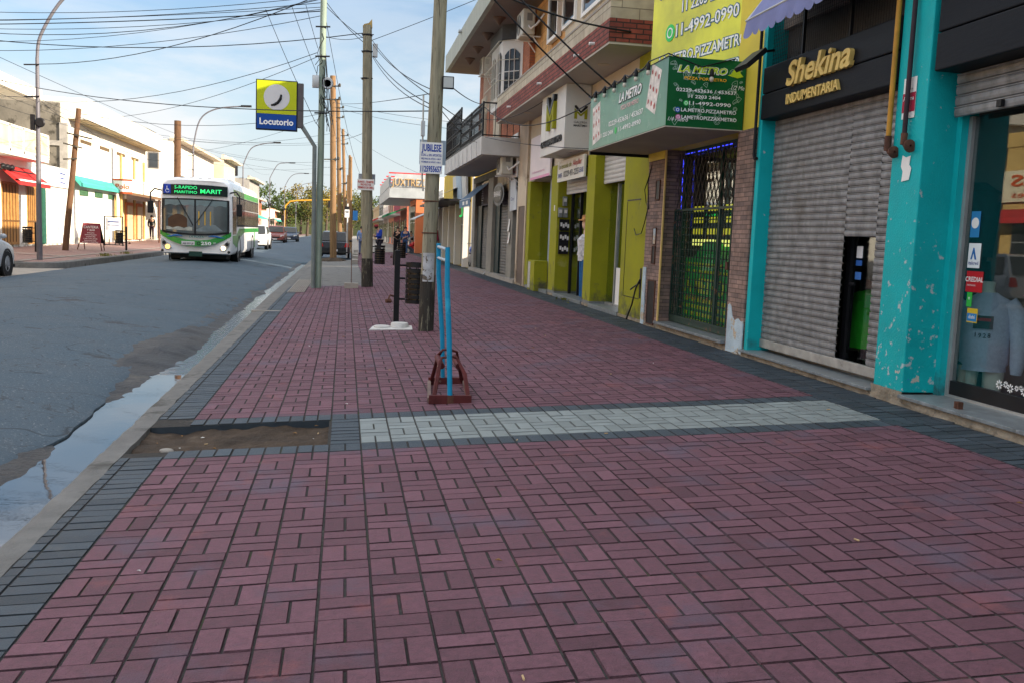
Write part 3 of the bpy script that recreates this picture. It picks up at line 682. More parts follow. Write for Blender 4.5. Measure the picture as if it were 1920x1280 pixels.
# ---------------------------------------------------------------- pizza shop
P = thing('pizza_shop', 'pizza shop with stone strip pilasters, iron grille gate and yellow upper wall', 'shop', (4.5, 11.6, .2))
mb = MB(); mb.box(4.42, 5.4, 9.73, 10.20, .26, 2.72, .004); mb.build('pilaster', M_stone, P)
mb = MB(); mb.box(4.42, 4.70, 12.63, 13.36, .26, 2.72); mb.box(4.70, 4.80, 12.63, 13.34, .26, 2.72); pl = mb.build('pilaster', M_stone, P)
M_peel = mat('peeling pale blue plaster', (.40, .50, .56), .9, .2, 4, .6, 30, spots=[((.44, .36, .26), .55, .05, 6), ((.62, .66, .68), .64, .04, 12)])
mb = MB(); n = 12
poly = [(4.413, 9.725, .2), (4.413, 10.16, .2)]+[(4.413, 10.16-.435*i/10, .58+.10*nzv(i, 1, .9)+(.16 if i < 3 else 0)) for i in range(11)]
mb.prism(poly, (.012, 0, 0)); mb.build('peeled_patch', M_peel, P)
mb = MB(); mb.box(4.408, 4.425, 13.22, 13.36, .2, 1.05); mb.build('peeled_patch', M_peel, P)
mb = MB(); mb.box(4.41, 4.43, 12.60, 12.635, .26, 2.72); mb.build('corner_trim', mat('yellow trim', (.62, .44, .16), .6, .1, 4), P)
for (y0, y1, z0, z1, m_) in ((12.78, 13.08, .24, .86, M_black), (12.86, 12.98, 1.12, 1.36, M_black), (12.86, 12.98, 1.40, 1.62, M_peel), (12.80, 12.95, 2.04, 2.30, M_black)):
    mb = MB(); mb.box(4.409, 4.43, y0, y1, z0, z1); hb = mb.build('meter_hatch', m_, P)
    mb = MB(); t = .012
    for a in ((y0-t, y0, z0-t, z1+t), (y1, y1+t, z0-t, z1+t), (y0, y1, z1, z1+t), (y0, y1, z0-t, z0)): mb.box(4.403, 4.42, *a)
    mb.build('frame', M_rust, hb)
mb = MB(); mb.box(4.45, 5.4, 9.73, 13.36, 2.72, 4.36); mb.box(4.60, 5.4, 9.73, 13.36, 4.36, 6.4); mb.box(6.6, 9, 9.72, 13.36, .1, 6.4); mb.build('wall', M_yellow, P)
mb = MB(); mb.box(4.41, 4.45, 12.66, 13.36, 2.60, 2.72); mb.build('yellow_band', M_yellow, P)
mb = MB(); mb.box(4.36, 5.4, 10.2, 12.63, .27, .305, .005); mb.build('step', M_marble, P)
rubble_base('step_base', P, 9.72, 13.36, 4.41, .19, .27)
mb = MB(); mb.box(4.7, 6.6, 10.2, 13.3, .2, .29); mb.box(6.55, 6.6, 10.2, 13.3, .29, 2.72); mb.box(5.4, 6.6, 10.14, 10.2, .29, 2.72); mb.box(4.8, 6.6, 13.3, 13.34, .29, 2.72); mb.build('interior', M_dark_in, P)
M_green_frame = mat('dark green frame', (.008, .045, .028), .5, .2, 5)
mb = MB()
for a in ((10.2, 10.26, .305, 2.72), (12.57, 12.63, .305, 2.72), (10.26, 12.57, 2.64, 2.72), (11.28, 11.33, .305, 2.64)): mb.box(4.70, 4.75, *a)
mb.build('door_frame', M_green_frame, P)
mb = MB(); mb.box(4.722, 4.726, 10.26, 12.57, .31, 2.64); mb.build('door_glass', M_glass, P)
# grille gate: bars below, diamond lattice above
G_ = MB(); x = 4.60
for i in range(25): G_.bar((x, 10.24+i*.0985, .40), (x, 10.24+i*.0985, 1.86), .010, .014, (1, 0, 0))
for i in range(15): G_.bar((x+.012, 10.22, .44+i*.1), (x+.012, 12.61, .44+i*.1), .008, .014)
for y in (10.22, 12.61, 10.62, 11.0): G_.bar((x, y, .38), (x, y, 1.9), .026, .026, (1, 0, 0))
for z in (.40, 1.88): G_.bar((x, 10.22, z), (x, 12.61, z), .03, .03)
G_.box(x-.01, x+.02, 10.22, 12.61, .32, .40)
g = G_.build('grille_gate', mat('green grille iron', (.022, .045, .036), .5, .4, 8, spots=[((.16, .07, .04), .60, .06, 7)]), P)
mb = MB()
for i in range(-8, 22):
    for s in (1, -1):
        y0 = 10.22+i*.13; y1 = y0+s*.42; a = max(10.22, min(12.61, y0)); 
        pts = []
        for t in range(7):
            yy = y0+s*.42*t/6
            if 10.22 <= yy <= 12.61: pts.append((x+.006*s, yy, 1.90+.76*t/6))
        if len(pts) > 1: mb.bar(pts[0], pts[-1], .009, .009)
mb.build('lattice', mat('lattice iron', (.06, .05, .04), .6, .4, 8), g)
mb = MB(); mb.box(x-.03, x+.03, 10.62, 10.68, 1.12, 1.22); mb.build('lock', M_rust, g)
mb = MB(); t = .012
for i in range(20):
    if i % 5 != 4: mb.box(4.64, 4.65, 10.85+i*.085, 10.85+i*.085+.07, 2.65, 2.662)
for i in range(24):
    if i % 6 != 5: mb.box(4.64, 4.65, 12.52, 12.532, 1.63+i*.042, 1.665+i*.042)
mb.build('light_strip', mat('blue led', (.05, .07, 1.0), .5, 0, emit=.45), P)
# counter with its printed wrap, menu boards on the back wall
K = thing('counter', 'counter wrapped in green print with yellow lettering inside the pizza shop', 'counter', (5.1, 11.9, .3))
mb = MB(); mb.box(4.785, 5.3, 10.95, 12.85, .29, 1.22, .01); mb.build('counter_body', mat('green wrap', (.02, .48, .08), .5, .15, 3), K)
mb = MB()
for r_ in range(9):
    for c_ in range(8): 
        if r_ in (4, 5, 6): continue
        mb.box(4.782, 4.7845, 11.02+c_*.22+.03*(r_ % 2), 11.18+c_*.22+.03*(r_ % 2), .34+r_*.097, .39+r_*.097)
mb.build('print', mat('yellow print', (.88, .80, .03), .5, .05), K)
text('lettering', 'LA METRO', (4.780, 11.9, .76), *STREET, MATS['yellow print'], K, h=.20, w=1.5, bold=.03, ex=.003)
text('lettering', 'PIZZA POR METRO', (4.780, 11.9, .66), *STREET, mat('orange print', (.75, .30, .04), .5, 0), K, h=.06, w=1.1, bold=.02, ex=.003)
mb = MB(); mb.prism([(4.86, 11.4, 1.22), (4.86, 12.5, 1.22), (4.86, 12.1, 1.46), (4.86, 11.8, 1.46)], (.3, 0, 0)); mb.build('display', MATS['green wrap'], K)
Mn = thing('menu_board', 'black menu boards with yellow headings on the pizza shop back wall', 'menu board', (5.0, 12.2, 1.6))
mb = MB(); mb.box(5.0, 5.04, 11.35, 13.1, 1.52, 2.02); mb.build('board', M_black, Mn)
for c_ in range(3):
    for r_ in range(3):
        mb = MB(); mb.box(4.99, 4.999, 11.42+c_*.57, 11.8+c_*.57-.05*(r_ % 2), 1.56+r_*.16, 1.64+r_*.16); mb.build('heading', mat('menu yellow', (.60, .50, .03), .5, 0, emit=.35), Mn)
mb = MB(); mb.box(4.98, 5.0, 11.45, 12.9, 1.40, 1.49); mb.build('light_panel', mat('menu light', (.55, .50, .12), .5, 0, emit=.9), Mn)

# green sign box over the door
B = thing('sign_box', 'projecting green sign box with white phone numbers and hanging bulbs over the pizza shop', 'sign', (4.0, 11.8, 3.1))
BX, BY0, BY1, BZ0, BZ1 = 3.52, 10.14, 13.5, 2.715, 3.49
M_banner = mat('green banner vinyl', (.005, .105, .030), .4, .3, .8, spec=.2)
mb = MB(); mb.box(BX, 4.44, BY0, BY1, BZ0+.012, BZ1); mb.build('banner', M_banner, B)
mb = MB(); mb.box(BX-.0012, BX, BY0+.004, BY1, BZ0+.02, BZ1-.004); mb.build('faded_sheen_banner', mat('faded green banner with painted sheen', (.14, .30, .215), .4, .25, 1.2, spec=.3, spots=[((.30, .42, .36), .58, .12, 1.5)]), B)  # faded print, with sky sheen painted into the paler green
mb = MB(); mb.box(BX-.006, 4.445, BY0-.006, BY1+.006, BZ0, BZ0+.012); mb.build('soffit', mat('cream soffit', (.36, .33, .28), .8, .12, 2), B)
mb = MB(); mb.bar((BX+.02, BY1+.01, 2.70), (4.44, BY1+.01, 2.70), .05); mb.bar((BX, BY0-.004, BZ1), (BX, BY1, BZ1), .012); mb.build('frame', M_black, B)
M_txt = mat('white vinyl', (.80, .82, .82), .5, 0); M_line = mat('pale line print', (.34, .48, .40), .5, 0)
M_ytxt = mat('lime vinyl', (.50, .66, .03), .5, .1, 6); M_otxt = mat('orange vinyl', (.80, .42, .03), .5, 0); M_shadow = mat('dark outline', (.004, .02, .01), .5, 0)
ex = BX+.46; yn = BY0-.002
def on_end(t, dx, z, h, m, w=None, b=.015, sh=0, e=.004): return text('lettering', t, (ex+dx, yn, z), *NEAR, m, B, h=h, w=w, bold=b, shear=sh, ex=e)
on_end('LA METRO', -.06, 3.325, .075, M_txt, .60, .07, .25, .003); on_end('LA METRO', -.06, 3.33, .07, M_ytxt, .58, .03, .25, .005)
on_end('PIZZA POR METRO', -.02, 3.25, .032, M_otxt, .50, .02)
on_end('02229-453636 / 453637', .0, 3.115, .038, M_txt, .72); on_end('11 2203 2404', -.02, 3.05, .036, M_txt, .38)
on_end('11-4992-0990', .05, 2.975, .040, M_txt, .50); on_end('LA.METRO.PIZZAMETRO', .04, 2.895, .040, M_txt, .66); on_end('LAMETROPIZZAXMETRO', .05, 2.815, .040, M_txt, .66)
on_end('1/2 Me', .37, 3.17, .05, M_txt, .16, .0, .3); on_end('1/4 Metro', -.32, 2.785, .045, M_txt, .24, 0, .3)
for (dx, z, c) in ((-.235, 2.99, (.05, .55, .12)), (-.33, 2.91, (.03, .10, .42)), (-.32, 2.83, (.62, .18, .42))):
    mb = MB(); mb.lathe((ex+dx, yn-.001, z), [(.0005, 0), (.030, 0), (.030, .003), (.0005, .003)], 18, (0, -1, 0)); ic = mb.build('icon', mat('icon '+str(c), c, .5, 0), B)
    mb = MB(); mb.lathe((ex+dx, yn-.0035, z), [(.012, 0), (.018, 0), (.018, .001), (.012, .001)], 14, (0, -1, 0)); mb.build('icon_ring', M_txt, ic)
# shoe-like brand mark beside the name: a pizza cutter outline
mb = MB(); mb.prism([(ex+.28, yn-.003, 3.34), (ex+.33, yn-.003, 3.42), (ex+.40, yn-.003, 3.43), (ex+.39, yn-.003, 3.36), (ex+.43, yn-.003, 3.32), (ex+.36, yn-.003, 3.30), (ex+.24, yn-.003, 3.325)], (0, .002, 0)); mb.build('emblem', M_ytxt, B)
def doodles(mb, put, u0, u1, v0, v1, n, seed):
    """white line drawings of plates, bottles and slices scattered over the banner"""
    rr = random.Random(seed)
    for i in range(n):
        cx, cz, r = rr.uniform(u0, u1), rr.uniform(v0, v1), rr.uniform(.018, .042); k = rr.randrange(4); w = .0022
        if k == 0: P_ = [[(r*math.cos(a*.45), r*math.sin(a*.45)) for a in range(15)], [(r*.6*math.cos(a*.45), r*.6*math.sin(a*.45)) for a in range(15)]]
        elif k == 1: P_ = [[(-r*.4, -r), (-r*.4, r*.3), (-r*.15, r*.6), (-r*.15, r), (r*.15, r), (r*.15, r*.6), (r*.4, r*.3), (r*.4, -r), (-r*.4, -r)]]
        elif k == 2: P_ = [[(-r, r*.5), (0, -r), (r, r*.5), (r*.4, r*.8), (-r*.4, r*.8), (-r, r*.5)], [(-.2*r, .2*r), (.2*r, .2*r)]]
        else: P_ = [[(-r, -r*.3), (r, -r*.3)], [(-r, 0), (-r*.7, r*.5), (0, r*.7), (r*.7, r*.5), (r, 0), (-r, 0)]]
        t = rr.uniform(-.6, .6); c_, s_ = math.cos(t), math.sin(t)
        for pl_ in P_:
            q = [(cx+a*c_-b*s_, cz+a*s_+b*c_) for a, b in pl_]
            for (a, b), (c2, d) in zip(q, q[1:]):
                dx, dz = c2-a, d-b; l = math.hypot(dx, dz) or 1; px_, pz_ = -dz/l*w, dx/l*w
                mb.add([put(a+px_, b+pz_), put(c2+px_, d+pz_), put(c2-px_, d-pz_), put(a-px_, b-pz_)], [(0, 1, 2, 3)])
mb = MB(); doodles(mb, lambda a, b: (a, yn+.0005, b), BX+.05, 4.40, BZ0+.05, BZ1-.04, 46, 3); mb.build('line_drawings', M_line, B)
mb = MB(); doodles(mb, lambda a, b: (BX-.0022, a, b), BY0+.1, BY1-.1, BZ0+.05, BZ1-.05, 60, 5); mb.build('line_drawings', M_line, B)
def on_side(t, y, z, h, m, w=None, b=.015, sh=0, e=.004): return text('lettering', t, (BX-.0024, y, z), *STREET, m, B, h=h, w=w, bold=b, shear=sh, ex=e)
on_side('LA METRO', 11.55, 3.22, .125, M_shadow, .98, .07, .25, .003); on_side('LA METRO', 11.55, 3.225, .12, M_txt, .95, .03, .25, .005)
on_side('PIZZA POR METRO', 11.55, 3.12, .055, mat('pinkish vinyl', (.72, .48, .48), .5, 0), .75, .02)
on_side('02229-453636 / 453637', 11.72, 2.965, .066, M_txt, 1.5); on_side('11 2203 2404', 12.55, 2.85, .06, M_txt, .62); on_side('11-4992-0990', 11.52, 2.85, .06, M_txt, .95)
mb = MB(); mb.lathe((BX-.003, 12.12, 2.88), [(.0005, 0), (.045, 0), (.045, .003), (.0005, .003)], 18, (-1, 0, 0)); mb.build('icon', mat('icon (0.05, 0.55, 0.12)', (.05, .55, .12), .5, 0), B)
def slab_pic(y, z, s, tilt):
    c_, s_ = math.cos(tilt), math.sin(tilt); q = lambda a, b: (BX-.004, y+(a*c_-b*s_)*s, z+(a*s_+b*c_)*s)
    mb = MB(); mb.prism([q(-.55, -.75), q(.55, -.75), q(.55, .75), q(-.55, .75)], (.002, 0, 0)); o = mb.build('picture', mat('printed pizza base', (.66, .62, .58), .5, .3, 14), B)
    mb = MB()
    rr = random.Random(int(y*10))
    for i in range(9): 
        a, b = -.36+.36*(i % 3), -.5+.5*(i//3)
        mb.prism([(lambda p: (p[0]-.002, p[1], p[2]))(q(a+.10*math.cos(t*1.25)*(.6+.5*rr.random()), b+.12*math.sin(t*1.25)*(.6+.5*rr.random()))) for t in range(5)], (.001, 0, 0))
    mb.build('topping', mat('printed topping', (.36, .07, .06), .5, .4, 12), o)
slab_pic(10.62, 3.20, .34, .35); slab_pic(13.12, 3.08, .36, -.15)
for i in range(6):                                      # festoon bulbs along the top edge
    y = 10.75+i*.47; z = BZ1-.02
    mb = MB(); mb.lathe((BX-.04, y, z), [(.012, .05), (.022, .03), (.026, -.03), (.024, -.035)], 10, (0, 0, 1)); bu = mb.build('bulb_socket', M_black, B)
    mb = MB(); mb.ball((BX-.04, y, z-.065), (.026, .026, .032), 10, 6); mb.build('bulb', mat('frosted bulb', (.55, .52, .45), .25, .05, 3), bu)
mb = MB(); pts = []
for i in range(6):
    y = 10.75+i*.47
    for t in range(6): pts.append((BX-.04, y-.0+.47*t/6, BZ1+.04-.05*math.sin(math.pi*t/6)))
mb.tube([(4.3, BY0-.02, BZ1+.02), (3.9, BY0-.03, BZ1-.10), (BX-.02, BY0-.03, BZ1+.02)]+pts, .008, 5); mb.build('bulb_cable', M_black, B)
mb = MB(); mb.lathe((4.02, BY0-.03, BZ1-.16), [(.012, .05), (.022, .03), (.026, -.03), (.024, -.035)], 10, (0, 0, 1)); bu = mb.build('bulb_socket', M_black, B)
mb = MB(); mb.ball((4.02, BY0-.03, BZ1-.225), (.026, .026, .032), 10, 6); mb.build('bulb', MATS['frosted bulb'], bu)
# yellow board above the box, turned a little towards the viewer
Yb = thing('sign_board', 'large yellow board with white phone lettering above the green sign box', 'sign', (4.35, 11.4, 3.9))
f0, f1 = Vector((4.03, 12.35, 0)), Vector((4.50, 10.17, 0)); d = (f1-f0); L0 = d.length; d.normalize(); nn = d.cross(Vector((0, 0, 1)))
M_yb = mat('yellow board print', (.60, .60, .03), .4, .35, .9, spec=.5)
mb = MB(); mb.prism([f0+Vector((0, 0, 3.36)), f1+Vector((0, 0, 3.36)), f1+Vector((0, 0, 5.6)), f0+Vector((0, 0, 5.6))], -nn*.05); mb.build('board', M_yb, Yb)
M_halo = mat('blue halo', (.05, .14, .22), .5, 0)
for (t, s, z, h, w) in (('LAMETROPIZZAXMETRO', 1.22, 3.47, .125, 1.9), ('LA.METRO.PIZZAMETRO', 1.18, 3.73, .135, 1.9), ('11-4992-0990', 1.28, 4.07, .15, 1.35), ('11 2203 2404', 1.22, 4.36, .14, 1.0), ('02229-453636 / 453637', 1.10, 4.62, .14, 1.9)):
    p_ = f0+d*s+Vector((0, 0, z)); text('lettering', t, p_+nn*.001, d, (0, 0, 1), M_halo, Yb, h=h*1.0, w=w*1.02, bold=.07, ex=.003); text('lettering', t, p_+nn*.001, d, (0, 0, 1), M_txt, Yb, h=h, w=w, bold=.012, ex=.006)
text('lettering', 'PIZZA POR METRO', f0+d*1.1+Vector((0, 0, 4.92))+nn*.001, d, (0, 0, 1), M_black, Yb, h=.16, w=1.6, bold=.02, ex=.005)
mb = MB(); mb.lathe(f0+d*.46+nn*.002+Vector((0, 0, 4.14)), [(.0005, 0), (.11, 0), (.11, .004), (.0005, .004)], 22, nn); mb.build('icon', mat('icon (0.05, 0.55, 0.12)', (.05, .55, .12), .5, 0), Yb)
mb = MB(); mb.lathe(f0+d*.46+nn*.007+Vector((0, 0, 4.14)), [(.05, 0), (.068, 0), (.068, .003), (.05, .003)], 18, nn); mb.build('icon_ring', M_txt, Yb)
# ---------------------------------------------------------------- gallery building (olive pillars, brick balcony)
M_olive = mat('olive green plaster', (.27, .275, .014), .75, .12, 1.6, .25, 40, spots=[((.33, .32, .08), .62, .12, 3), ((.09, .09, .05), .60, .2, 4, 0, .45, .24)])
M_cream = mat('cream plaster', (.50, .44, .34), .8, .10, 1.5, .15, 30, spots=[((.30, .26, .20), .66, .12, 2)])
M_soffit = mat('pale soffit', (.46, .43, .38), .85, .10, 1)
M_brick = brick_mat('red brick band', '#8a4438', '#6e332c', '#3a2622', .21, .075, .010, 'W', .85, .7, .35)
M_block = brick_mat('stone block parapet', '#b3ab98', '#a29a88', '#6e675a', .55, .16, .006, 'W', .9, .5, .2)
M_sand = brick_mat('sandstone cladding', '#c79a5e', '#b5854e', '#8d6a42', .45, .22, .006, 'W', .85, .4, .3)
M_tan_brick = brick_mat('tan brick', '#a8623f', '#985436', '#7a5644', .24, .07, .008, 'W', .85, .5, .25)
M_win = glass_mat('upper window glass', (.55, .5, .6), 0, .35)
M_marblewall = mat('veined beige marble', (.44, .36, .27), .4, .22, 1.8, .1, 20, spots=[((.26, .20, .14), .60, .03, 1.6)])
M_brownstone = mat('brown slate', (.13, .095, .075), .6, .35, 2.5, .3, 20)
GA = thing('gallery_building', 'gallery building with olive green pillars below and a brick and stone balcony above', 'building', (4.5, 18, .2))
mb = MB(); mb.box(6.8, 10, 13.38, 24.18, .1, 7.3); mb.box(4.62, 6.8, 13.38, 24.18, 4.36, 7.3); mb.build('wall', M_sand, GA, 'sandstone clad upper wall')
mb = MB(); mb.box(4.50, 6.8, 13.40, 20.0, 3.0, 4.30); mb.box(4.50, 6.8, 20.0, 23.0, 2.8, 4.30); mb.build('cream_band', M_cream, GA)
mb = MB(); mb.box(4.45, 6.8, 13.37, 14.66, .22, 2.99); mb.box(4.485, 4.5, 13.5, 14.3, 3.0, 4.29)
mb.build('olive_wall', M_olive, GA)
for (y0, y1) in ((16.5, 17.06), (19.47, 20.12)):
    mb = MB(); mb.box(4.45, 5.2, y0, y1, .24, 2.99); p_ = mb.build('pillar', M_olive, GA)
    mb = MB(); mb.box(4.447, 5.2, y0-.003, y1+.003, .20, .30); mb.build('skirting', mat('grey skirting', (.16, .17, .18), .6, .2, 6), p_)
mb = MB(); mb.box(4.47, 5.2, 22.62, 23.0, .22, 2.8); mb.build('pillar', M_olive, GA)
mb = MB(); mb.box(4.42, 6.8, 14.66, 16.5, .12, .262, .004); mb.box(4.42, 6.8, 17.06, 19.47, .12, .262, .004); mb.box(4.42, 6.8, 20.12, 22.62, .12, .262, .004); mb.build('step', M_marble, GA)
rubble_base('step_base', GA, 13.36, 24.2, 4.43, .19, .245)
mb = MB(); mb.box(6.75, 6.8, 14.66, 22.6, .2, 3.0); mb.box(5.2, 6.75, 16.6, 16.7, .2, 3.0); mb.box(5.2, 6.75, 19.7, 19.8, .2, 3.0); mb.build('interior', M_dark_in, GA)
# access hatch outline, slot and loose cable on the olive wall
mb = MB(); 
for a in ((14.42, 14.43, .55, 2.05), (13.62, 14.43, .545, .555)): mb.box(4.444, 4.452, *a)
mb.box(4.444, 4.452, 13.75, 14.43, 2.06, 2.08); mb.build('hatch_seam', M_black, GA)
mb = MB(); mb.box(4.446, 4.455, 13.52, 13.60, .56, 1.02); mb.build('wall_slot', M_black, GA)
mb = MB(); mb.tube([(4.44, 13.56, .85), (4.40, 13.62, .72), (4.38, 13.72, .45), (4.36, 13.9, .21)], .013, 6); mb.tube([(4.44, 13.56, .80), (4.40, 13.75, .72), (4.39, 13.85, .68)], .012, 6); mb.build('loose_cable', M_black, GA)
mb = MB(); mb.tube([(4.43, 13.2, 2.65), (4.41, 13.3, 2.4), (4.40, 13.45, 2.2), (4.40, 13.35, 2.0), (4.41, 13.25, 1.9), (4.41, 13.35, 2.3), (4.42, 13.22, 2.55)], .007, 5); mb.tube([(4.42, 13.3, 1.95), (4.40, 13.38, 1.7), (4.40, 13.5, 1.55), (4.40, 13.75, 1.52), (4.41, 13.9, 1.62)], .007, 5); mb.build('loose_cable', M_black, GA)
# window with raised slat shutter
mb = MB(); slats(mb, 14.66, 16.5, 2.44, 3.0, 4.62, .08); mb.build('rolled_shutter', mat('white slats', (.52, .52, .50), .5, .12, 5), GA)
mb = MB(); mb.box(4.74, 4.80, 15.95, 16.0, .262, 2.44); mb.box(4.74, 4.80, 14.66, 16.5, .262, .30); w_ = mb.build('window_frame', M_alu, GA)
mb = MB(); mb.box(4.765, 4.77, 14.66, 16.5, .30, 2.44); mb.build('window_pane', M_glass, w_)
mb = MB(); mb.box(4.755, 4.762, 15.15, 15.9, .30, .95); mb.build('white_panel', M_white, w_)
# entrance
mb = MB(); slats(mb, 17.06, 19.47, 2.36, 2.66, 4.64, .08); mb.build('rolled_shutter', MATS['white slats'], GA)
mb = MB(); mb.box(4.74, 4.80, 19.36, 19.42, .262, 2.40); mb.box(4.74, 4.80, 18.62, 18.66, .262, 2.40); mb.build('door_frame', M_black, GA)
mb = MB(); mb.box(4.768, 4.773, 18.66, 19.36, .27, 2.40); mb.build('door_glass', M_glass, GA)
# meters on the side of the pillar
for (x, z) in ((4.60, 2.22), (4.51, 1.98), (4.62, 1.98)):
    mb = MB(); mb.box(x-.045, x+.045, 19.40, 19.465, z-.10, z+.10, .008); e_ = mb.build('electric_meter', mat('meter grey', (.22, .24, .24), .4, .1, 5), GA); 
    mb = MB(); mb.box(x-.03, x+.03, 19.396, 19.40, z-.01, z+.06); mb.build('dial', M_white, e_)
for z in (1.72, 1.46, 1.22):
    mb = MB(); mb.box(4.50, 4.71, 19.41, 19.465, z-.12, z+.12, .006); e_ = mb.build('meter_box', M_black, GA)
    for k in range(4): 
        mb = MB(); mb.box(4.53+.05*k-.01, 4.56+.05*k, 19.405, 19.41, z-.03*(k % 2)-.03, z+.05-.03*(k % 2)); mb.build('tag', M_white, e_)
mb = MB(); mb.box(4.443, 4.45, 19.7, 19.78, 2.02, 2.14); mb.build('switch', M_white, GA)
# shop front with low olive box
mb = MB(); mb.box(4.72, 4.80, 20.12, 20.25, .262, 2.8); mb.box(4.72, 4.80, 21.2, 21.5, .262, 2.8); mb.build('window_frame', mat('blue grey column', (.22, .27, .33), .5, .15, 3), GA)
mb = MB(); mb.box(4.765, 4.77, 20.25, 22.62, .27, 2.8); mb.build('window_pane', M_glass, GA)
mb = MB(); mb.box(4.30, 4.62, 20.95, 21.7, .20, .90, .006); o = mb.build('planter_box', M_olive, GA)
mb = MB(); mb.box(4.296, 4.301, 21.4, 21.68, .25, .86); mb.build('poster', mat('torn notice', (.42, .42, .38), .8, .4, 20), o)
# marble column at the end
mb = MB(); mb.box(4.44, 6.8, 23.0, 24.2, 2.22, 4.34); mb.box(4.44, 5.2, 23.0, 23.12, .2, 2.22); mb.box(4.44, 5.2, 24.02, 24.2, .2, 2.22); mb.build('marble_column', M_marblewall, GA)
mb = MB(); mb.box(4.46, 5.2, 23.12, 24.02, .2, 2.22); mb.build('slate_panel', M_brownstone, GA)
# balcony
BKX = 3.78
mb = MB(); mb.box(BKX, 4.62, 13.60, 24.0, 4.31, 4.345); mb.build('soffit', M_soffit, GA)
mb = MB(); mb.box(BKX-.012, BKX+.14, 13.588, 24.0, 4.345, 4.68); mb.box(BKX+.14, 4.62, 13.588, 13.74, 4.345, 4.68); mb.build('brick_band', M_brick, GA)
mb = MB(); mb.box(BKX, BKX+.14, 13.60, 24.0, 4.68, 4.94); mb.box(BKX+.14, 4.62, 13.60, 13.74, 4.68, 5.35); mb.build('parapet', M_block, GA)
mb = MB(); mb.box(BKX-.01, BKX+.16, 13.59, 24.0, 4.94, 4.975); mb.build('parapet_cap', M_conc_pale, GA)
for y in (14.4, 15.4, 18.4, 21.9):
    mb = MB(); mb.tube([(BKX-.01, y, 4.46), (BKX-.10, y, 4.455)], .025, 8); mb.build('drain_spout', M_white, GA)
for y in (15.2, 18.6, 21.6):
    mb = MB(); mb.lathe((4.15, y, 4.31), [(.10, 0), (.10, -.008), (.02, -.012)], 16); mb.build('ceiling_lamp', M_cream, GA)
# upper floor windows, pale render and piers
mb = MB(); mb.box(4.55, 4.62, 14.0, 19.9, 4.98, 7.3); mb.build('render_panel', M_cream, GA)
for (y0, y1, z0, z1) in ((16.2, 18.3, 5.85, 7.0), (19.0, 20.0, 5.95, 7.1), (20.6, 21.5, 5.95, 7.1)):
    mb = MB(); t = .08
    mb.box(4.50, 4.60, y0-t, y1+t, z0-t, z0); mb.box(4.50, 4.60, y0-t, y0, z0, z1); mb.box(4.50, 4.60, y1, y1+t, z0, z1); wd = mb.build('window', M_white, GA)
    mb = MB(); mb.box(4.53, 4.56, y0, y1, z0, z1); mb.build('pane', M_win, wd)
mb = MB(); mb.box(4.48, 4.62, 23.5, 24.2, 4.98, 7.15); mb.build('brick_pier', M_tan_brick, GA)
mb = MB(); mb.box(3.9, 4.62, 20.4, 23.6, 7.15, 7.28); mb.build('eave', M_soffit, GA)
mb = MB(); mb.box(3.95, 4.6, 18.9, 20.3, 6.55, 6.66); mb.box(3.95, 4.6, 18.9, 20.3, 6.66, 6.9); mb.build('window_box', M_white, GA)

# projecting white gallery sign
GS = thing('sign_box', 'white projecting box sign with olive letter M under the brick balcony', 'sign', (4.2, 18.2, 3.1))
mb = MB(); mb.box(4.0, 4.49, 17.2, 19.35, 3.10, 4.305, .01); mb.build('box', mat('white sign panel', (.62, .62, .59), .6, .06, 1.2, spots=[((.42, .42, .40), .60, .2, 2.5)]), GS)
for y in (17.8, 18.7):
    mb = MB(); mb.lathe((4.25, y, 3.097), [(.001, 0), (.06, 0), (.06, -.008), (.001, -.01)], 14); mb.build('spot_lamp', M_alu, GS)
def letter_m(o, xd, up, s, ex, parent, ma, mbk):
    xd, up, o = Vector(xd), Vector(up), Vector(o); nn = xd.cross(up)
    P_ = lambda a, b: o+xd*a*s+up*b*s
    for poly, m_ in (([(-.5, 0), (-.28, 0), (-.28, .45), (-.06, .22), (.06, .22), (.28, .45), (.28, 0), (.5, 0), (.5, .78), (.0, .36), (-.5, .78)], ma), ([(-.5, .98), (-.36, 1.0), (0, .58), (.36, 1.0), (.5, .98), (.5, .84), (0, .42), (-.5, .84)], mbk)):
        # split into convex strips by triangulating
        bm = bmesh.new(); vs = [bm.verts.new(P_(a, b)) for a, b in poly]; f = bm.faces.new(vs); r_ = bmesh.ops.extrude_face_region(bm, geom=[f]); bmesh.ops.translate(bm, vec=nn*ex, verts=[e for e in r_['geom'] if isinstance(e, bmesh.types.BMVert)]); bmesh.ops.triangulate(bm, faces=bm.faces[:])
        MB().bm(bm).build('emblem', m_, parent)
M_black_letter = mat('black lettering', (.02, .02, .022), .4, .05)
letter_m((4.0, 18.25, 3.56), (0, -1, 0), (0, 0, 1), .66, .07, GS, M_olive, M_black_letter)
text('lettering', 'GALERIAMARITIMO', (3.998, 18.3, 3.27), *STREET, M_black_letter, GS, h=.13, w=1.85, ex=.025, bold=.005)
letter_m((4.30, 17.198, 3.665), (1, 0, 0), (0, 0, 1), .25, .004, GS, M_olive, M_black_letter)
text('lettering', 'GALERÍA', (4.30, 17.196, 3.585), *NEAR, M_black_letter, GS, h=.04, w=.26, ex=.003)
text('lettering', 'MARÍTIMO', (4.30, 17.196, 3.525), *NEAR, M_black_letter, GS, h=.04, w=.26, ex=.003, bold=.02)
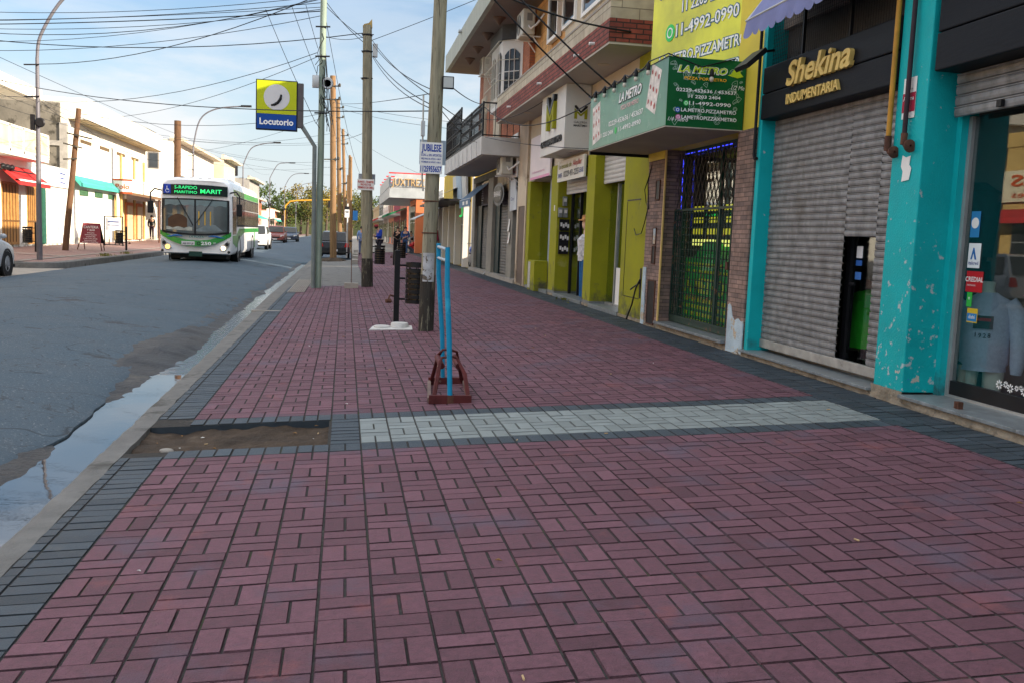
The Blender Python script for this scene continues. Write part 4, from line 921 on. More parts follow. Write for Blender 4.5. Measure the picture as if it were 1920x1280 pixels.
# shop signs over the entrances
s1 = thing('shop_sign', 'white lettered panel over the open gallery entrance', 'sign', (4.40, 18.1, 2.6))
mb = MB(); mb.box(4.38, 4.42, 17.08, 19.3, 2.60, 3.02); mb.build('panel', mat('backlit sign panel', (.66, .66, .60), .5, .08, 2), s1)
M_blue_l = mat('blue lettering', (.02, .05, .22), .5, 0); M_red_l = mat('red lettering', (.45, .03, .02), .5, 0)
text('lettering', 'La escuela de', (4.378, 18.62, 2.86), *STREET, M_olive, s1, h=.10, w=1.1, bold=.01); text('lettering', 'Alquiler', (4.378, 17.6, 2.86), *STREET, M_red_l, s1, h=.11, w=.7, bold=.01)
text('lettering', '02229 451-2255', (4.378, 18.1, 2.68), *STREET, M_black_letter, s1, h=.12, w=1.25, bold=.02); text('lettering', 'WIFI', (4.378, 19.05, 2.68), *STREET, M_blue_l, s1, h=.09, w=.35, bold=.02); text('lettering', 'LEASE', (4.378, 17.27, 2.70), *STREET, M_blue_l, s1, h=.09, w=.32, bold=.02)
s2 = thing('shop_sign', 'white and pink shop panel beside the marble column', 'sign', (4.42, 21.3, 2.8))
mb = MB(); mb.box(4.40, 4.44, 20.16, 22.4, 2.80, 3.80); mb.build('panel', mat('pale pink panel', (.66, .60, .62), .5, .08, 2), s2)
mb = MB(); mb.box(4.397, 4.40, 20.2, 22.36, 2.80, 2.86); mb.build('stripe', mat('pink stripe', (.62, .25, .42), .5, .1), s2)
text('lettering', 'peques', (4.397, 20.8, 3.30), *STREET, mat('lime lettering', (.40, .52, .05), .5, 0), s2, h=.16, w=.8, bold=.02); text('lettering', 'indumentaria', (4.397, 21.4, 2.94), *STREET, mat('pink lettering', (.55, .22, .38), .5, 0), s2, h=.06, w=1.4)
# mannequin in the doorway
Md = thing('mannequin', 'mannequin in white top and blue jeans in the open gallery doorway', 'mannequin', (4.66, 18.0, .262))
mb = MB(); mb.tube([(4.72, 18.0, 1.52), (4.72, 18.0, 1.62)], [.05, .045], 10); mb.ball((4.715, 18.0, 1.73), (.085, .08, .115), 12, 8); mb.build('mannequin_body', M_skin_man, Md)
mb = MB(); mb.tube([(4.72, 18.0, 1.0), (4.72, 18.0, 1.2), (4.72, 18.0, 1.42), (4.72, 18.0, 1.53)], [.14, .14, .17, .07], 14)
for s in (-1, 1): mb.tube([(4.72, 18+s*.15, 1.46), (4.70, 18+s*.22, 1.3), (4.66, 18+s*.23, 1.1)], [.06, .055, .05], 10)
mb.build('shirt', mat('white patterned shirt', (.55, .55, .58), .9, .4, 14), Md)
mb = MB()
for s in (-1, 1): mb.tube([(4.72, 18+s*.08, 1.02), (4.72, 18+s*.09, .65), (4.72, 18+s*.09, .28)], [.09, .075, .06], 10)
mb.build('jeans', mat('blue denim', (.02, .10, .26), .9, .3, 8), Md)
mb = MB(); mb.lathe((4.715, 18.0, 1.80), [(.17, 0), (.16, .015), (.09, .03), (.08, .10), (.02, .12)], 14); mb.build('hat', mat('straw hat', (.45, .24, .10), .9, .2, 10), Md)
mb = MB(); mb.box(4.70, 4.85, 17.3, 17.85, .6, 1.5, .05); Mj = thing('hanging_clothes', 'dark coat hanging inside the gallery door', 'clothes', (4.8, 17.6, .262)); mb.build('coat', mat('dark coat', (.03, .03, .035), .9, .3, 6), Mj)
mb = MB(); mb.tube([(4.78, 17.56, 1.5), (4.78, 17.56, 1.62), (4.78, 17.60, 1.66)], .006, 5); mb.build('hook', M_alu, Mj)

def air_con(label, c, s=1.0, group=None):
    x, y, z = c; a = thing('air_conditioner', label, 'air conditioner', c, group)
    mb = MB(); mb.box(x-.15*s, x+.15*s, y-.42*s, y+.42*s, z-.30*s, z+.30*s, .025*s); mb.build('casing', mat('aged white casing', (.50, .49, .43), .5, .15, 3), a)
    f_ = MB(); f_.lathe((x-.152*s, y+.10*s, z), [(.22*s, 0), (.24*s, 0), (.24*s, .012), (.22*s, .012)], 22, (-1, 0, 0))
    for k in range(7): r_ = .03*s*(k+1); f_.lathe((x-.155*s, y+.10*s, z), [(r_, 0), (r_+.006, 0), (r_+.006, .006), (r_, .006)], 20, (-1, 0, 0))
    f_.build('fan_grille', mat('grille grey', (.20, .20, .19), .5, .1), a)
    mb = MB(); mb.box(x-.05*s, x+.08*s, y-.425*s, y-.42*s, z+.02*s, z+.2*s); mb.build('side_panel', MATS['grille grey'], a)
    for dy in (-.3*s, .3*s):
        mb = MB(); mb.bar((x-.2*s, y+dy, z-.32*s), (4.6, y+dy, z-.32*s), .03); mb.bar((x+.12*s, y+dy, z-.32*s), (4.6, y+dy, z-.58*s), .025); mb.build('bracket', M_white, a)
    mb = MB(); mb.tube([(x, y-.43*s, z-.1*s), (x+.02, y-.55*s, z-.2*s), (x+.15, y-.62*s, z-.1*s), (4.6, y-.66*s, z+.15*s)], .025, 8); mb.build('pipe', M_white, a)
    return a
air_con('white air conditioner high on the brick pier above the stone parapet', (4.28, 23.1, 6.62))
air_con('white air conditioner under the far end of the roof slab', (4.38, 30.6, 7.0-.1), .9)
air_con('white air conditioner above the dark shutter with oval sign', (4.16, 24.75, 3.36))

# ---------------------------------------------------------------- dark grey two-storey shop building
DG = thing('shop_building', 'two storey building with dark ground floor, iron balcony and overhanging roof slab', 'building', (4.5, 28.8, .2))
M_dgrey = mat('dark weathered render', (.10, .105, .095), .85, .3, 2, .3, 30, spots=[((.22, .21, .18), .60, .12, 1.6), ((.03, .03, .03), .66, .1, 3)])
M_lgrey = mat('grey weathered render', (.24, .23, .20), .85, .22, 2, .3, 30, spots=[((.10, .10, .09), .62, .12, 2.5)])
mb = MB(); mb.box(6.6, 7.0, 24.22, 33.4, .1, 7.15); mb.box(4.62, 6.6, 24.22, 33.4, 4.0, 7.15); mb.build('wall', M_tan_brick, DG)
mb = MB(); mb.box(4.50, 6.6, 24.22, 33.4, 3.25, 3.46); mb.build('lintel', M_dgrey, DG)
for (y0, y1) in ((24.22, 24.42), (25.15, 25.95), (28.75, 29.75), (32.75, 33.4)):
    mb = MB(); mb.box(4.50, 5.1, y0, y1, .2, 3.25); mb.build('pier', M_lgrey, DG)
mb = MB(); mb.box(6.5, 6.6, 24.3, 33.3, .2, 3.3); mb.build('interior', M_dark_in, DG)
mb = MB(); slats(mb, 25.95, 27.95, .33, 2.75, 4.66, .085); mb.build('roller_shutter', M_steel_dull, DG)
mb = MB(); mb.box(4.60, 4.70, 27.95, 28.75, .3, 2.8); mb.build('door_panel', mat('dark green door', (.012, .025, .026), .5, .2, 4), DG)
mb = MB(); slats(mb, 29.75, 31.75, .33, 2.4, 4.66, .085); mb.build('roller_shutter', M_steel_dull, DG)
mb = MB(); mb.box(4.60, 4.70, 31.75, 32.75, .3, 2.45); mb.build('door_panel', MATS['dark green door'], DG)
mb = MB(); mb.box(4.62, 4.68, 24.42, 25.15, .3, 2.6); mb.build('door_panel', mat('dark blue door', (.03, .05, .07), .5, .2, 4), DG)
mb = MB(); mb.box(4.60, 4.64, 24.45, 24.62, .3, 2.5); mb.build('door_edge', M_white, DG)
mb = MB(); mb.box(4.58, 4.64, 25.95, 28.75, 2.75, 2.92); mb.build('shutter_box', mat('tan timber', (.36, .26, .14), .7, .2, 5), DG)
mb = MB()
for i in range(9): mb.box(4.60, 4.63, 26.2+i*.27, 26.35+i*.27, 2.95, 3.24)
mb.box(4.63, 4.66, 25.95, 28.75, 2.92, 3.25); mb.build('louvre', M_cream, DG)
mb = MB()
for i in range(10): mb.box(4.60, 4.64, 29.8, 31.9, 2.45+i*.08, 2.49+i*.08)
mb.build('louvre', M_white, DG)
mb = MB(); mb.box(4.58, 4.60, 30.3, 31.4, 2.50, 3.24); mb.build('board', M_cream, DG)
mb = MB(); mb.box(4.40, 5.1, 24.2, 33.4, .14, .30); mb.build('step', M_conc_pale, DG)
mb = MB(); mb.prism([(4.30, 29.2, .17), (4.42, 29.15, .30), (4.42, 29.35, .30), (4.34, 29.4, .17)], (0, .05, 0)); mb.build('ramp', M_alu, DG)
# balcony slab with scalloped underside and iron rail
mb = MB(); mb.box(3.42, 4.62, 24.1, 33.2, 3.52, 3.98); mb.build('balcony_slab', mat('white washed slab', (.50, .50, .49), .8, .12, 1.5, spots=[((.28, .27, .25), .62, .12, 2)]), DG)
for i in range(9):
    y = 24.9+i*.98; mb = MB(); mb.prism([(3.40, y, 3.50), (3.40, y+.28, 3.50), (3.40, y+.14, 3.92)], (.019, 0, 0)); mb.build('slab_relief', MATS['white washed slab'], DG)
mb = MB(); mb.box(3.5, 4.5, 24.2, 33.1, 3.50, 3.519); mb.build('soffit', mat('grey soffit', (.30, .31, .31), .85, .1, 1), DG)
def rail(y0, y1, z0, z1, x, name='balcony_rail'):
    mb = MB(); n = max(2, round((y1-y0)/.16))
    for z in (z0+.05, z1): mb.bar((x, y0, z), (x, y1, z), .035)
    for i in range(n+1):
        y = y0+(y1-y0)*i/n; mb.bar((x, y, z0), (x, y, z1), .016, .016, (1, 0, 0))
        if i < n:
            for k in range(3):
                zc = z0+(z1-z0)*(k+.5)/3; mb.lathe((x-.005, y+.08, zc), [(.055, 0), (.07, 0), (.07, .01), (.055, .01)], 10, (-1, 0, 0))
    for y in (y0, y1, (y0+y1)/2): mb.bar((x, y, z0-.02), (x, y, z1+.03), .045, .045, (1, 0, 0))
    return mb.build(name, M_black, DG)
rail(28.9, 33.1, 3.98, 5.3, 3.46); rail(24.2, 28.9, 3.98, 4.85, 3.46)
for (x0, y, z0, z1) in ((3.46, 33.1, 3.98, 5.3), (3.46, 24.2, 3.98, 4.85)):
    mb = MB(); mb.bar((x0, y, z1), (4.6, y, z1), .035); mb.bar((x0, y, z0+.05), (4.6, y, z0+.05), .03)
    for i in range(7): mb.bar((x0+.16*i, y, z0), (x0+.16*i, y, z1), .016, .016, (1, 0, 0))
    mb.build('balcony_rail', M_black, DG)
# bay window with white grille, upper wall panels
mb = MB(); mb.prism([(4.62, 25.2, 5.0), (4.15, 25.7, 5.0), (4.15, 27.6, 5.0), (4.62, 28.1, 5.0)], (0, 0, 1.75)); bw = mb.build('bay_window', M_white, DG)
for (a, b) in (((4.60, 25.22), (4.17, 25.68)), ((4.15, 25.75), (4.15, 26.6)), ((4.15, 26.7), (4.15, 27.55))):
    a, b = Vector((*a, 0)), Vector((*b, 0)); d_ = (b-a).normalized(); n_ = Vector((-abs(d_.y), d_.x if d_.x < 0 else 0, 0)); n_ = Vector((0, 0, 1)).cross(d_); n_ = -n_ if n_.x > 0 else n_
    q = [a+d_*.06, b-d_*.06]; L_w = (q[1]-q[0]).length
    arch = [q[0]+Vector((0, 0, 5.35)), q[1]+Vector((0, 0, 5.35))]+[q[1]-d_*L_w*t/6+Vector((0, 0, 6.35+.16*math.sin(math.pi*t/6))) for t in range(7)]
    MB().prism([p+n_*.004 for p in arch], n_*.01).build('pane', M_win, bw)
    mb = MB()
    for t in (.33, .66): p_ = q[0]+(q[1]-q[0])*t+n_*.03; mb.bar(p_+Vector((0, 0, 5.3)), p_+Vector((0, 0, 6.5)), .02, .02, (1, 0, 0))
    mb.bar(q[0]+n_*.03+Vector((0, 0, 5.9)), q[1]+n_*.03+Vector((0, 0, 5.9)), .02); mb.build('glazing_bar', M_white, bw)
mb = MB(); mb.prism([(4.62, 25.1, 6.75), (4.10, 25.6, 6.75), (4.10, 27.7, 6.75), (4.62, 28.2, 6.75)], (0, 0, .39)); mb.build('bay_hood', mat('slate grey hood', (.07, .075, .08), .8, .3, 3), DG)
mb = MB()
for i in range(14): mb.bar((4.02, 25.6+i*.2, 5.0), (4.02, 25.6+i*.2, 6.7), .014, .014, (1, 0, 0))
for z in (5.1, 5.65, 6.2, 6.7): mb.bar((4.02, 25.6, z), (4.02, 28.2, z), .016); mb.bar((4.02, 25.6, z), (4.5, 25.2, z), .016)
mb.build('window_grille', mat('cream iron', (.50, .47, .38), .6, .1), DG)
mb = MB(); mb.box(4.56, 4.62, 28.4, 29.6, 3.98, 6.2); mb.build('balcony_door', M_cream, DG)
mb = MB(); mb.box(4.55, 4.62, 31.5, 32.4, 3.98, 6.1); mb.build('balcony_door', M_cream, DG)
# roof slab
mb = MB(); mb.box(3.4, 6.6, 21.5, 33.75, 7.16, 7.72); mb.build('roof_slab', mat('pale green grey slab', (.34, .37, .33), .8, .14, 2, spots=[((.18, .20, .18), .62, .12, 1.5)], stretch=(1, 1, .25)), DG)
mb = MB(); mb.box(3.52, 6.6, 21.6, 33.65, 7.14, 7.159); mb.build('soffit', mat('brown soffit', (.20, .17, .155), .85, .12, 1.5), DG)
for y in (24.8, 26.8, 28.8, 30.7):
    mb = MB(); mb.lathe((3.88, y, 7.14), [(.17, 0), (.17, -.03), (.13, -.05), (.05, -.16), (.01, -.20)], 16); mb.build('ceiling_lamp', mat('bronze lamp', (.12, .08, .06), .5, .2), DG)
for z, y in ((7.75, 29.0),):
    mb = MB(); mb.box(3.3, 3.45, y, y+.25, 7.6, 7.66); mb.build('drain_spout', M_alu, DG)
# oval sign, blue awning, hanging signs
OS = thing('oval_sign', 'black oval sign with white lettering and ornate rim above a roller shutter', 'sign', (4.45, 27.2, 2.6))
mb = MB(); mb.grid(lambda u, v: (4.44-.03*math.sin(v*math.pi/2)*0-.02*(1-v), 27.35+1.0*v*math.cos(2*math.pi*u)*(1+.03*math.sin(24*2*math.pi*u)*v), 2.66+.34*v*math.sin(2*math.pi*u)*(1+.04*math.sin(24*2*math.pi*u)*v)), 96, 4, False); mb.build('rim', mat('pewter rim', (.12, .13, .14), .5, .6, 14), OS)
mb = MB(); mb.grid(lambda u, v: (4.412, 27.35+.80*v*math.cos(2*math.pi*u), 2.66+.245*v*math.sin(2*math.pi*u)), 48, 2, False); mb.build('panel', M_black, OS)
text('lettering', 'BAHIANAS', (4.408, 27.35, 2.60), *STREET, M_txt, OS, h=.16, w=1.15, bold=.015)
BA = thing('awning', 'blue grey cloth awning with white print over the far roller shutter', 'awning', (4.4, 31.4, 2.4))
M_bluecloth = mat('blue grey cloth', (.13, .20, .30), .9, .15, 3)
mb = MB(); mb.add([(4.56, 29.9, 3.15), (4.56, 32.8, 3.15), (3.95, 32.8, 2.62), (3.95, 29.9, 2.62)], [(0, 1, 2, 3)]); mb.add([(4.56, 29.9, 3.14), (4.56, 32.8, 3.14), (3.95, 32.8, 2.61), (3.95, 29.9, 2.61)], [(3, 2, 1, 0)]); mb.build('canopy', M_bluecloth, BA)
mb = MB(); mb.grid(lambda u, v: (3.945, 29.9+2.9*u, 2.62-v*(.26+.03*math.sin(u*90))), 90, 3); va = mb.build('valance', M_bluecloth, BA)
for y in (30.5, 31.4): 
    mb = MB(); mb.box(3.94, 3.943, y, y+.5, 2.44, 2.56); mb.build('print', M_white, va)
mb = MB(); mb.tube([(3.96, 29.9, 2.62), (3.96, 32.8, 2.62)], .02, 6); mb.build('awning_bar', M_alu, BA)
hs = thing('shop_sign', 'tall white panel with dark and red lettering beside the air conditioner', 'sign', (4.4, 24.6, 3.1))
mb = MB(); mb.box(4.40, 4.44, 24.25, 25.2, 3.0, 4.15); mb.build('panel', M_white, hs)
text('lettering', 'AREA', (4.398, 24.72, 3.85), *STREET, M_black_letter, hs, h=.18, w=.65, bold=.02); text('lettering', 'REPUESTOS', (4.398, 24.72, 3.62), *STREET, M_black_letter, hs, h=.10, w=.75); text('lettering', '2229426', (4.398, 24.72, 3.38), *STREET, M_black_letter, hs, h=.12, w=.72, bold=.02); text('lettering', 'LENOS', (4.398, 24.72, 3.12), *STREET, M_red_l, hs, h=.17, w=.75, bold=.02)
hs = thing('shop_sign', 'torn pale blue panel hanging above the dark blue door', 'sign', (4.4, 24.6, 2.3))
mb = MB(); mb.prism([(4.42, 24.25, 2.15), (4.42, 25.2, 2.12), (4.42, 25.22, 2.96), (4.42, 24.5, 2.96), (4.42, 24.42, 2.7), (4.42, 24.26, 2.6)], (.03, 0, 0)); mb.build('panel', mat('pale blue panel', (.50, .55, .60), .6, .12, 2), hs)
text('lettering', 'Clases', (4.418, 24.8, 2.4), *STREET, M_blue_l, hs, h=.10, w=.5, shear=.3)
for k, (y, z, h) in enumerate(((25.5, 1.75, .34), (25.45, 1.40, .30))):
    pp = thing('poster', ('white curled notice hanging on the pier by the oval sign', 'white notice with red print below the curled notice')[k], 'poster', (4.48, y, z))
    mb = MB(); mb.grid(lambda u, v: (4.478-.03*u*u, y+.22*(v-.5)+.04*u, z+h*(.5-u)), 6, 6); mb.build('sheet', M_white, pp)
    if k: text('print', 'OFERTA', (4.455, y+.02, z-.06), *STREET, M_red_l, pp, h=.06, w=.16)

# ---------------------------------------------------------------- gap, then the low row further on
GW = thing('brick_wall', 'low bare brick wall set back in the gap beside the two storey building', 'wall', (5.6, 34.5, .2))
mb = MB(); mb.box(5.6, 5.75, 33.45, 35.65, .2, .95); mb.build('wall', M_tan_brick, GW)
dp = thing('drain_pipe', 'tall white drain pipe standing in the gap before the low shops', 'pipe', (4.75, 35.2, .2))
mb = MB(); mb.tube([(4.75, 35.2, .2), (4.75, 35.2, 4.6)], .05, 8); mb.build('pipe', M_white, dp)
def awning_geo(mb, side, xw, y0, y1, z0, z1, out):
    o = xw-out if side > 0 else xw+out
    mb.prism([(xw, y0, z1), (o, y0, z0), (o, y0, z0-.18), (o+(.02 if side > 0 else -.02), y0, z0-.18), (xw, y0, z1-.06)], (0, y1-y0, 0))
def shop(label, side, xw, y0, y1, h, wallm, openings, depth=9, parapet=None, awn=None, sign=None, roofm=None, band=None, name='shop', cat='shop', floor=.22, slab=None):
    """one building of the row: side=+1 faces the street from the right, -1 from the left; openings=(y0,y1,z0,z1,material,kind)"""
    t = thing(name, label, cat, (xw, (y0+y1)/2, floor)); X = lambda a: xw+side*a
    def bx(mb, a0, a1, *r): return mb.box(min(X(a0), X(a1)), max(X(a0), X(a1)), *r)
    mb = MB(); bx(mb, 0, depth, y0, y1, -.2, h); mb.build('wall', wallm, t)
    if parapet:
        ph, pm = parapet; mb = MB(); bx(mb, -.06, .25, y0-.002, y1+.002, h, h+ph); mb.build('parapet', pm, t)
    if band:
        z0, z1, m_ = band; mb = MB(); bx(mb, -.05, 0, y0+.003, y1-.003, z0, z1); mb.build('band', m_, t)
    if slab:
        z0, z1, o_, m_ = slab; mb = MB(); bx(mb, -o_, .3, y0-.1, y1+.1, z0, z1); mb.build('roof_slab', m_, t)
    for (a, b, z0, z1, m_, kind) in openings:
        mb = MB(); bx(mb, -.035, 0, a, b, z0, z1); f = mb.build(kind, MATS['door jamb'], t)
        mb = MB(); bx(mb, -.05, -.036, a+.08, b-.08, z0+(.02 if 'door' in kind or 'shutter' in kind else .08), z1-.08); mb.build('pane' if m_ is M_gl_far else 'leaf', m_, f)
        if m_ is M_gl_far:
            mb = MB(); bx(mb, -.065, -.05, (a+b)/2-.03, (a+b)/2+.03, z0+.08, z1-.08); bx(mb, -.065, -.05, a+.08, b-.08, z0+(z1-z0)*.7, z0+(z1-z0)*.7+.05); mb.build('glazing_bar', M_alu, f)
    if awn:
        for (a, b, z0, z1, o_, m_) in awn: mb = MB(); awning_geo(mb, side, xw-side*.06, a, b, z0, z1, o_); mb.build('awning', m_, t)
    if sign:
        for (a, b, z0, z1, m_) in sign: mb = MB(); bx(mb, -.16, -.06, a, b, z0, z1); mb.build('sign_panel', m_, t)
    return t
mat('door jamb', (.12, .11, .10), .7, .2, 3)
M_gl_far = mat('dark window glass', (.03, .035, .04), .08, .3, 1, spec=.8)
M_blue_w = mat('faded blue wall', (.30, .38, .46), .8, .12, 1); M_grey_sheet = mat('grey sheet metal', (.36, .38, .39), .5, .15, 2, metal=.2)
M_ywall = mat('mustard wall', (.50, .36, .06), .8, .12, 1); M_orange = mat('orange paint', (.50, .15, .06), .7, .1, 1.5)
M_tanw = mat('tan wall', (.46, .33, .18), .85, .15, 1); M_red_cloth = mat('red cloth', (.45, .03, .03), .85, .12, 3); M_green_cloth = mat('dark green cloth', (.01, .14, .06), .85, .12, 3)
M_whitew = mat('white wall', (.62, .60, .55), .85, .08, .8, .15, 20, spots=[((.44, .40, .34), .66, .12, .7)])
M_pink = mat('salmon wall', (.55, .24, .17), .85, .12, 1); M_greyw = mat('grey wall', (.30, .29, .27), .85, .15, .9, spots=[((.16, .15, .14), .6, .1, 1.2)])
M_maroon = mat('maroon wall', (.22, .03, .05), .8, .15, 1); M_brickfar = brick_mat('far brick', '#b5603f', '#a04f34', '#8d6a58', .3, .09, .01, 'W', .85, .2, .2)
t = shop('low shop with mustard upper wall, white columns and dark pergola', 1, 4.75, 35.7, 46, 4.25, M_ywall, [(37, 38.2, .25, 2.5, M_gl_far, 'door'), (39, 40.6, .25, 2.5, M_gl_far, 'door'), (41.6, 43.2, .25, 2.5, M_gl_far, 'door'), (44, 45.4, .25, 2.5, M_gl_far, 'door')], depth=2.6)
for y in (35.85, 38.6, 41.1, 43.6, 45.7):
    mb = MB(); mb.box(4.48, 4.745, y-.11, y+.11, .2, 2.7); mb.build('column', M_whitew, t)
mb = MB(); mb.box(3.55, 4.74, 35.75, 45.8, 2.72, 2.80); mb.build('pergola', M_black, t)
mb = MB(); mb.prism([(4.55, 35.75, 2.81), (4.55, 36.9, 2.81), (4.55, 37.6, 4.1), (4.55, 36.2, 4.1)], (.08, 0, 0)); mb.prism([(4.55, 38.4, 2.81), (4.55, 40.1, 2.81), (4.55, 40.5, 3.9), (4.55, 39.4, 3.9)], (.08, 0, 0)); mb.build('sheet_panel', M_grey_sheet, t)
mb = MB(); mb.prism([(4.53, 36.95, 2.81), (4.53, 38.35, 2.81), (4.53, 39.3, 3.9), (4.53, 37.7, 4.05)], (.08, 0, 0)); mb.build('sheet_panel', M_blue_w, t)
mb = MB()
for y0, y1, z in ((38.5, 41.5, 2.82), (44.5, 49.5, 2.15)):
    mb.add([(3.3, y0, z), (3.3, y1, z), (4.72, y1, z+.65), (4.72, y0, z+.65)], [(0, 1, 2, 3)]); mb.add([(3.3, y0, z-.03), (3.3, y1, z-.03), (4.72, y1, z+.62), (4.72, y0, z+.62)], [(3, 2, 1, 0)])
    n = int((y1-y0)/.14)
    for i in range(n): mb.add([(3.3, y0+i*.14, z), (3.3, y0+i*.14+.14, z), (3.3, y0+i*.14+.07, z-.09)], [(0, 1, 2)])
mb.build('fringed_canopy', M_grey_sheet, t)
mb = MB(); mb.ball((4.62, 37.9, 2.2), (.05, .1, .05), 10, 6); mb.box(4.66, 4.69, 37.88, 37.92, 2.2, 2.7); mb.build('shop_lamp', mat('green glow lamp', (.02, .35, .08), .4, 0, emit=.6), t)
t = shop('small grey shop with sheet canopy before the orange pillar', 1, 4.9, 47.4, 56, 3.7, M_greyw, [(47.9, 49.2, .25, 2.4, M_gl_far, 'door'), (50, 52, .25, 2.4, M_gl_far, 'door'), (53, 55, .25, 2.4, M_gl_far, 'door')], band=(3.3, 3.7, M_whitew), depth=2.6)
# corner shop with orange pillar and roof letters
JX = shop('corner shop with orange pillar, white canopy and outlined roof letters', 1, 4.9, 57.5, 74, 4.9, M_whitew, [(58.4, 61.5, .5, 3.0, M_gl_far, 'window'), (63.5, 65.3, .25, 3.0, M_gl_far, 'door'), (66, 68.5, .25, 3.0, M_gl_far, 'door'), (69.2, 71.4, .25, 3.0, M_gl_far, 'door')], depth=3, sign=[(58.5, 62.5, 3.1, 3.45, mat('blue sign', (.02, .05, .22), .5, .1))])
mb = MB(); mb.box(4.25, 4.88, 57.5, 58.3, .22, 3.2); mb.box(4.25, 4.88, 57.5, 63, 3.2, 3.54); mb.build('orange_pillar', M_orange, JX)
mb = MB(); mb.box(2.6, 4.88, 57.4, 74.2, 3.55, 4.2); mb.build('canopy', M_grey_sheet, JX)
mb = MB(); mb.prism([(2.6, 57.35, 4.21), (4.88, 57.35, 4.21), (4.88, 57.35, 5.0), (3.0, 57.35, 5.0)], (0, .2, 0)); mb.build('end_panel', M_grey_sheet, JX)
mb = MB(); mb.box(2.58, 2.7, 58, 73, 4.21, 4.9); mb.build('letter_board', M_grey_sheet, JX)
for i in range(5): 
    mb = MB(); mb.box(2.55, 5.2, 57.5+i*3.8, 57.58+i*3.8, 5.0, 5.08); mb.build('roof_rail', M_red_cloth, JX)
text('lettering', 'JUXTREZ', (3.72, 57.32, 4.28), *NEAR, mat('orange outline letters', (.42, .28, .13), .6, .2, 4), JX, h=.46, w=2.0, ex=.06, bold=.0)
row = [  # label, y0, y1, h, wall, awning colour, extra
 ('brick fronted shop with green awning beyond the corner shop', 76, 86, 5.2, M_brickfar, M_green_cloth),
 ('maroon shop front with flat roof further along the right row', 86.2, 97, 4.2, M_maroon, None),
 ('salmon house with deep eave among the far right shops', 97.2, 109, 5.8, M_pink, None),
 ('white low shop near the far end of the right row', 109.5, 124, 4.0, M_whitew, M_red_cloth),
 ('grey two storey house at the far end of the right row', 124.5, 140, 6.2, M_greyw, None),
 ('tan warehouse closing the right row', 141, 170, 5.0, M_tanw, None)]
for (lb, y0, y1, h, wm, aw) in row:
    L_ = y1-y0
    shop(lb, 1, 4.9, y0, y1, h, wm, [(y0+L_*.08, y0+L_*.26, .3, 2.6, M_gl_far, 'door'), (y0+L_*.36, y0+L_*.62, .9, 2.5, M_gl_far, 'window'), (y0+L_*.72, y0+L_*.92, .3, 2.6, M_gl_far, 'door')]+([(y0+L_*.2, y0+L_*.4, 3.6, 4.9, M_gl_far, 'window'), (y0+L_*.6, y0+L_*.8, 3.6, 4.9, M_gl_far, 'window')] if h > 5.5 else []), parapet=(.5, wm), awn=[(y0+.5, y1-.5, 2.9, 3.5, 1.6, aw)] if aw else None, slab=(3.0, 3.2, 1.2, M_whitew) if not aw else None)
# sheltered side of the street behind the viewer: the rest of the block that shades the pavement
t = shop('plain rendered shop block beside the clothing shop', 1, 4.45, -40, -3.05, 5.2, M_whitew, [(-12, -9, .25, 2.7, M_gl_far, 'window'), (-20, -17, .25, 2.7, M_gl_far, 'window')], depth=14)
# ---------------------------------------------------------------- poles, signs on poles, bins, rack
M_polewood = mat('weathered pole wood', (.25, .235, .17), .9, .35, 4, .5, 30, stretch=(6, 6, .5), spots=[((.08, .07, .05), .60, .06, 5), ((.33, .34, .29), .66, .05, 9)])
M_polebrown = mat('brown pole wood', (.20, .12, .06), .9, .35, 4, .5, 30, stretch=(6, 6, .5), spots=[((.06, .04, .02), .62, .06, 5)])
M_polegreen = mat('grey green pole', (.22, .28, .23), .7, .25, 3, .3, 30, stretch=(5, 5, .4), spots=[((.14, .06, .03), .64, .05, 6)])
M_poledark = mat('dark brown pole wood', (.115, .062, .034), .9, .35, 4, .5, 30, stretch=(6, 6, .5), spots=[((.04, .025, .015), .62, .06, 5)])
M_tar = mat('tarred wood', (.040, .037, .032), .85, .4, 6, .5, 30, stretch=(5, 5, .5), spots=[((.20, .19, .14), .56, .06, 7)])
def pole(label, x, y, z0, ztop, r0, r1, lean, m, tar=0, name='utility_pole', cat='pole', group=None, extras=True):
    t = thing(name, label, cat, (x, y, z0), group); n = 18
    H = ztop-z0; pts = []; rs = []
    for i in range(n+1):
        u = i/n; pts.append((x+lean[0]*u+.012*nzv(u*3, x*7, 1), y+lean[1]*u, z0-.1*(i == 0)+H*u)); rs.append((r0+(r1-r0)*u)*(1+.05*nzv(u*9, y, 1)))
    if tar:
        k = max(2, round(n*tar/H)); 
        MB().tube(pts[:k+1], [r*1.03 for r in rs[:k+1]], 14).build('tarred_foot', M_tar, t)
        MB().tube(pts[k:], rs[k:], 14).build('shaft', m, t)
    else: MB().tube(pts, rs, 14).build('shaft', m, t)
    return t
p1 = pole('nearest weathered wooden pole carrying the blue lettered placard, dark tar round its foot', 1.15, 13.06, .05, 7.2, .105, .085, (.11, 0), M_polewood, .62)
mb = MB(); mb.tube([(1.02, 13.0, 3.3), (1.03, 13.0, 2.2), (1.05, 13.0, 2.0)], .013, 6); mb.box(1.0, 1.05, 12.95, 13.05, 2.75, 2.95); mb.build('cable_conduit', M_alu, p1)
mb = MB()
for z in (1.42, 1.86): mb.lathe((1.165, 13.06, z), [(.11, 0), (.114, .008), (.11, .016)], 14)
mb.build('wire_tie', M_rust, p1)
mb = MB(); mb.grid(lambda u, v: (1.155-.112*math.sin((u-.5)*1.6), 13.06-.112*math.cos((u-.5)*1.6), .75+.40*v), 10, 6); mb.build('peeling_poster', mat('peeling paper', (.38, .40, .42), .9, .3, 7, spots=[((.13, .11, .09), .52, .03, 9), ((.05, .12, .25), .66, .03, 6)]), p1)
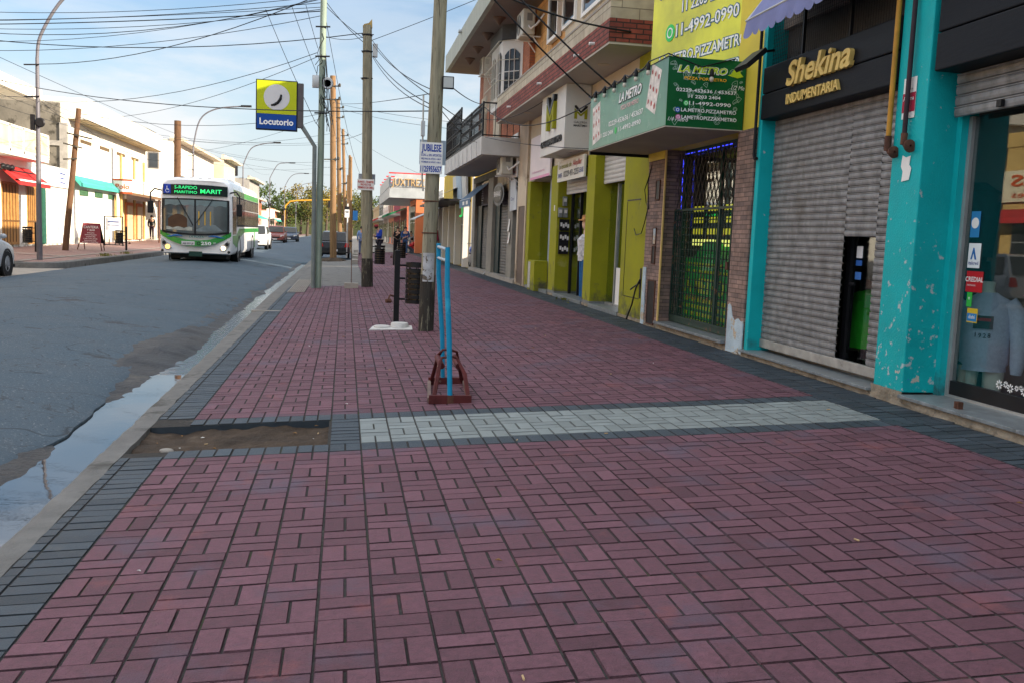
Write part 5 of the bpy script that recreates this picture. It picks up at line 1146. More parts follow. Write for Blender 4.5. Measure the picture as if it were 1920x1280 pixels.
fl = thing('floodlight', 'small square floodlight bracketed to the nearest wooden pole', 'lamp', (1.3, 13.0, 3.48))
mb = MB(); mb.box(1.27, 1.43, 12.95, 12.99, 3.40, 3.57, .008); mb.build('lamp_body', M_black, fl)
mb = MB(); mb.box(1.285, 1.415, 12.94, 12.952, 3.415, 3.555); mb.build('lamp_glass', mat('frosted lamp glass', (.42, .45, .45), .3, .05), fl)
mb = MB(); mb.bar((1.24, 13.03, 3.48), (1.32, 13.0, 3.48), .03); mb.build('bracket', M_rust, fl)
pl = thing('placard', 'white placard with blue lettering JUBILESE wired to the nearest wooden pole', 'sign', (1.15, 12.95, 2.25))
mb = MB(); mb.box(.99, 1.30, 12.93, 12.936, 2.24, 2.665); mb.build('sheet', M_white, pl)
M_navy = mat('navy print', (.01, .05, .32), .6, 0)
text('print', 'JUBILESE', (1.145, 12.929, 2.545), *NEAR, M_navy, pl, h=.095, w=.27, bold=.03, ex=.002)
text('print', 'CON o SIN APORTES', (1.145, 12.929, 2.475), *NEAR, M_navy, pl, h=.033, w=.28, bold=.02, ex=.002)
text('print', 'MEJORES DE AÑOS + MAX', (1.145, 12.929, 2.43), *NEAR, M_navy, pl, h=.024, w=.27, bold=.015, ex=.002); text('print', 'HOMBRES 65 AÑOS + MAX', (1.145, 12.929, 2.385), *NEAR, M_navy, pl, h=.024, w=.27, bold=.015, ex=.002)
text('print', '1125955657', (1.145, 12.929, 2.265), *NEAR, M_navy, pl, h=.080, w=.29, bold=.03, ex=.002)
mb = MB(); mb.box(1.0, 1.37, 13.17, 13.176, 2.38, 2.72); pl = thing('placard', 'pale blue back of a placard behind the nearest wooden pole', 'sign', (1.2, 13.17, 2.38)); mb.build('sheet', mat('pale placard', (.36, .45, .55), .6, .08, 3), pl)
p2 = pole('second wooden pole with broken top coloured sunlit yellow and red lettered placard', .57, 23.77, .03, 6.45, .145, .115, (-.13, 0), M_polewood, .55)
mb = MB(); mb.prism([(.33, 23.7, 6.40), (.56, 23.7, 6.40), (.55, 23.7, 6.60), (.47, 23.7, 6.50), (.36, 23.7, 6.47)], (0, .15, 0)); mb.build('broken_top', mat('sun yellow tip wood', (.40, .28, .10), .9, .3, 8), p2)  # grazing sunlight on the pole tip put into its yellow wood colour
mb = MB(); mb.box(.58, .70, 23.68, 23.80, 5.70, 6.02, .01); mb.build('junction_box', M_alu, p2)
mb = MB()
for z in (5.15, 5.8, 6.2): mb.lathe((.445, 23.77, z), [(.125, 0), (.13, .02), (.125, .04)], 14); mb.tube([(.30, 23.7, z+.02), (.60, 23.7, z+.03)], .012, 5)
mb.build('bracket', M_black, p2)
pl = thing('placard', 'white placard with red lettering on the second wooden pole', 'sign', (.48, 23.6, 2.45))
mb = MB(); mb.box(.27, .69, 23.60, 23.606, 2.44, 2.71); mb.build('sheet', M_white, pl)
for t_, z, h in (('PLANOS - TRAMITES', 2.62, .05), ('PROYECTOS', 2.55, .05), ('PERMISOS DE OBRA', 2.48, .05)): text('print', t_, (.48, 23.598, z), *NEAR, M_red_l, pl, h=h, w=.38 if len(t_) > 10 else .25, bold=.03, ex=.003)
mb = MB(); mb.box(.30, .72, 23.95, 23.957, 2.60, 2.86); pl = thing('placard', 'plain grey placard behind the second wooden pole', 'sign', (.5, 23.95, 2.6)); mb.build('sheet', mat('grey placard', (.32, .35, .40), .6, .08, 3), pl)
p3 = pole('tall grey green pole beside the yellow and blue phone booth sign', -.66, 23.70, -.03, 8.3, .085, .075, (.05, 0), M_polegreen)
mb = MB(); mb.box(-.86, -.70, 23.58, 23.66, 4.85, 5.15, .01); mb.lathe((-.50, 23.66, 4.98), [(.13, 0), (.15, .02), (.13, .04), (.09, .04), (.09, 0)], 16, (0, -1, 0)); mb.build('junction_box', M_alu, p3)
rr = random.Random(4)
mb = MB()
for i in range(9):
    z = rr.uniform(4.0, 6.8); a = rr.uniform(0, 6.3); pts = [(-.62+.12*math.cos(a)*k/3+rr.uniform(-.05, .05), 23.62, z-.16*k+rr.uniform(-.05, .05)) for k in range(6)]; mb.tube(pts, .008, 4)
for z in (4.25, 5.6, 6.3): mb.tube([(-.80, 23.62, z), (-.45, 23.62, z+.02)], .02, 5)
mb.build('cable_tangle', M_black, p3)
# phone booth sign
LS = thing('shop_sign', 'yellow green and blue lightbox sign with white disc on an angled grey post', 'sign', (-.78, 23.6, -.03))
mb = MB(); mb.tube([(-.77, 23.6, -.1), (-.78, 23.6, 3.44), (-1.10, 23.6, 3.92)], .055, 10); mb.build('post', mat('grey painted post', (.16, .19, .19), .6, .2, 4, spots=[((.12, .06, .03), .66, .05, 7)]), LS)
mb = MB(); mb.box(-1.20, -1.06, 23.53, 23.67, 3.86, 4.92, .008); mb.build('side_column', mat('dark sign column', (.09, .085, .09), .5, .15, 3), LS)
mb = MB(); mb.box(-2.18, -1.20, 23.52, 23.68, 3.77, 4.96, .012); mb.build('box', M_black, LS)
mb = MB(); mb.box(-2.155, -1.225, 23.512, 23.52, 4.155, 4.935); mb.build('yellow_face', mat('yellow green face', (.42, .48, .01), .4, .08, 1.5), LS)
mb = MB(); mb.box(-2.155, -1.225, 23.512, 23.52, 3.795, 4.15); mb.build('blue_face', mat('deep blue face', (.005, .055, .28), .4, .08, 1.5), LS)
mb = MB(); mb.lathe((-1.69, 23.511, 4.55), [(.001, 0), (.305, 0), (.305, .004), (.001, .004)], 40, (0, -1, 0)); mb.build('disc', mat('white face', (.55, .56, .58), .4, .05), LS)
mb = MB()
pts = [(-1.82, 4.36), (-1.74, 4.375), (-1.66, 4.43), (-1.60, 4.52), (-1.585, 4.62)]
ou = [(x, 23.506, z) for x, z in pts]; 
mb.tube(ou, [.02, .032, .034, .033, .022], 8); mb.build('emblem', M_black, LS)
text('lettering', 'Locutorio', (-1.69, 23.511, 3.90), *NEAR, M_txt, LS, h=.15, w=.80, bold=.03, ex=.004)
# further poles along the right kerb
for i, (x, y, zt, rad, lean, m_) in enumerate(((-.53, 44.6, 8.5, .16, -.17, M_polebrown), (-.30, 60, 9.5, .15, -.3, M_polebrown), (.05, 70, 8.8, .13, -.35, M_polebrown), (.45, 80, 7.6, .14, -.1, M_polebrown), (1.1, 60, 4.9, .12, -.1, M_polewood), (.3, 96, 9, .14, 0, M_polebrown), (.4, 112, 8.5, .14, .1, M_polebrown), (.2, 130, 9, .14, 0, M_polebrown), (.3, 150, 8.5, .14, 0, M_polebrown))):
    lbs = ['sunlit brown wooden pole rising from a soil mound in front of the parked black sedan', 'tall sunlit wooden pole close behind the one in front of the black sedan', 'thinner sunlit wooden pole leaning slightly, third behind the black sedan pole', 'short wooden pole standing beyond the black sedan', 'short weathered pole standing beside the bus stop plate', None, None, None, None]
    q = pole(lbs[i] or 'distant brown wooden pole in the line along the right kerb', x, y, -.03, zt, rad, rad*.8, (lean, 0), m_, group=None if lbs[i] else 'distant poles along the right kerb')
    if y < 75 and i != 4:
        for z in (zt-.5, zt-1.1, zt*.55): mb = MB(); mb.bar((x+lean*.9-.35, y-.12, z), (x+lean*.9+.35, y-.12, z+.04), .05); mb.lathe((x+lean*.9+.3, y-.15, z), [(.05, 0), (.06, .1), (.03, .16)], 8); mb.build('cross_arm', M_tar, q)
mb = MB(); mb.grid(lambda u, v: (-.53+.55*v*math.cos(2*math.pi*u)*(1+.3*math.sin(u*17)), 44.6+.55*v*math.sin(2*math.pi*u), -.03+.22*(1-v)**.7+.03*math.sin(u*31)*v), 24, 5); sm = thing('soil_mound', 'dark soil heaped round the foot of the sunlit brown pole', 'soil', (-.53, 44.6, -.03)); mb.build('soil', M_dirt, sm)
# bus stop plate on thin post
bs = thing('stop_sign', 'small white and black stop plate on a thin post beyond the poles', 'sign', (.1, 52, 0))
mb = MB(); mb.tube([(.1, 52, -.05), (.1, 52, 2.9)], .045, 8); mb.build('post', M_alu, bs)
mb = MB(); mb.box(-.05, .2, 51.93, 51.95, 2.15, 2.75); bo = mb.build('plate', M_white, bs)
mb = MB(); mb.box(-.05, .2, 51.92, 51.93, 2.58, 2.75); mb.build('header', M_black, bo); text('print', '500', (.075, 51.925, 2.40), *NEAR, M_black_letter, bo, h=.1, w=.18, bold=.03)
bp_ = thing('street_sign', 'small blue parking plate on the short weathered pole', 'sign', (1.0, 59.8, 2.3))
mb = MB(); mb.box(.45, .75, 59.8, 59.82, 2.1, 2.7); mb.build('plate', mat('blue plate', (.04, .20, .50), .5, .05), bp_)
mb = MB(); mb.bar((.7, 59.82, 2.4), (1.1, 60, 2.4), .03); mb.build('bracket', M_alu, bp_)

# slatted steel bin on a post
def make_bin(label, x, y, z, rot=0, s=1.0):
    t = thing('litter_bin', label, 'bin', (0, 0, 0))
    mb = MB(); mb.box(-.042, .042, -.042, .042, -.05, 1.11, .004); mb.build('post', M_black, t)
    mb = MB()
    for zz in (.36, .68, .88): mb.bar((.04, 0, zz), (.13, 0, zz), .03)
    mb.build('arm', M_black, t)
    cx = .31; r_ = .175
    mb = MB()
    for i, zz in enumerate((.30, .375, .455, .535, .615, .695, .775, .855)):
        h = .055 if i < 7 else .075
        mb.lathe((cx, 0, zz), [(r_, 0), (r_+.006, 0), (r_+.006, h), (r_, h)], 26)
    mb.build('slats', mat('black strap steel', (.015, .015, .016), .42, .3, 7, spots=[((.10, .09, .08), .64, .03, 10)]), t)
    mb = MB()
    for k in range(8): a = 2*math.pi*k/8; mb.bar((cx+(r_-.012)*math.cos(a), (r_-.012)*math.sin(a), .30), (cx+(r_-.012)*math.cos(a), (r_-.012)*math.sin(a), .93), .014, .014, (1, 0, 0))
    mb.lathe((cx, 0, .30), [(.01, 0), (r_, 0), (r_, .01), (.01, .01)], 20); mb.build('ribs', M_black, t)
    mb = MB(); mb.lathe((cx, 0, .31), [(r_-.03, 0), (r_-.028, .50), (r_-.035, .50)], 22); mb.build('liner', mat('worn brown liner', (.16, .115, .07), .6, .5, 5, metal=.3, spots=[((.03, .03, .03), .55, .05, 6)]), t)
    mb = MB(); mb.tube([(-.05, 0, .40), (-.10, -.06, .42), (-.14, -.1, .34), (-.08, -.05, .32)], .014, 6); mb.lathe((-.13, -.08, .33), [(.03, -.04), (.035, .04)], 8, (1, .4, 0)); mb.build('latch', M_rust, t)
    t.location = (x, y, z); t.rotation_euler = (0, 0, rot)
    return t
make_bin('nearest black slatted bin on its post beside the wooden pole and white pad', .80, 14.41, .036)
def dup(src, loc, rot, label, **k):
    c = copy_tree(src); c.location = loc; c.rotation_euler = (0, 0, rot); c['label'] = label
    for a, b in k.items(): c[a] = b
    return c
bin0 = [o for o in COL.objects if o.name.startswith('litter_bin')][0]
dup(bin0, (.86, 31.9, .04), 0, 'second black slatted bin behind the pole with the red lettered placard')
dup(bin0, (2.0, 38.6, .09), R(10), 'third black slatted bin on the right pavement near the walking women')
dup(bin0, (-11.9, 39.1, .165), R(180), 'black slatted bin on the left pavement behind the near street lamp')
dup(bin0, (-10.15, 46.35, .10), R(180), 'black slatted bin on a post beside the white easel board on the left pavement')
# white base with two round caps
pad = thing('utility_cover', 'white concrete pad with two round white caps beside the bin post', 'utility cover', (.66, 13.4, .03))
mb = MB(); mb.prism([(.36, 13.25, .012), (.97, 13.18, .04), (.98, 13.55, .055), (.42, 13.6, .03)], (0, 0, .018)); mb.build('pad', mat('whitewashed concrete', (.50, .50, .49), .85, .15, 5, .3, 40), pad)
mb = MB(); mb.lathe((.80, 13.42, .05), [(.13, 0), (.128, .06), (.115, .075), (.09, .07)], 22); mb.build('cap', MATS['whitewashed concrete'], pad)
mb = MB(); mb.lathe((.55, 13.45, .04), [(.125, 0), (.12, .025), (.10, .035)], 22); mb.build('cap', MATS['whitewashed concrete'], pad)
wb = thing('concrete_block', 'small grey concrete block holding a thin iron rod near the second pole', 'block', (.15, 23.3, .01))
mb = MB(); mb.box(.0, .34, 23.2, 23.42, -.02, .14, .012); mb.build('block', M_conc_pale, wb)
mb = MB(); mb.tube([(.17, 23.3, .12), (.16, 23.3, 1.0)], .010, 6); mb.build('rod', M_rust, wb)
lw = thing('kerb_stub', 'row of low broken concrete blocks beside the parked black sedan', 'block', (.5, 47, .02))
for i, (y, h) in enumerate(((40, .22), (43, .30), (46.5, .34), (50, .45))):
    mb = MB(); mb.box(.30+.05*i, .55+.05*i, y, y+1.0, -.05, h, .02); mb.build('block', M_conc_pale, lw)
# bicycle rack with two blue uprights
BR = thing('bicycle_rack', 'rusty red bicycle rack frame with two tall peeling blue uprights', 'bicycle rack', (.9, 8.0, .04))
M_oxide = mat('oxide red iron', (.085, .018, .018), .65, .35, 8, .2, 60, spots=[((.16, .10, .08), .64, .05, 12)])
M_bluepaint = mat('peeling blue paint', (.010, .24, .42), .55, .2, 7, .25, 50, spots=[((.09, .07, .06), .66, .03, 12), ((.03, .34, .52), .60, .08, 5)])
g0 = lambda x: pave_z(x)
mb = MB(); mb.box(.70, 1.05, 7.46, 7.50, .035, .105); mb.build('base_bar', M_oxide, BR)
mb = MB(); mb.box(.78, 1.12, 8.42, 8.46, .04, .105); mb.build('base_bar', M_oxide, BR)
for (a, b) in (((.705, 7.5, .06), (.785, 8.42, .06)), ((1.035, 7.5, .065), (1.11, 8.42, .065))):
    mb = MB(); mb.bar(a, b, .03, .04); mb.build('base_bar', mat('bare worn iron', (.20, .14, .12), .6, .4, 9, metal=.4), BR)
for dx in (0, .05):
    mb = MB(); mb.tube([(.735+dx*.3, 7.50, .08), (.80+dx*.3, 7.74, .34), (.83, 7.78, .375), (.92, 7.80, .385), (.96, 7.80, .37), (1.01+dx*.3, 7.68, .25), (1.02+dx*.3, 7.50, .08)], .011, 8); mb.build('hoop', M_oxide, BR)
for dx in (0, .05):
    mb = MB(); mb.tube([(.80+dx*.3, 8.42, .08), (.83+dx*.3, 8.15, .35), (.87, 8.12, .40), (.95, 8.12, .40), (1.0, 8.15, .38), (1.08+dx*.3, 8.42, .08)], .011, 8); mb.build('hoop', M_oxide, BR)
for a, b in (((.83, 7.80, .30), (.83, 8.16, .33)), ((.98, 7.80, .30), (.98, 8.16, .33))):
    mb = MB(); mb.cyl(a, b, .028, n=10); mb.build('tube_rail', M_oxide, BR)
mb = MB(); mb.tube([(.875, 7.49, .06), (.855, 7.50, .55), (.825, 7.51, 1.0), (.82, 7.52, 1.31)], [.021, .023, .022, .020], 10); mb.build('upright', M_bluepaint, BR)
mb = MB(); mb.tube([(.915, 8.44, .06), (.895, 8.44, .5), (.845, 8.44, 1.05), (.835, 8.43, 1.33)], [.019, .022, .022, .020], 10); mb.build('upright', M_bluepaint, BR)
mb = MB(); mb.tube([(.82, 7.52, 1.29), (.835, 8.43, 1.30)], .014, 8); mb.tube([(.82, 7.52, 1.20), (.838, 8.43, 1.20)], .013, 8); mb.build('cross_bar', mat('worn pale blue iron', (.35, .42, .48), .5, .2, 8, metal=.3), BR)
mb = MB(); mb.box(.85, .90, 7.455, 7.50, .03, .10); mb.build('weld_plate', M_rust, BR)
# litter on the paving
M_paper = mat('paper scrap', (.62, .62, .60), .9, .1, 20); M_leaf = mat('dry leaf', (.24, .13, .05), .9, .3, 30); M_butt = mat('cigarette butt', (.50, .36, .20), .9, .3, 30)
rr = random.Random(21)
for i in range(46):
    y = 2.6+14*rr.random()**1.4; x = rr.uniform(-1.0, 3.8) if i < 30 else rr.uniform(-1.3, -.15)
    if i >= 30: y = rr.uniform(6.2, 7.0)
    k = i % 3; z = pave_z(x)+.003 if i < 30 else pave_z(x)-.062
    mb = MB(); a = rr.uniform(0, 3.1); c_, s_ = math.cos(a), math.sin(a)
    if k == 0: mb.cyl((x-c_*.013, y-s_*.013, z+.004), (x+c_*.013, y+s_*.013, z+.004), .004, n=6); nm, lb, m_ = 'cigarette_butt', 'cigarette butt', M_butt
    elif k == 1: s = rr.uniform(.008, .018); mb.prism([(x-c_*s, y-s_*s, z+.002), (x+s_*s*.6, y-c_*s*.6, z+.005), (x+c_*s, y+s_*s, z+.003), (x-s_*s*.5, y+c_*s*.5, z+.007)], (0, 0, .0015)); nm, lb, m_ = 'paper_scrap', 'white paper scrap', M_paper
    else: s = rr.uniform(.012, .024); mb.prism([(x-c_*s, y-s_*s, z+.003), (x+s_*s*.5, y-c_*s*.5, z+.010), (x+c_*s, y+s_*s, z+.004), (x-s_*s*.5, y+c_*s*.5, z+.009)], (0, 0, .0015)); nm, lb, m_ = 'dry_leaf', 'dry brown leaf', M_leaf
    w = 'tiny '+lb+(' lying on the brick paving' if i < 30 else ' lying in the bare soil pit')
    tag(mb.build(nm, m_, loc=(x, y, z)), w, 'litter', nm.replace('_', ' ')+(' on the paving' if i < 30 else ' in the soil pit'))
st = thing('stone', 'small grey stone lying in the bare soil pit by the kerb', 'stone', (-1.15, 6.38, -.1)); mb = MB(); mb.grid(lambda u, v: (-1.15+.05*math.sin(math.pi*v)*math.cos(2*math.pi*u)*(1+.25*nzv(u*3, v*3)), 6.38+.03*math.sin(math.pi*v)*math.sin(2*math.pi*u), -.10-.022*math.cos(math.pi*v)), 12, 8); mb.build('stone', M_conc_pale, st)

# street lamps with swan-neck arms on the far kerb
def street_lamp(label, x, y, z0, straight, pts, r=.07):
    t = thing('street_lamp', label, 'street lamp', (x, y, z0))
    mb = MB(); mb.tube([(x, y, z0-.1), (x, y, z0+1.2), (x+.02, y, z0+4), (x+.03, y, straight)], [r*1.35, r*1.25, r, r*.8], 12); mb.build('post', mat('lilac grey steel', (.13, .125, .14), .5, .12, 3, metal=.2), t)
    P_ = [(x+.03, y, straight)]+[(a, y, b) for a, b in pts]
    sp = []
    for i in range(len(P_)-1):
        for k in range(5):
            u = k/5; p0 = Vector(P_[max(i-1, 0)]); a = Vector(P_[i]); b = Vector(P_[i+1]); c = Vector(P_[min(i+2, len(P_)-1)])
            sp.append(.5*((2*a)+(b-p0)*u+(2*p0-5*a+4*b-c)*u*u+(3*a-p0-3*b+c)*u**3))
    sp.append(Vector(P_[-1]))
    MB().tube(sp, r*.72, 10).build('arm', MATS['lilac grey steel'], t)
    e = Vector(P_[-1]); mb = MB(); mb.obox(e+Vector((.25, 0, .02)), (.36, 0, .015), (0, .14, 0), (0, 0, .06)); h_ = mb.build('lamp_head', M_black, t)
    mb = MB(); mb.obox(e+Vector((.3, 0, -.045)), (.26, 0, .01), (0, .11, 0), (0, 0, .006)); mb.build('lamp_glass', MATS['frosted lamp glass'], h_)
    for z in (5.3, 6.3): mb = MB(); mb.bar((x-.35, y-.08, z), (x+.1, y-.08, z+.03), .04); mb.build('cable_bracket', M_black, t)
    mb = MB(); mb.box(x-.18, x-.06, y-.12, y, 4.25, 4.75); mb.lathe((x+.12, y-.1, 4.5), [(.12, 0), (.16, .03), (.12, .06)], 12, (0, -1, 0)); mb.build('junction_box', M_black, t)
    return t
street_lamp('nearest grey street lamp at the left kerb corner, its curved arm leaving the frame', -9.88, 32.8, .08, 6.55, [(-9.72, 7.3), (-9.0, 8.5), (-7.9, 9.3), (-6.4, 9.6)])
street_lamp('second curved street lamp rising above the front of the bus', -10.8, 70, .1, 7.0, [(-10.31, 8.86), (-9.22, 9.68), (-7.39, 9.98)])
street_lamp('third curved street lamp seen above the rear of the bus', -10.3, 98, .1, 7.6, [(-9.54, 9.24), (-8.4, 9.8), (-7.2, 10.01)])
street_lamp('fourth curved street lamp above the white car', -10.0, 128, .1, 8.0, [(-9.03, 9.74), (-8.1, 10.05), (-7.31, 10.11)])
street_lamp('fifth curved street lamp far down the left kerb', -9.65, 153, .1, 8.0, [(-8.9, 9.4), (-8.0, 10.1), (-6.49, 10.25)])
street_lamp('sixth and farthest curved street lamp before the trees', -9.5, 185, .1, 8.2, [(-8.7, 9.6), (-7.6, 10.2), (-6.2, 10.4)])
# yellow signal gantry far away
gy = thing('signal_gantry', 'yellow curved traffic signal gantry far down the street', 'traffic light', (-12.5, 175, .1))
mb = MB(); mb.tube([(-11.0, 175, 0), (-11.0, 175, 4.5), (-10.8, 175, 5.6), (-10.0, 175, 6.4), (-8.6, 175, 6.6), (-2.5, 175, 7.0)], .15, 10); mb.build('gantry', mat('signal yellow', (.50, .27, .03), .5, .05), gy)
mb = MB(); mb.box(-3.2, -2.8, 174.7, 175, 5.6, 6.8); mb.box(-11.5, -11.15, 174.7, 175, 2.6, 3.8); mb.build('signal_head', M_black, gy)
# wooden poles on the left
lp = pole('leaning reddish wooden pole on the left pavement beside the menu board', -11.78, 42.5, .12, 6.1, .13, .10, (.62, 0), M_poledark)
for a, b in (((-11.75, 42.35, 4.62), (-11.0, 42.35, 4.45)), ((-11.6, 42.35, 5.05), (-10.6, 42.35, 4.85)), ((-11.75, 42.3, 3.95), (-11.2, 42.3, 4.0))): mb = MB(); mb.bar(a, b, .06); mb.build('cross_arm', M_tar, lp)
pole('thick brown wooden pole standing behind the bus', -9.85, 58, .05, 7.45, .21, .19, (.05, 0), M_poledark)
pole('brown wooden pole at the left kerb outside the picture', -10.9, 28.6, -.1, 7.6, .15, .12, (0, 0), M_polebrown)

# ---------------------------------------------------------------- cables
M_cable = mat('black cable', (.010, .012, .015), .6, .1, 3)
def cable(a, b, sag, r, label, group):
    a, b = Vector(a), Vector(b); n = max(8, min(24, int((b-a).length)))
    mb = MB(); pts = [a+(b-a)*(i/n)-Vector((0, 0, 4*sag*(i/n)*(1-i/n))) for i in range(n+1)]
    mb.tube(pts, r*.82, 5); o = mb.build('overhead_cable', M_cable, loc=tuple(a)); return tag(o, label, 'cable', group)
CB = [
('dark cable in the bundle from the upper left to the grey green pole', 'cables crossing the road to the grey green pole',
 [((-10.9,28.6,6.75),(-.6,23.7,6.9),.13,.011),((-10.9,28.6,6.7),(-.55,23.7,6.8),.06,.009),((-10.9,28.6,6.62),(-.6,23.7,6.7),.08,.016),((-10.9,28.6,6.5),(-.6,23.7,7.0),.44,.012),((-10.9,28.6,6.2),(-.68,23.7,7.0),.36,.009),((-9.86,32.8,6.35),(-.66,23.7,7.1),.42,.014),((-10.9,28.6,7.0),(-.6,23.7,7.05),.2,.010),((-10.9,28.6,6.55),(-.6,23.7,6.75),.22,.010),((-10.9,28.6,5.95),(-.6,23.7,6.6),.3,.010)]),
('dark cable sagging from the left edge to the top of the second wooden pole', None, [((-10.9,28.6,6.35),(.5,23.8,6.3),.36,.014)]),
('thin cable crossing the street below the yellow green sign to the nearest wooden pole', None, [((-10.9,28.6,5.5),(1.1,13.06,3.1),.35,.010)]),
('blue grey cable sagging across the road from the left kerb to the grey green pole', 'low cables from the left kerb to the grey green pole', [((-9.85,32.8,5.2),(-.76,23.7,5.7),.42,.010),((-11.2,42.4,5.7),(-.76,23.7,5.6),.45,.009)]),
('long thin cable running down the left side of the street from the upper left corner', 'cables running along the left side of the street', [((-10.9,28.6,6.4),(-10.8,70,7.4),.12,.011),((-10.9,28.6,5.3),(-9.85,58,5.5),.12,.008),((-10.9,28.6,5.6),(-9.85,58,5.1),.05,.008),((-10.9,28.6,6.0),(-11.3,42.4,5.9),.15,.009),((-10.9,28.6,4.9),(-9.85,58,6.0),.3,.008),((-10.8,70,7.2),(-10.3,98,7.9),.36,.008),((-10.3,98,8.0),(-10,128,8.5),.49,.009)]),
('cable sagging between the leaning reddish pole and the thick brown pole', 'cables from the leaning reddish pole', [((-11.25,42.5,5.8),(-9.85,58,6.4),.36,.012),((-11.3,42.5,5.6),(-9.85,58,5.2),.62,.012),((-11.3,42.4,5.5),(-9.85,32.8,5.3),.14,.010)]),
('cable from the near street lamp to the left edge', None, [((-9.85,32.8,5.3),(-10.9,28.6,4.8),.02,.010)]),
('dark cable slanting down from the high bundle to the grey green pole', 'slanting drop cables beside the grey green pole', [((-2.05,24.5,6.8),(-.76,23.66,4.0),.05,.009),((-1.4,24.1,6.85),(-.76,23.66,5.2),.03,.008),((-1.05,23.9,6.85),(-.74,23.66,5.8),.02,.008)]),
('black cable slanting from the second wooden pole down to the nearest one', 'cables between the two nearest wooden poles', [((.56,23.7,6.1),(1.12,13.1,3.32),.10,.009),((.58,23.7,6.0),(1.13,13.1,3.40),.12,.009),((.60,23.7,5.72),(1.12,13.1,3.2),.12,.010),((.58,23.7,5.7),(1.11,13.1,3.15),.16,.009)]),
('thin cable rising from the second wooden pole towards the roof slab', None, [((.55,23.75,6.1),(3.95,21.0,7.2),.03,.009)]),
('short cable between the grey green pole and the second wooden pole', 'short cables between neighbouring poles', [((-.55,23.7,6.1),(.42,23.77,6.2),.08,.008),((-.55,23.7,6.8),(.42,23.77,6.1),.04,.010),((-.55,23.7,6.9),(.42,23.77,6.0),.07,.010)]),
('cable running away from the grey green pole along the line of brown poles', 'cables running away along the right kerb', [((-.6,23.7,6.2),(-.65,44.6,6.3),.35,.012),((-.6,23.7,6.0),(-.5,60,7.2),.9,.012),((-.62,23.7,6.7),(-.65,44.6,6.5),1.1,.014),((-.6,23.7,6.7),(1.0,60,4.8),.7,.009),((-.66,23.7,4.7),(-.65,44.6,6.7),.13,.010),((-.68,44.6,7.2),(-.5,60,8.4),.5,.012),((-.5,60,8.2),(-.25,70,8.2),.2,.012),((-.25,70,8.0),(.4,80,7.2),.3,.012),((.4,80,7.1),(.3,96,8),.4,.012)]),
('thin cable from a brown pole across the pavement to the right buildings', 'service cables to the right buildings', [((-.65,44.6,7.3),(1.15,13.1,3.35),.1,.008),((-.63,44.6,7.3),(3.46,26,4.5),.1,.008),((-.63,44.6,7.1),(3.46,28.5,4.6),.12,.008),((-.62,44.6,5.5),(.5,23.85,3.9),.04,.008),((-.45,60,7.8),(4.9,57.4,4.9),.24,.009),((3.46,30,4.1),(4.5,24.4,3.5),.19,.009)]),
('thin cable from the floodlight pole drooping to the iron balcony', 'cables from the nearest pole to the iron balcony', [((1.32,13.0,3.5),(3.46,24.2,4.8),.07,.010),((1.25,13.06,3.2),(3.46,24.3,4.4),.12,.009),((1.25,13.06,3.15),(3.6,26,4.0),.10,.008)]),
('pale cable crossing high over the bus from the left poles to the brown pole', 'cables crossing the street above the bus', [((-9.85,58,5.5),(-.65,44.6,6.8),.29,.010),((-9.85,58,6.4),(-.65,44.6,5.9),.33,.009),((-10.8,70,7.0),(-.45,60,5.8),.52,.009),((-10.8,70,6.0),(-.2,70,6.2),.5,.008),((-13.2,62,7.0),(-.65,44.6,5.4),.32,.008),((-13.2,63,6.8),(.4,80,6.0),.51,.008),((-13.2,64,7.1),(.4,80,6.6),.38,.008),((-11.2,42.5,5.9),(-.68,44.6,6.9),.58,.013),((-11.2,42.5,5.5),(-.25,70,8.0),.5,.009)]),
('thick black cable swooping from above down to the green sign box', 'thick cables over the brick balcony', [((1.24,13.06,5.35),(3.52,13.45,3.48),.06,.016),((1.24,13.06,5.75),(3.52,12.4,3.49),.10,.016),((1.24,13.06,5.05),(4.1,13.58,4.5),.14,.018)]),
('black cable drooping below the brick balcony past the white box sign', 'drooping cables under the brick balcony', [((3.46,24,4.7),(3.54,13.5,3.44),.40,.012),((3.46,24,4.4),(4.0,19.3,4.25),.14,.010),((3.5,24,3.95),(3.56,13.52,2.76),.05,.008)]),
]
for lb, g, L_ in CB:
    for a, b, s, r in L_: cable(a, b, s, r, lb, g)
# ---------------------------------------------------------------- people (small in the picture): one continuous skinned body each, clothing as children
def skin_mesh(name, verts, edges, radii, root, m, parent, sub=2, M=None):
    me = bpy.data.meshes.new(name); me.from_pydata(verts, edges, [])
    ob = bpy.data.objects.new(name, me); COL.objects.link(ob)
    md = ob.modifiers.new('skin', 'SKIN'); md.use_smooth_shade = True
    for i, r in enumerate(radii):
        sv = me.skin_vertices[0].data[i]; sv.radius = (r, r) if not isinstance(r, tuple) else r; sv.use_root = (i == root)
    ob.modifiers.new('sub', 'SUBSURF').levels = sub; ob.modifiers['sub'].render_levels = sub
    dg = bpy.context.evaluated_depsgraph_get(); me2 = bpy.data.meshes.new_from_object(ob.evaluated_get(dg))
    bpy.data.objects.remove(ob); bpy.data.meshes.remove(me)
    me2.name = name; me2.materials.clear(); me2.materials.append(m); me2.polygons.foreach_set('use_smooth', [True]*len(me2.polygons))
    return link(name, me2, parent)
M_skin = mat('skin', (.42, .24, .16), .6, .06, 6)
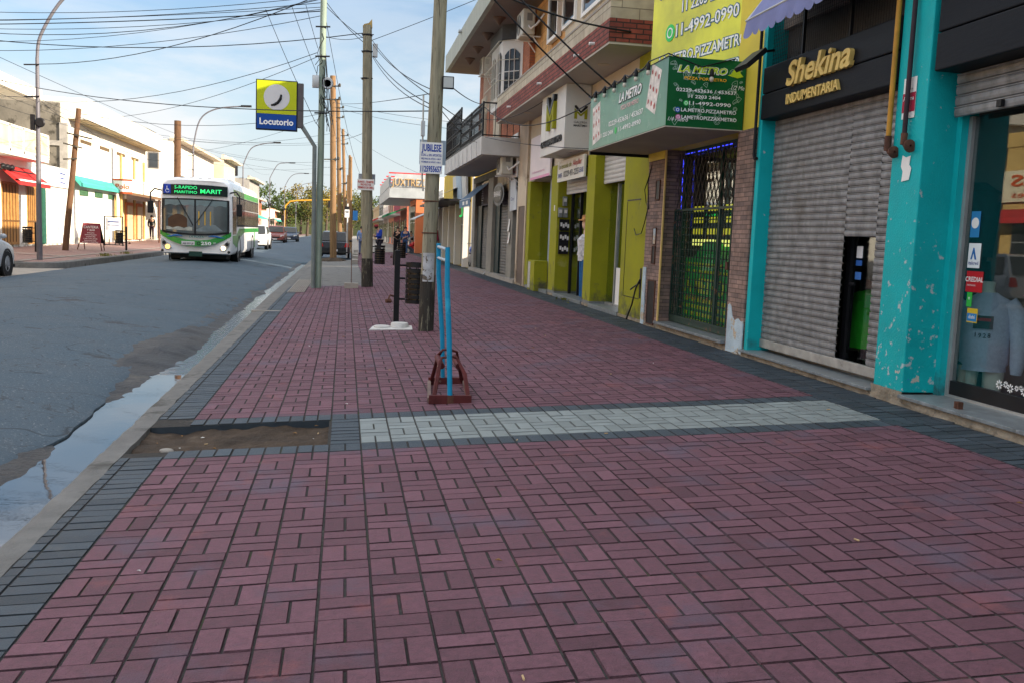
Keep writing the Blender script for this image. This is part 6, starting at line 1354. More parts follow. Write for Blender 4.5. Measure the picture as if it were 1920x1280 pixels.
def person(label, loc, rot, H, top, legs, hairc, pose, hair_long=False, cap=None, shoes=(.02, .02, .02), bag=None):
    """pose: joint positions for a 1.7 m figure facing -Y"""
    s = H/1.7; t = thing('person', label, 'person', (0, 0, 0))
    J = dict(pelvis=(0, 0, .92), waist=(0, 0, 1.08), chest=(0, -.01, 1.28), neck=(0, -.01, 1.45), head0=(0, -.02, 1.53), head=(0, -.03, 1.62))
    for sd, S in (('l', 1), ('r', -1)):
        J.update({'hip'+sd: (S*.085, 0, .88), 'knee'+sd: (S*.09, -.02, .48), 'ank'+sd: (S*.09, .02, .09), 'toe'+sd: (S*.095, -.13, .04), 'sh'+sd: (S*.18, 0, 1.40), 'el'+sd: (S*.23, .03, 1.13), 'wr'+sd: (S*.22, -.08, .90), 'ha'+sd: (S*.215, -.11, .82)})
    J.update(pose); J = {k: tuple(c*s for c in v) for k, v in J.items()}
    def sk(name, chain, rad, root, m, sub=2):
        names = []; ed = []
        for ch in chain:
            for a, b in zip(ch, ch[1:]):
                for q in (a, b):
                    if q not in names: names.append(q)
                ed.append((names.index(a), names.index(b)))
        return skin_mesh(name, [J[n] for n in names], ed, [tuple(c*s for c in rad[n]) if isinstance(rad[n], tuple) else rad[n]*s for n in names], names.index(root), m, t, sub)
    rad = dict(pelvis=(.14, .10), waist=(.12, .09), chest=(.15, .10), neck=.05, head0=.075, head=.085)
    for sd in 'lr': rad.update({'hip'+sd: .085, 'knee'+sd: .055, 'ank'+sd: .038, 'toe'+sd: .03, 'sh'+sd: .055, 'el'+sd: .042, 'wr'+sd: .03, 'ha'+sd: .032})
    full = [['pelvis', 'waist', 'chest', 'neck', 'head0', 'head']]+[c for sd in 'lr' for c in (['pelvis', 'hip'+sd, 'knee'+sd, 'ank'+sd, 'toe'+sd], ['chest', 'sh'+sd, 'el'+sd, 'wr'+sd, 'ha'+sd])]
    sk('body', full, rad, 'pelvis', M_skin)
    r2 = {k: (tuple(a+.03 for a in v) if isinstance(v, tuple) else v+.022) for k, v in rad.items()}
    sk('jacket', [['pelvis', 'waist', 'chest']]+[['chest', 'sh'+sd, 'el'+sd, 'wr'+sd] for sd in 'lr'], r2, 'pelvis', mat('cloth '+str(top), top, .9, .2, 9))
    r3 = {k: (tuple(a+.016 for a in v) if isinstance(v, tuple) else v+.018) for k, v in rad.items()}
    sk('trousers', [['pelvis', 'hip'+sd, 'knee'+sd, 'ank'+sd] for sd in 'lr'], r3, 'pelvis', mat('cloth '+str(legs), legs, .9, .2, 9))
    hd = Vector(J['head']); up = (hd-Vector(J['neck'])).normalized()
    hm = mat('hair '+str(hairc), hairc, .6, .3, 20)
    mb = MB(); c = hd+up*.03*s+Vector((0, .02*s, 0)); mb.ball(tuple(c), (.098*s, .105*s, .10*s), 12, 8)
    if hair_long: mb.tube([c, c+Vector((0, .07*s, -.10*s)), c+Vector((0, .08*s, -.25*s)), c+Vector((0, .07*s, -.34*s))], [.09*s, .095*s, .085*s, .04*s], 10)
    mb.build('hair', hm, t)
    fm = MB(); f0 = hd+Vector((0, -.085*s, 0))
    for S in (-1, 1): fm.ball(tuple(f0+Vector((S*.032*s, .004*s, .01*s))), .009*s, 6, 4)
    fm.build('eyes', M_black, t)
    mb = MB(); mb.ball(tuple(f0+Vector((0, -.002*s, -.018*s))), (.012*s, .018*s, .02*s), 6, 5); mb.build('nose', M_skin, t)
    mb = MB(); mb.ball(tuple(f0+Vector((0, .008*s, -.055*s))), (.022*s, .008*s, .006*s), 6, 4); mb.build('mouth', mat('lips', (.30, .10, .08), .6, 0), t)
    if cap: mb = MB(); mb.lathe(c+Vector((0, 0, .02*s)), [(.108*s, 0), (.10*s, .05*s), (.06*s, .095*s), (.01*s, .10*s)], 14); mb.obox(c+Vector((0, -.13*s, .02*s)), (.07*s, 0, 0), (0, .07*s, 0), (0, 0, .008*s)); mb.build('cap', mat('cap '+str(cap), cap, .9, .1), t)
    sm = mat('shoes '+str(shoes), shoes, .6, .1)
    for sd in 'lr': a, b = Vector(J['ank'+sd]), Vector(J['toe'+sd]); mb = MB(); mb.tube([a+(a-b)*.25-Vector((0, 0, .03*s)), a-Vector((0, 0, .035*s)), b+(b-a)*.2], [.045*s, .05*s, .035*s], 10); mb.build('shoe', sm, t)
    # hands: palm, four fingers and a thumb, slightly curled
    for sd, S in (('l', 1), ('r', -1)):
        w, h = Vector(J['wr'+sd]), Vector(J['ha'+sd]); d = (h-w).normalized(); side = d.cross(Vector((S, 0, .001))).normalized(); nrm = d.cross(side)
        mb = MB()
        for k in range(4): b0 = h+side*(k-1.5)*.018*s+d*.02*s; mb.tube([b0, b0+d*.035*s, b0+d*.06*s+nrm*.015*s], [.009*s, .008*s, .006*s], 6)
        b0 = h-side*.03*s-d*.02*s; mb.tube([b0, b0-side*.02*s+d*.025*s, b0-side*.02*s+d*.05*s], [.010*s, .009*s, .007*s], 6); mb.build('fingers', M_skin, t)
    t.location = loc; t.rotation_euler = (0, 0, rot)
    return t
WALK = dict(kneel=(.09, -.10, .50), ankl=(.09, -.16, .09), toel=(.095, -.30, .05), kneer=(-.08, .05, .48), ankr=(-.08, .22, .14), toer=(-.085, .10, .05))
PHONE = dict(WALK, elr=(-.24, -.04, 1.12), wrr=(-.10, -.22, 1.18), har=(-.05, -.26, 1.22))
PHONE2 = dict(WALK, ell=(.24, -.02, 1.12), wrl=(.12, -.2, 1.10), hal=(.06, -.24, 1.12), elr=(-.24, -.02, 1.12), wrr=(-.12, -.2, 1.05), har=(-.06, -.24, 1.06))
person('woman in black walking towards the viewer with a hand raised to her chest', (3.06, 55.6, .14), R(0), 1.62, (.012, .012, .014), (.012, .012, .014), (.03, .02, .015), PHONE, True)
person('woman in navy jacket and blue jeans walking beside the woman in black', (3.45, 54.6, .155), R(0), 1.62, (.02, .05, .14), (.03, .06, .13), (.012, .008, .006), PHONE2, True)
person('girl in pale clothes standing behind the walking women', (4.3, 62, .2), R(0), 1.35, (.35, .36, .38), (.25, .25, .27), (.03, .02, .015), {}, True)
SIT = dict(pelvis=(0, 0, .14), waist=(0, .02, .32), chest=(0, .0, .52), neck=(0, -.03, .68), head0=(0, -.05, .75), head=(0, -.08, .84), hipl=(.09, -.02, .14), hipr=(-.09, -.02, .14), kneel=(.12, -.38, .42), kneer=(-.12, -.38, .42), ankl=(.10, -.55, .09), ankr=(-.10, -.55, .09), toel=(.11, -.70, .04), toer=(-.11, -.70, .04), shl=(.18, .0, .63), shr=(-.18, 0, .63), ell=(.24, -.12, .44), elr=(-.24, -.12, .44), wrl=(.16, -.32, .42), wrr=(-.16, -.32, .42), hal=(.12, -.38, .44), har=(-.12, -.38, .44))
person('seated person in red jacket on the pavement by the orange pillar', (4.3, 60.0, .195), R(-75), 1.7, (.42, .02, .03), (.10, .11, .14), (.02, .015, .012), SIT)
LOOK = dict(neck=(0, -.06, 1.44), head0=(0, -.11, 1.50), head=(0, -.17, 1.56), ell=(.22, -.02, 1.12), wrl=(.08, -.22, 1.14), hal=(.03, -.27, 1.18), elr=(-.22, -.02, 1.12), wrr=(-.08, -.22, 1.1), har=(-.04, -.27, 1.12))
person('man in blue padded jacket and maroon cap looking down at his hands', (1.7, 47.5, .08), R(-70), 1.72, (.015, .045, .30), (.02, .02, .03), (.03, .02, .015), LOOK, cap=(.20, .02, .03))
person('person in crimson top half hidden by the nearest wooden pole', (4.25, 45.5, .19), R(20), 1.68, (.42, .02, .08), (.08, .08, .1), (.03, .02, .015), WALK)
person('man in dark jacket walking on the left pavement beside the bus', (-14.0, 72, .25), R(10), 1.72, (.025, .03, .03), (.05, .03, .045), (.03, .02, .015), WALK)
person('person in pale blue standing by the poles beyond the black sedan', (.95, 56, .05), R(180), 1.65, (.15, .22, .40), (.10, .13, .22), (.03, .02, .015), {})
# ---------------------------------------------------------------- vehicles
M_tyre = mat('tyre rubber', (.015, .015, .016), .8, .2, 12); M_rim = mat('alloy rim', (.35, .35, .36), .35, .1, 5, metal=.7)
M_carglass = mat('car glass', (.010, .013, .015), .08, 0, 1, spec=.4); M_red_lamp = mat('red lamp', (.45, .01, .01), .2, .05, 3); M_clear_lamp = mat('clear lamp', (.55, .55, .52), .15, .05, 3)
M_plate = mat('plate white', (.6, .6, .6), .5, 0); M_trim = mat('dark trim', (.02, .02, .02), .6, .1)
def wheel(parent, x, y, r, w, s):
    """tyre with its rim; s=+1/-1 is the outer side along X"""
    mb = MB(); mb.lathe((x, y, r), [(r*.62, -w/2), (r*.93, -w/2), (r, -w*.32), (r, w*.32), (r*.93, w/2), (r*.62, w/2)], 24, (s, 0, 0)); t = mb.build('wheel', M_tyre, parent)
    mb = MB(); mb.lathe((x+s*w*.30, y, r), [(.01, .02), (r*.2, .02), (r*.22, .0), (r*.25, -.01)], 16, (s, 0, 0)); mb.lathe((x+s*w*.36, y, r), [(r*.54, 0), (r*.64, 0), (r*.64, .02), (r*.54, .02)], 22, (s, 0, 0))
    for k in range(5):
        a = 2*math.pi*k/5; mb.obox((x+s*w*.34, y+r*.38*math.cos(a), r+r*.38*math.sin(a)), (.012, 0, 0), (0, r*.2*math.cos(a), r*.2*math.sin(a)), (0, -r*.07*math.sin(a), r*.07*math.cos(a)))
    mb.build('rim', M_rim, t)
    mb = MB(); mb.lathe((x+s*w*.15, y, r), [(.01, 0), (r*.62, 0), (r*.62, .01), (.01, .01)], 20, (s, 0, 0)); mb.build('hub_shadow', M_trim, t)
    return t
def car(label, loc, rot, paint, L=4.2, W=1.72, H=1.45, kind='hatch', name='parked_car', cat='car', group=None):
    t = thing(name, label, cat, (0, 0, 0), group); hw = W/2; F, B = -L/2, L/2
    belt = H*.62; hood = H*.60
    if kind == 'sedan': cab = (F+L*.27, F+L*.42, B-L*.27, B-L*.13); deck = H*.64
    elif kind == 'pickup': cab = (F+L*.24, F+L*.36, F+L*.58, F+L*.62); deck = H*.60
    elif kind == 'suv': cab = (F+L*.24, F+L*.38, B-L*.10, B-.08); deck = H*.64
    else: cab = (F+L*.22, F+L*.40, B-L*.16, B-.10); deck = H*.64
    st = [(F, .30, H*.36, .84), (F+.04, .24, H*.44, .92), (F+.22, .20, H*.50, .98), (F+L*.12, .19, H*.545, 1), (cab[0], .19, hood+.01, 1), (0, .19, belt, 1), (cab[3]-.05, .19, belt+.02, 1), (B-.22, .20, deck, .98), (B-.05, .26, deck-.05, .93), (B, .34, H*.40, .86)]
    mb = MB(); rings = []
    for (y, zl, zh, k) in st:
        w = hw*k; pr = [(w*.80, zl), (w*.97, zl+.10), (w, (zl+zh)*.5), (w*.985, zh-.10), (w*.93, zh-.02), (w*.80, zh)]
        rings.append([(a, y, z) for a, z in pr]+[(-a, y, z) for a, z in reversed(pr)])
    mb.loft(rings)
    a, b, c, d = cab; wb, wt = hw*.93, hw*.73
    def ring(y, z, w, zb): return [(w, y, z), (w*.6, y, z+.012), (-w*.6, y, z+.012), (-w, y, z)]
    prof = [(a, belt-.04, wb), (a+(b-a)*.5, belt+(H-belt)*.52, wb*.90), (b, H-.03, wt*1.03), (b+.12, H, wt), ((b+c)/2, H+.015, wt), (c-.12, H-.005, wt), (c, H-.04, wt*1.02), (c+(d-c)*.5, belt+(H-belt)*.5, wb*.89), (d, belt-.02, wb*.94)]
    vs = []; n = len(prof)
    for (y, z, w) in prof: vs += [(w, y, z), (-w, y, z)]
    base = len(vs)
    for (y, z, w) in prof: yy = max(a, min(d, y)); vs += [(wb, yy, belt-.06), (-wb, yy, belt-.06)]
    fs = []
    for i in range(n-1):
        fs += [(2*i, 2*i+2, 2*i+3, 2*i+1), (2*i, base+2*i, base+2*i+2, 2*i+2), (2*i+1, 2*i+3, base+2*i+3, base+2*i+1)]
    mb.add(vs, fs, False)
    pm = mat('paint '+str(paint), paint, .28, .06, 2, spec=.3, coat=.15)
    mb.build('body', pm, t)
    def panel(nm, q, off, m_=M_carglass):
        q = [Vector(p) for p in q]; nn = (q[1]-q[0]).cross(q[3]-q[0]).normalized(); cen = sum(q, Vector())/4
        if nn.dot(cen-Vector((0, (a+d)/2, belt))) < 0: nn = -nn
        q = [cen+(p-cen)*.93+nn*off for p in q]
        return MB().prism(q, nn*.006).build(nm, m_, t)
    P1, P2, P3, P4 = prof[0], prof[2], prof[6], prof[8]
    panel('windscreen', [(-wb*.95, a, belt), (wb*.95, a, belt), (P2[2], P2[0], P2[1]-.02), (-P2[2], P2[0], P2[1]-.02)], .028)
    panel('rear_window', [(-wb*.9, d, belt+.02), (wb*.9, d, belt+.02), (P3[2], P3[0], P3[1]-.02), (-P3[2], P3[0], P3[1]-.02)], .032)
    m_ = (b+c)/2
    for s in (-1, 1):
        panel('side_window', [(s*wb, a+(b-a)*.35, belt+.02), (s*wb, m_, belt+.02), (s*wt*1.01, m_, H-.07), (s*wt*1.02, b+.03, H-.07)], .02)
        if kind != 'pickup': panel('side_window', [(s*wb, m_+.05, belt+.02), (s*wb, c+(d-c)*.4, belt+.02), (s*wt*1.02, c-.05, H-.07), (s*wt*1.01, m_+.05, H-.07)], .02)
        mb = MB(); mb.ball((s*(hw+.07), a+.28, belt+.06), (.09, .05, .065), 8, 6); mb.build('mirror', pm, t)
        mb = MB(); mb.grid(lambda u, v: (s*hw*(.58+.34*u), F+.03+.10*u*u+.03*v, H*.38+.14*v), 5, 3); mb.prism([(s*hw*.58, F-.012, H*.37), (s*hw*.90, F+.05, H*.39), (s*hw*.90, F+.08, H*.46), (s*hw*.60, F-.005, H*.45)], (0, .06, 0)); mb.build('headlight', M_clear_lamp, t)
        mb = MB(); mb.prism([(s*hw*.66, B-.015, H*.44), (s*hw*.93, B-.05, H*.44), (s*hw*.91, B-.06, H*.60), (s*hw*.76, B-.03, H*.60)], (0, .05, 0)); mb.build('tail_lamp', M_red_lamp, t)
        r = .30 if kind != 'suv' else .34
        for y in (F+L*.19, B-L*.19):
            wheel(t, s*(hw-.09), y, r, .2, s)
            mb = MB(); mb.lathe((s*(hw-.03), y, r), [(r*1.02, 0), (r*1.17, 0), (r*1.17, .04), (r*1.02, .045)], 20, (s, 0, 0)); mb.build('wheel_arch', M_trim, t)
        for y in (m_, (b+.2)):
            mb = MB(); mb.box(s*hw*.995-.006, s*hw*.995+.006, y+.15, y+.30, belt-.13, belt-.10); mb.build('door_handle', pm, t)
    mb = MB(); mb.box(-hw*.5, hw*.5, F-.006, F+.03, H*.28, H*.36); mb.build('grille', M_trim, t)
    mb = MB(); mb.box(-hw*.92, hw*.92, B-.03, B+.02, .30, .40, .01); mb.box(-hw*.92, hw*.92, F-.02, F+.04, .22, .30, .01); mb.build('bumper', M_trim, t)
    for y in (F-.02, B+.005): mb = MB(); mb.box(-.2, .2, y, y+.014, .40 if y > 0 else .30, .51 if y > 0 else .40); mb.build('number_plate', M_plate, t)
    if kind == 'pickup': mb = MB(); mb.box(-hw*.85, hw*.85, d+.05, B-.06, deck-.02, deck+.012); mb.build('load_bed', M_trim, t)
    t.location = loc; t.rotation_euler = (0, 0, rot)
    return t
car('silver hatchback cut by the left edge with its wheel at the corner apron', (-9.62, 25.15, -.13), R(180), (.42, .44, .47), 4.1, 1.74, 1.62, 'suv')
car('black parked sedan seen from behind beyond the soil mound', (-.60, 52.0+2.1, -.12), R(180), (.012, .013, .015), 4.25, 1.70, 1.46, 'sedan')
car('white hatchback driving close behind the bus', (-5.55, 60.5, .08), 0, (.62, .63, .64), 4.0, 1.70, 1.48, 'hatch', 'moving_car')
car('old red pickup driving towards the viewer behind the white hatchback', (-6.35, 90, .08), 0, (.20, .055, .045), 4.6, 1.72, 1.55, 'pickup', 'pickup_truck', 'pickup')
car('dark blue car driving behind the old red pickup', (-5.75, 101, .08), 0, (.03, .045, .075), 4.2, 1.7, 1.5, 'sedan', 'moving_car')
car('white parked hatchback in front of the black sedan', (-1.0, 76, -.12), 0, (.60, .60, .60), 4.1, 1.7, 1.46, 'hatch')
car('silver parked car farther up the right kerb', (-1.1, 92, -.12), 0, (.40, .41, .42), 4.2, 1.7, 1.46, 'sedan')
car('dark red car far away on the left side of the street', (-8.0, 128, .0), 0, (.22, .02, .035), 4.2, 1.75, 1.55, 'suv')
# motorbike in the gap, mostly hidden
mk = thing('motorbike', 'blue and red motorbike parked in the gap beyond the dark building', 'motorbike', (4.75, 34.4, .2))
for y in (33.95, 35.15):
    mb = MB(); mb.lathe((4.72, y, .49), [(.22, -.04), (.28, -.045), (.29, 0), (.28, .045), (.22, .04)], 18, (1, 0, 0)); w_ = mb.build('wheel', M_tyre, mk)
    mb = MB()
    for k in range(6): mb.bar((4.72, y, .49), (4.72, y+.22*math.cos(k*1.05), .49+.22*math.sin(k*1.05)), .02)
    mb.build('rim', M_rim, w_)
mb = MB(); mb.tube([(4.72, 34.15, .95), (4.72, 34.4, .92), (4.72, 34.8, .85), (4.72, 35.2, .95)], [.08, .13, .11, .06], 10); mb.build('tank', mat('blue bike paint', (.02, .10, .42), .3, .05), mk)
mb = MB(); mb.tube([(4.72, 33.95, .50), (4.72, 34.05, .85), (4.72, 34.15, 1.12)], .04, 8); mb.tube([(4.45, 34.2, 1.12), (4.72, 34.12, 1.15), (5.0, 34.2, 1.12)], .018, 6); mb.build('fork', M_alu, mk)
mb = MB(); mb.box(4.58, 4.86, 34.35, 34.75, .42, .72, .04); mb.build('engine', M_rim, mk)
mb = MB(); mb.ball((4.72, 34.0, 1.0), (.1, .08, .1), 10, 6); mb.build('headlight', MATS['cloth '+str((.42, .02, .03))], mk)

# city bus
BU = thing('bus', 'white and green city bus with lit green destination display driving towards the viewer', 'bus', (-5.35, 35.5, .06))
bx0, bx1, by0, by1, bz = -6.62, -4.10, 35.45, 46.2, .06
cx = (bx0+bx1)/2; hw = (bx1-bx0)/2
M_buswhite = mat('bus white paint', (.86, .87, .88), .30, .05, 1.2, spec=.6, coat=.4, spots=[((.48, .48, .48), .64, .12, 1.5)])
M_busgreen = mat('bus green paint', (.015, .26, .03), .30, .08, 1.5, spec=.6, coat=.4)
M_dkgreen = mat('bus dark green', (.008, .10, .045), .3, .08, 1.5)
def bus_ring(y, bulge, zt, zl=.30, k=1.0):
    w = hw*k; z0 = bz+zl; zt = bz+zt
    pr = [(w*.93, z0), (w, z0+.14), (w, z0+.9), (w*.995, z0+1.6), (w*.97, zt-.42), (w*.93, zt-.17), (w*.82, zt-.04), (w*.55, zt)]
    return [(cx+a, y-bulge*(1-(a/w)**2)-.0, z) for a, z in pr]+[(cx-a, y-bulge*(1-(a/w)**2), z) for a, z in reversed(pr)]
rings = [bus_ring(by0+.02, .16, 2.95, .34, .95), bus_ring(by0+.10, .18, 3.02, .30, .985), bus_ring(by0+.35, .10, 3.06), bus_ring(by0+.9, 0, 3.08), bus_ring(by1-.3, 0, 3.08), bus_ring(by1-.06, 0, 3.04, .32, .985), bus_ring(by1, 0, 2.9, .36, .95)]
MB().loft(rings).build('body', M_buswhite, BU)
def front(a, z, off): return (cx+a, by0+.02-.16*(1-(a/hw)**2)-off, bz+z)
def front_strip(name, zlo, zhi, m, a0, a1, off, parent=BU, n=28):
    mb = MB(); q = []
    for i in range(n+1):
        a = a0+(a1-a0)*i/n; q += [front(a, zlo(a), off), front(a, zhi(a), off), front(a, zhi(a), off-.03), front(a, zlo(a), off-.03)]
    mb.add(q, [(4*i+j, 4*i+(j+1) % 4, 4*i+4+(j+1) % 4, 4*i+4+j) for i in range(n) for j in range(4)]+[(0, 1, 2, 3), (4*n+3, 4*n+2, 4*n+1, 4*n)])
    return mb.build(name, m, parent)
ell = lambda a: (a/hw)**2
fr = front_strip('windscreen_frame', lambda a: .98+.10*ell(a), lambda a: 2.30-.03*ell(a), M_black, -hw*.93, hw*.93, .035)
ws = front_strip('windscreen', lambda a: 1.04+.12*ell(a), lambda a: 2.25-.03*ell(a), mat('bus windscreen', (.07, .09, .095), .04, .3, 1.2, spec=1.0), -hw*.88, hw*.88, .045)
front_strip('screen_divider', lambda a: 1.04, lambda a: 2.26, M_black, -.03, .03, .055, n=2)
# what shows through the screen: rails, dash cover and driver's seat as pieces just inside the glass
sk_ = front_strip('sun_strip', lambda a: 2.02+.05*abs(math.sin(a*9)), lambda a: 2.24, mat('pale blind', (.16, .22, .23), .5, .2, 3), -hw*.84, hw*.86, .049, ws)
front_strip('dash_cover', lambda a: 1.12+.06*ell(a), lambda a: 1.15+.24*max(0, 1-abs(a-.45)/.5)+.1*max(0, 1-abs(a-.7)/.3), mat('grey dash', (.17, .21, .22), .5, .3, 3), -.02, hw*.82, .049, ws)
front_strip('dash_papers', lambda a: 1.14+.05*ell(a), lambda a: 1.22+.06*abs(math.sin(a*8)), mat('dash papers', (.35, .37, .33), .5, .4, 6), -hw*.8, -.1, .049, ws)
for a in (.13, .34, .53): front_strip('hand_rail', lambda q: 1.35, lambda q: 1.85, mat('yellow rail', (.62, .38, .03), .4, .05), a-.018, a+.018, .050, ws, 2)
front_strip('driver_seat', lambda a: 1.25, lambda a: 1.55+.18*max(0, 1-((a+.6)/.35)**2), mat('seat brown', (.09, .05, .03), .7, .2), -.95, -.28, .048, ws)
dsp = front_strip('destination_display', lambda a: 2.42-.02*ell(a), lambda a: 2.80-.04*ell(a), mat('display black', (.010, .022, .022), .3, .1), -hw*.90, hw*.88, .03)
M_led = mat('green led', (.05, 1.0, .28), .5, 0, emit=.22)
text('led_text', 'S-RAPIDO', (cx-.32, by0-.20, bz+2.63), *NEAR, M_led, dsp, h=.115, w=.78, bold=.0); text('led_text', 'MARITIMO', (cx-.32, by0-.20, bz+2.47), *NEAR, M_led, dsp, h=.10, w=.78, bold=.0); text('led_text', 'MARIT', (cx+.55, by0-.185, bz+2.50), *NEAR, M_led, dsp, h=.15, w=.74, bold=.01)
front_strip('access_panel', lambda a: 2.45, lambda a: 2.78, mat('access blue', (.01, .05, .40), .4, .05), -hw*.88, -hw*.68, .036, dsp, 6)
mb = MB(); c0 = front(-hw*.78, 2.6, .045); mb.lathe((c0[0]+.01, c0[1], c0[2]-.05), [(.055, 0), (.07, 0), (.07, .004), (.055, .004)], 18, (0, -1, 0)); mb.box(c0[0]-.015, c0[0]+.005, c0[1]-.004, c0[1], c0[2]-.02, c0[2]+.08); mb.box(c0[0]-.015, c0[0]+.05, c0[1]-.004, c0[1], c0[2]-.02, c0[2]-.005); mb.ball((c0[0]-.005, c0[1], c0[2]+.10), (.018, .004, .018), 8, 5); mb.build('wheelchair_symbol', M_txt, dsp)
front_strip('green_band', lambda a: .58+.42*ell(a)**1.1, lambda a: .80+.36*ell(a)**1.1, M_busgreen, -hw*.985, hw*.985, .012)
text('fleet_number', '250', (cx+.38, by0-.165, bz+.64), *NEAR, M_txt, BU, h=.12, w=.36, bold=.03, ex=.01); text('fleet_number', '70', (cx+.67, by0-.15, bz+.68), *NEAR, M_txt, BU, h=.06, w=.10, ex=.01)
mb = MB(); mb.box(cx-.48, cx-.02, by0-.165, by0-.14, bz+.62, bz+.76); npl = mb.build('number_plate', M_plate, BU); text('plate_text', 'AB 037 JF', (cx-.25, by0-.167, bz+.65), *NEAR, M_black_letter, npl, h=.06, w=.38, bold=.02)
mb = MB(); mb.lathe((cx+.12, by0-.155, bz+.69), [(.04, 0), (.065, 0), (.065, .01), (.04, .01)], 16, (0, -1, 0)); mb.build('badge', M_black, BU)
text('lettering', 'LA PLATA', (cx+.05, by0-.16, bz+.90), *NEAR, mat('teal lettering', (.05, .30, .32), .5, 0), BU, h=.06, w=.5, ex=.01)
for s in (-1, 1):
    mb = MB(); q = [front(s*(.45+.14*i), .94+.03*math.sin(i*1.3), .012) for i in range(5)]; mb.tube(q, [.01, .03, .035, .025, .008], 6); mb.build('wave_mark', mat('blue wave', (.03, .15, .42), .4, .1), BU)
    h = MB(); q = [front(s*hw*x, z, .02) for x, z in ((.66, .50), (.80, .44), (.93, .60), (.97, .86), (.90, .82), (.74, .62))]; h.prism(q, (0, .05, 0)); hl = h.build('headlight_housing', mat('lamp housing', (.30, .31, .31), .2, .1), BU)
    for (x, z, r, m_) in ((.77, .54, .085, mat('amber lamp', (.9, .45, .10), .3, 0, emit=1.2) if s < 0 else mat('lit lamp', (1, .78, .45), .3, 0, emit=1.2)), (.87, .68, .065, M_trim), (.93, .79, .05, M_clear_lamp)):
        c0 = front(s*hw*x, z, .03); mb = MB(); mb.lathe(c0, [(.001, 0), (r, 0), (r*.9, .02), (.001, .022)], 16, (0, -1, 0)); mb.build('lamp', m_, hl)
    mb = MB(); c0 = front(s*(hw-.1), .40, .02); mb.lathe(c0, [(.001, 0), (.05, 0), (.05, .01), (.001, .01)], 12, (0, -1, 0)); mb.build('fog_lamp', M_trim, BU)
    mb = MB(); px_ = cx+s*(hw+.28); mb.box(px_-.10, px_+.10, by0-.22, by0-.10, bz+1.72, bz+2.16, .03); mr = mb.build('mirror', M_black, BU)
    mb = MB(); mb.tube([(cx+s*hw*.93, by0+.1, bz+2.55), (cx+s*(hw+.15), by0-.08, bz+2.6), (px_, by0-.15, bz+2.45), (px_, by0-.16, bz+2.1)], .028, 8); mb.build('mirror_arm', M_black, mr)
    for y in (by0+2.35, by1-3.0):
        w_ = wheel(BU, cx+s*(hw-.16), y, .47, .28, s); w_.location.z += bz-.07
        mb = MB(); mb.lathe((cx+s*(hw-.02), y, bz+.42), [(.50, 0), (.60, 0), (.60, .03), (.50, .03)], 24, (s, 0, 0)); mb.build('wheel_arch', M_trim, BU)
wp = MB()
for a0, z0, a1, z1 in ((-.62, 2.32, -.12, 1.42), (.62, 2.30, .10, 1.52)): p, q = Vector(front(a0, z0, .07)), Vector(front(a1, z1, .075)); wp = MB(); wp.bar(p, q, .022); wp.bar(p+(q-p)*.35+Vector((0, -.01, 0)), q+(q-p)*.1, .04, .02); wp.build('wiper', M_black, BU)
mb = MB(); mb.box(cx-.22, cx+.24, by0-.17, by0-.14, bz+.22, bz+.40); mb.build('tow_cover', mat('dark green plate', (.015, .05, .04), .5, .2), BU)
for i in range(4): mb = MB(); mb.box(cx-.55+.32*i, cx-.45+.32*i, by0+.06, by0+.14, bz+3.02, bz+3.06); mb.build('marker_lamp', M_clear_lamp, BU)
# near side (towards the right-hand pavement)
for s, X in ((1, bx1), (-1, bx0)):
    o = lambda d: X+s*d
    y0 = by0+1.75
    mb = MB(); mb.box(min(o(-.03), o(.006)), max(o(-.03), o(.006)), by0+1.6, by1-.35, bz+1.35, bz+2.48); wf_ = mb.build('window_band', M_trim, BU)
    for k in range(7):
        a = y0+k*1.20; mb = MB(); mb.box(min(o(.0061), o(.012)), max(o(.0061), o(.012)), a, a+1.08, bz+1.42, bz+2.42); w_ = mb.build('side_window', mat('bus side glass', (.06, .055, .045), .08, .4, .8, spec=1), wf_)
    mb = MB(); mb.box(min(o(-.02), o(.008)), max(o(-.02), o(.008)), by0+.32, by0+1.45, bz+1.05, bz+2.45); mb.build('driver_window', MATS['bus side glass'], BU)
    mb = MB(); mb.box(min(o(0), o(.018)), max(o(0), o(.018)), by0+1.6, by1-.35, bz+1.98, bz+2.02); mb.build('window_rail', M_alu, BU)
    mb = MB(); q = [(o(.002), by0+.3, bz+1.0), (o(.002), by0+1.5, bz+1.02), (o(.002), by0+2.4, bz+1.28), (o(.002), by1-.2, bz+1.32), (o(.002), by1-.2, bz+1.14), (o(.002), by0+4.2, bz+1.12), (o(.002), by0+2.6, bz+.92), (o(.002), by0+1.6, bz+.55), (o(.002), by0+.35, bz+.72)]
    bm = bmesh.new(); f = bm.faces.new([bm.verts.new(p) for p in q]); r_ = bmesh.ops.extrude_face_region(bm, geom=[f]); bmesh.ops.translate(bm, vec=(s*.006, 0, 0), verts=[e for e in r_['geom'] if isinstance(e, bmesh.types.BMVert)]); bmesh.ops.triangulate(bm, faces=bm.faces[:]); mb.bm(bm); mb.build('green_swoosh', M_busgreen, BU)
    mb = MB(); mb.box(min(o(-.06), o(-.025)), max(o(-.06), o(-.025)), by0+.9, by1-.3, bz+2.50, bz+2.72); mb.build('roof_band', M_busgreen, BU)
    mb = MB(); mb.box(min(o(0), o(.006)), max(o(0), o(.006)), by1-2.2, by1-1.9, bz+.45, bz+1.15); mb.build('side_flash', M_busgreen, BU)
mb = MB(); mb.box(cx-.8, cx+.8, by0+3, by0+7, bz+3.07, bz+3.22, .04); mb.build('roof_unit', M_buswhite, BU)
mb = MB(); mb.box(cx-1.0, cx+1.0, by0+.6, by1-.3, bz+.12, bz+.35); mb.build('underbody', M_trim, BU)
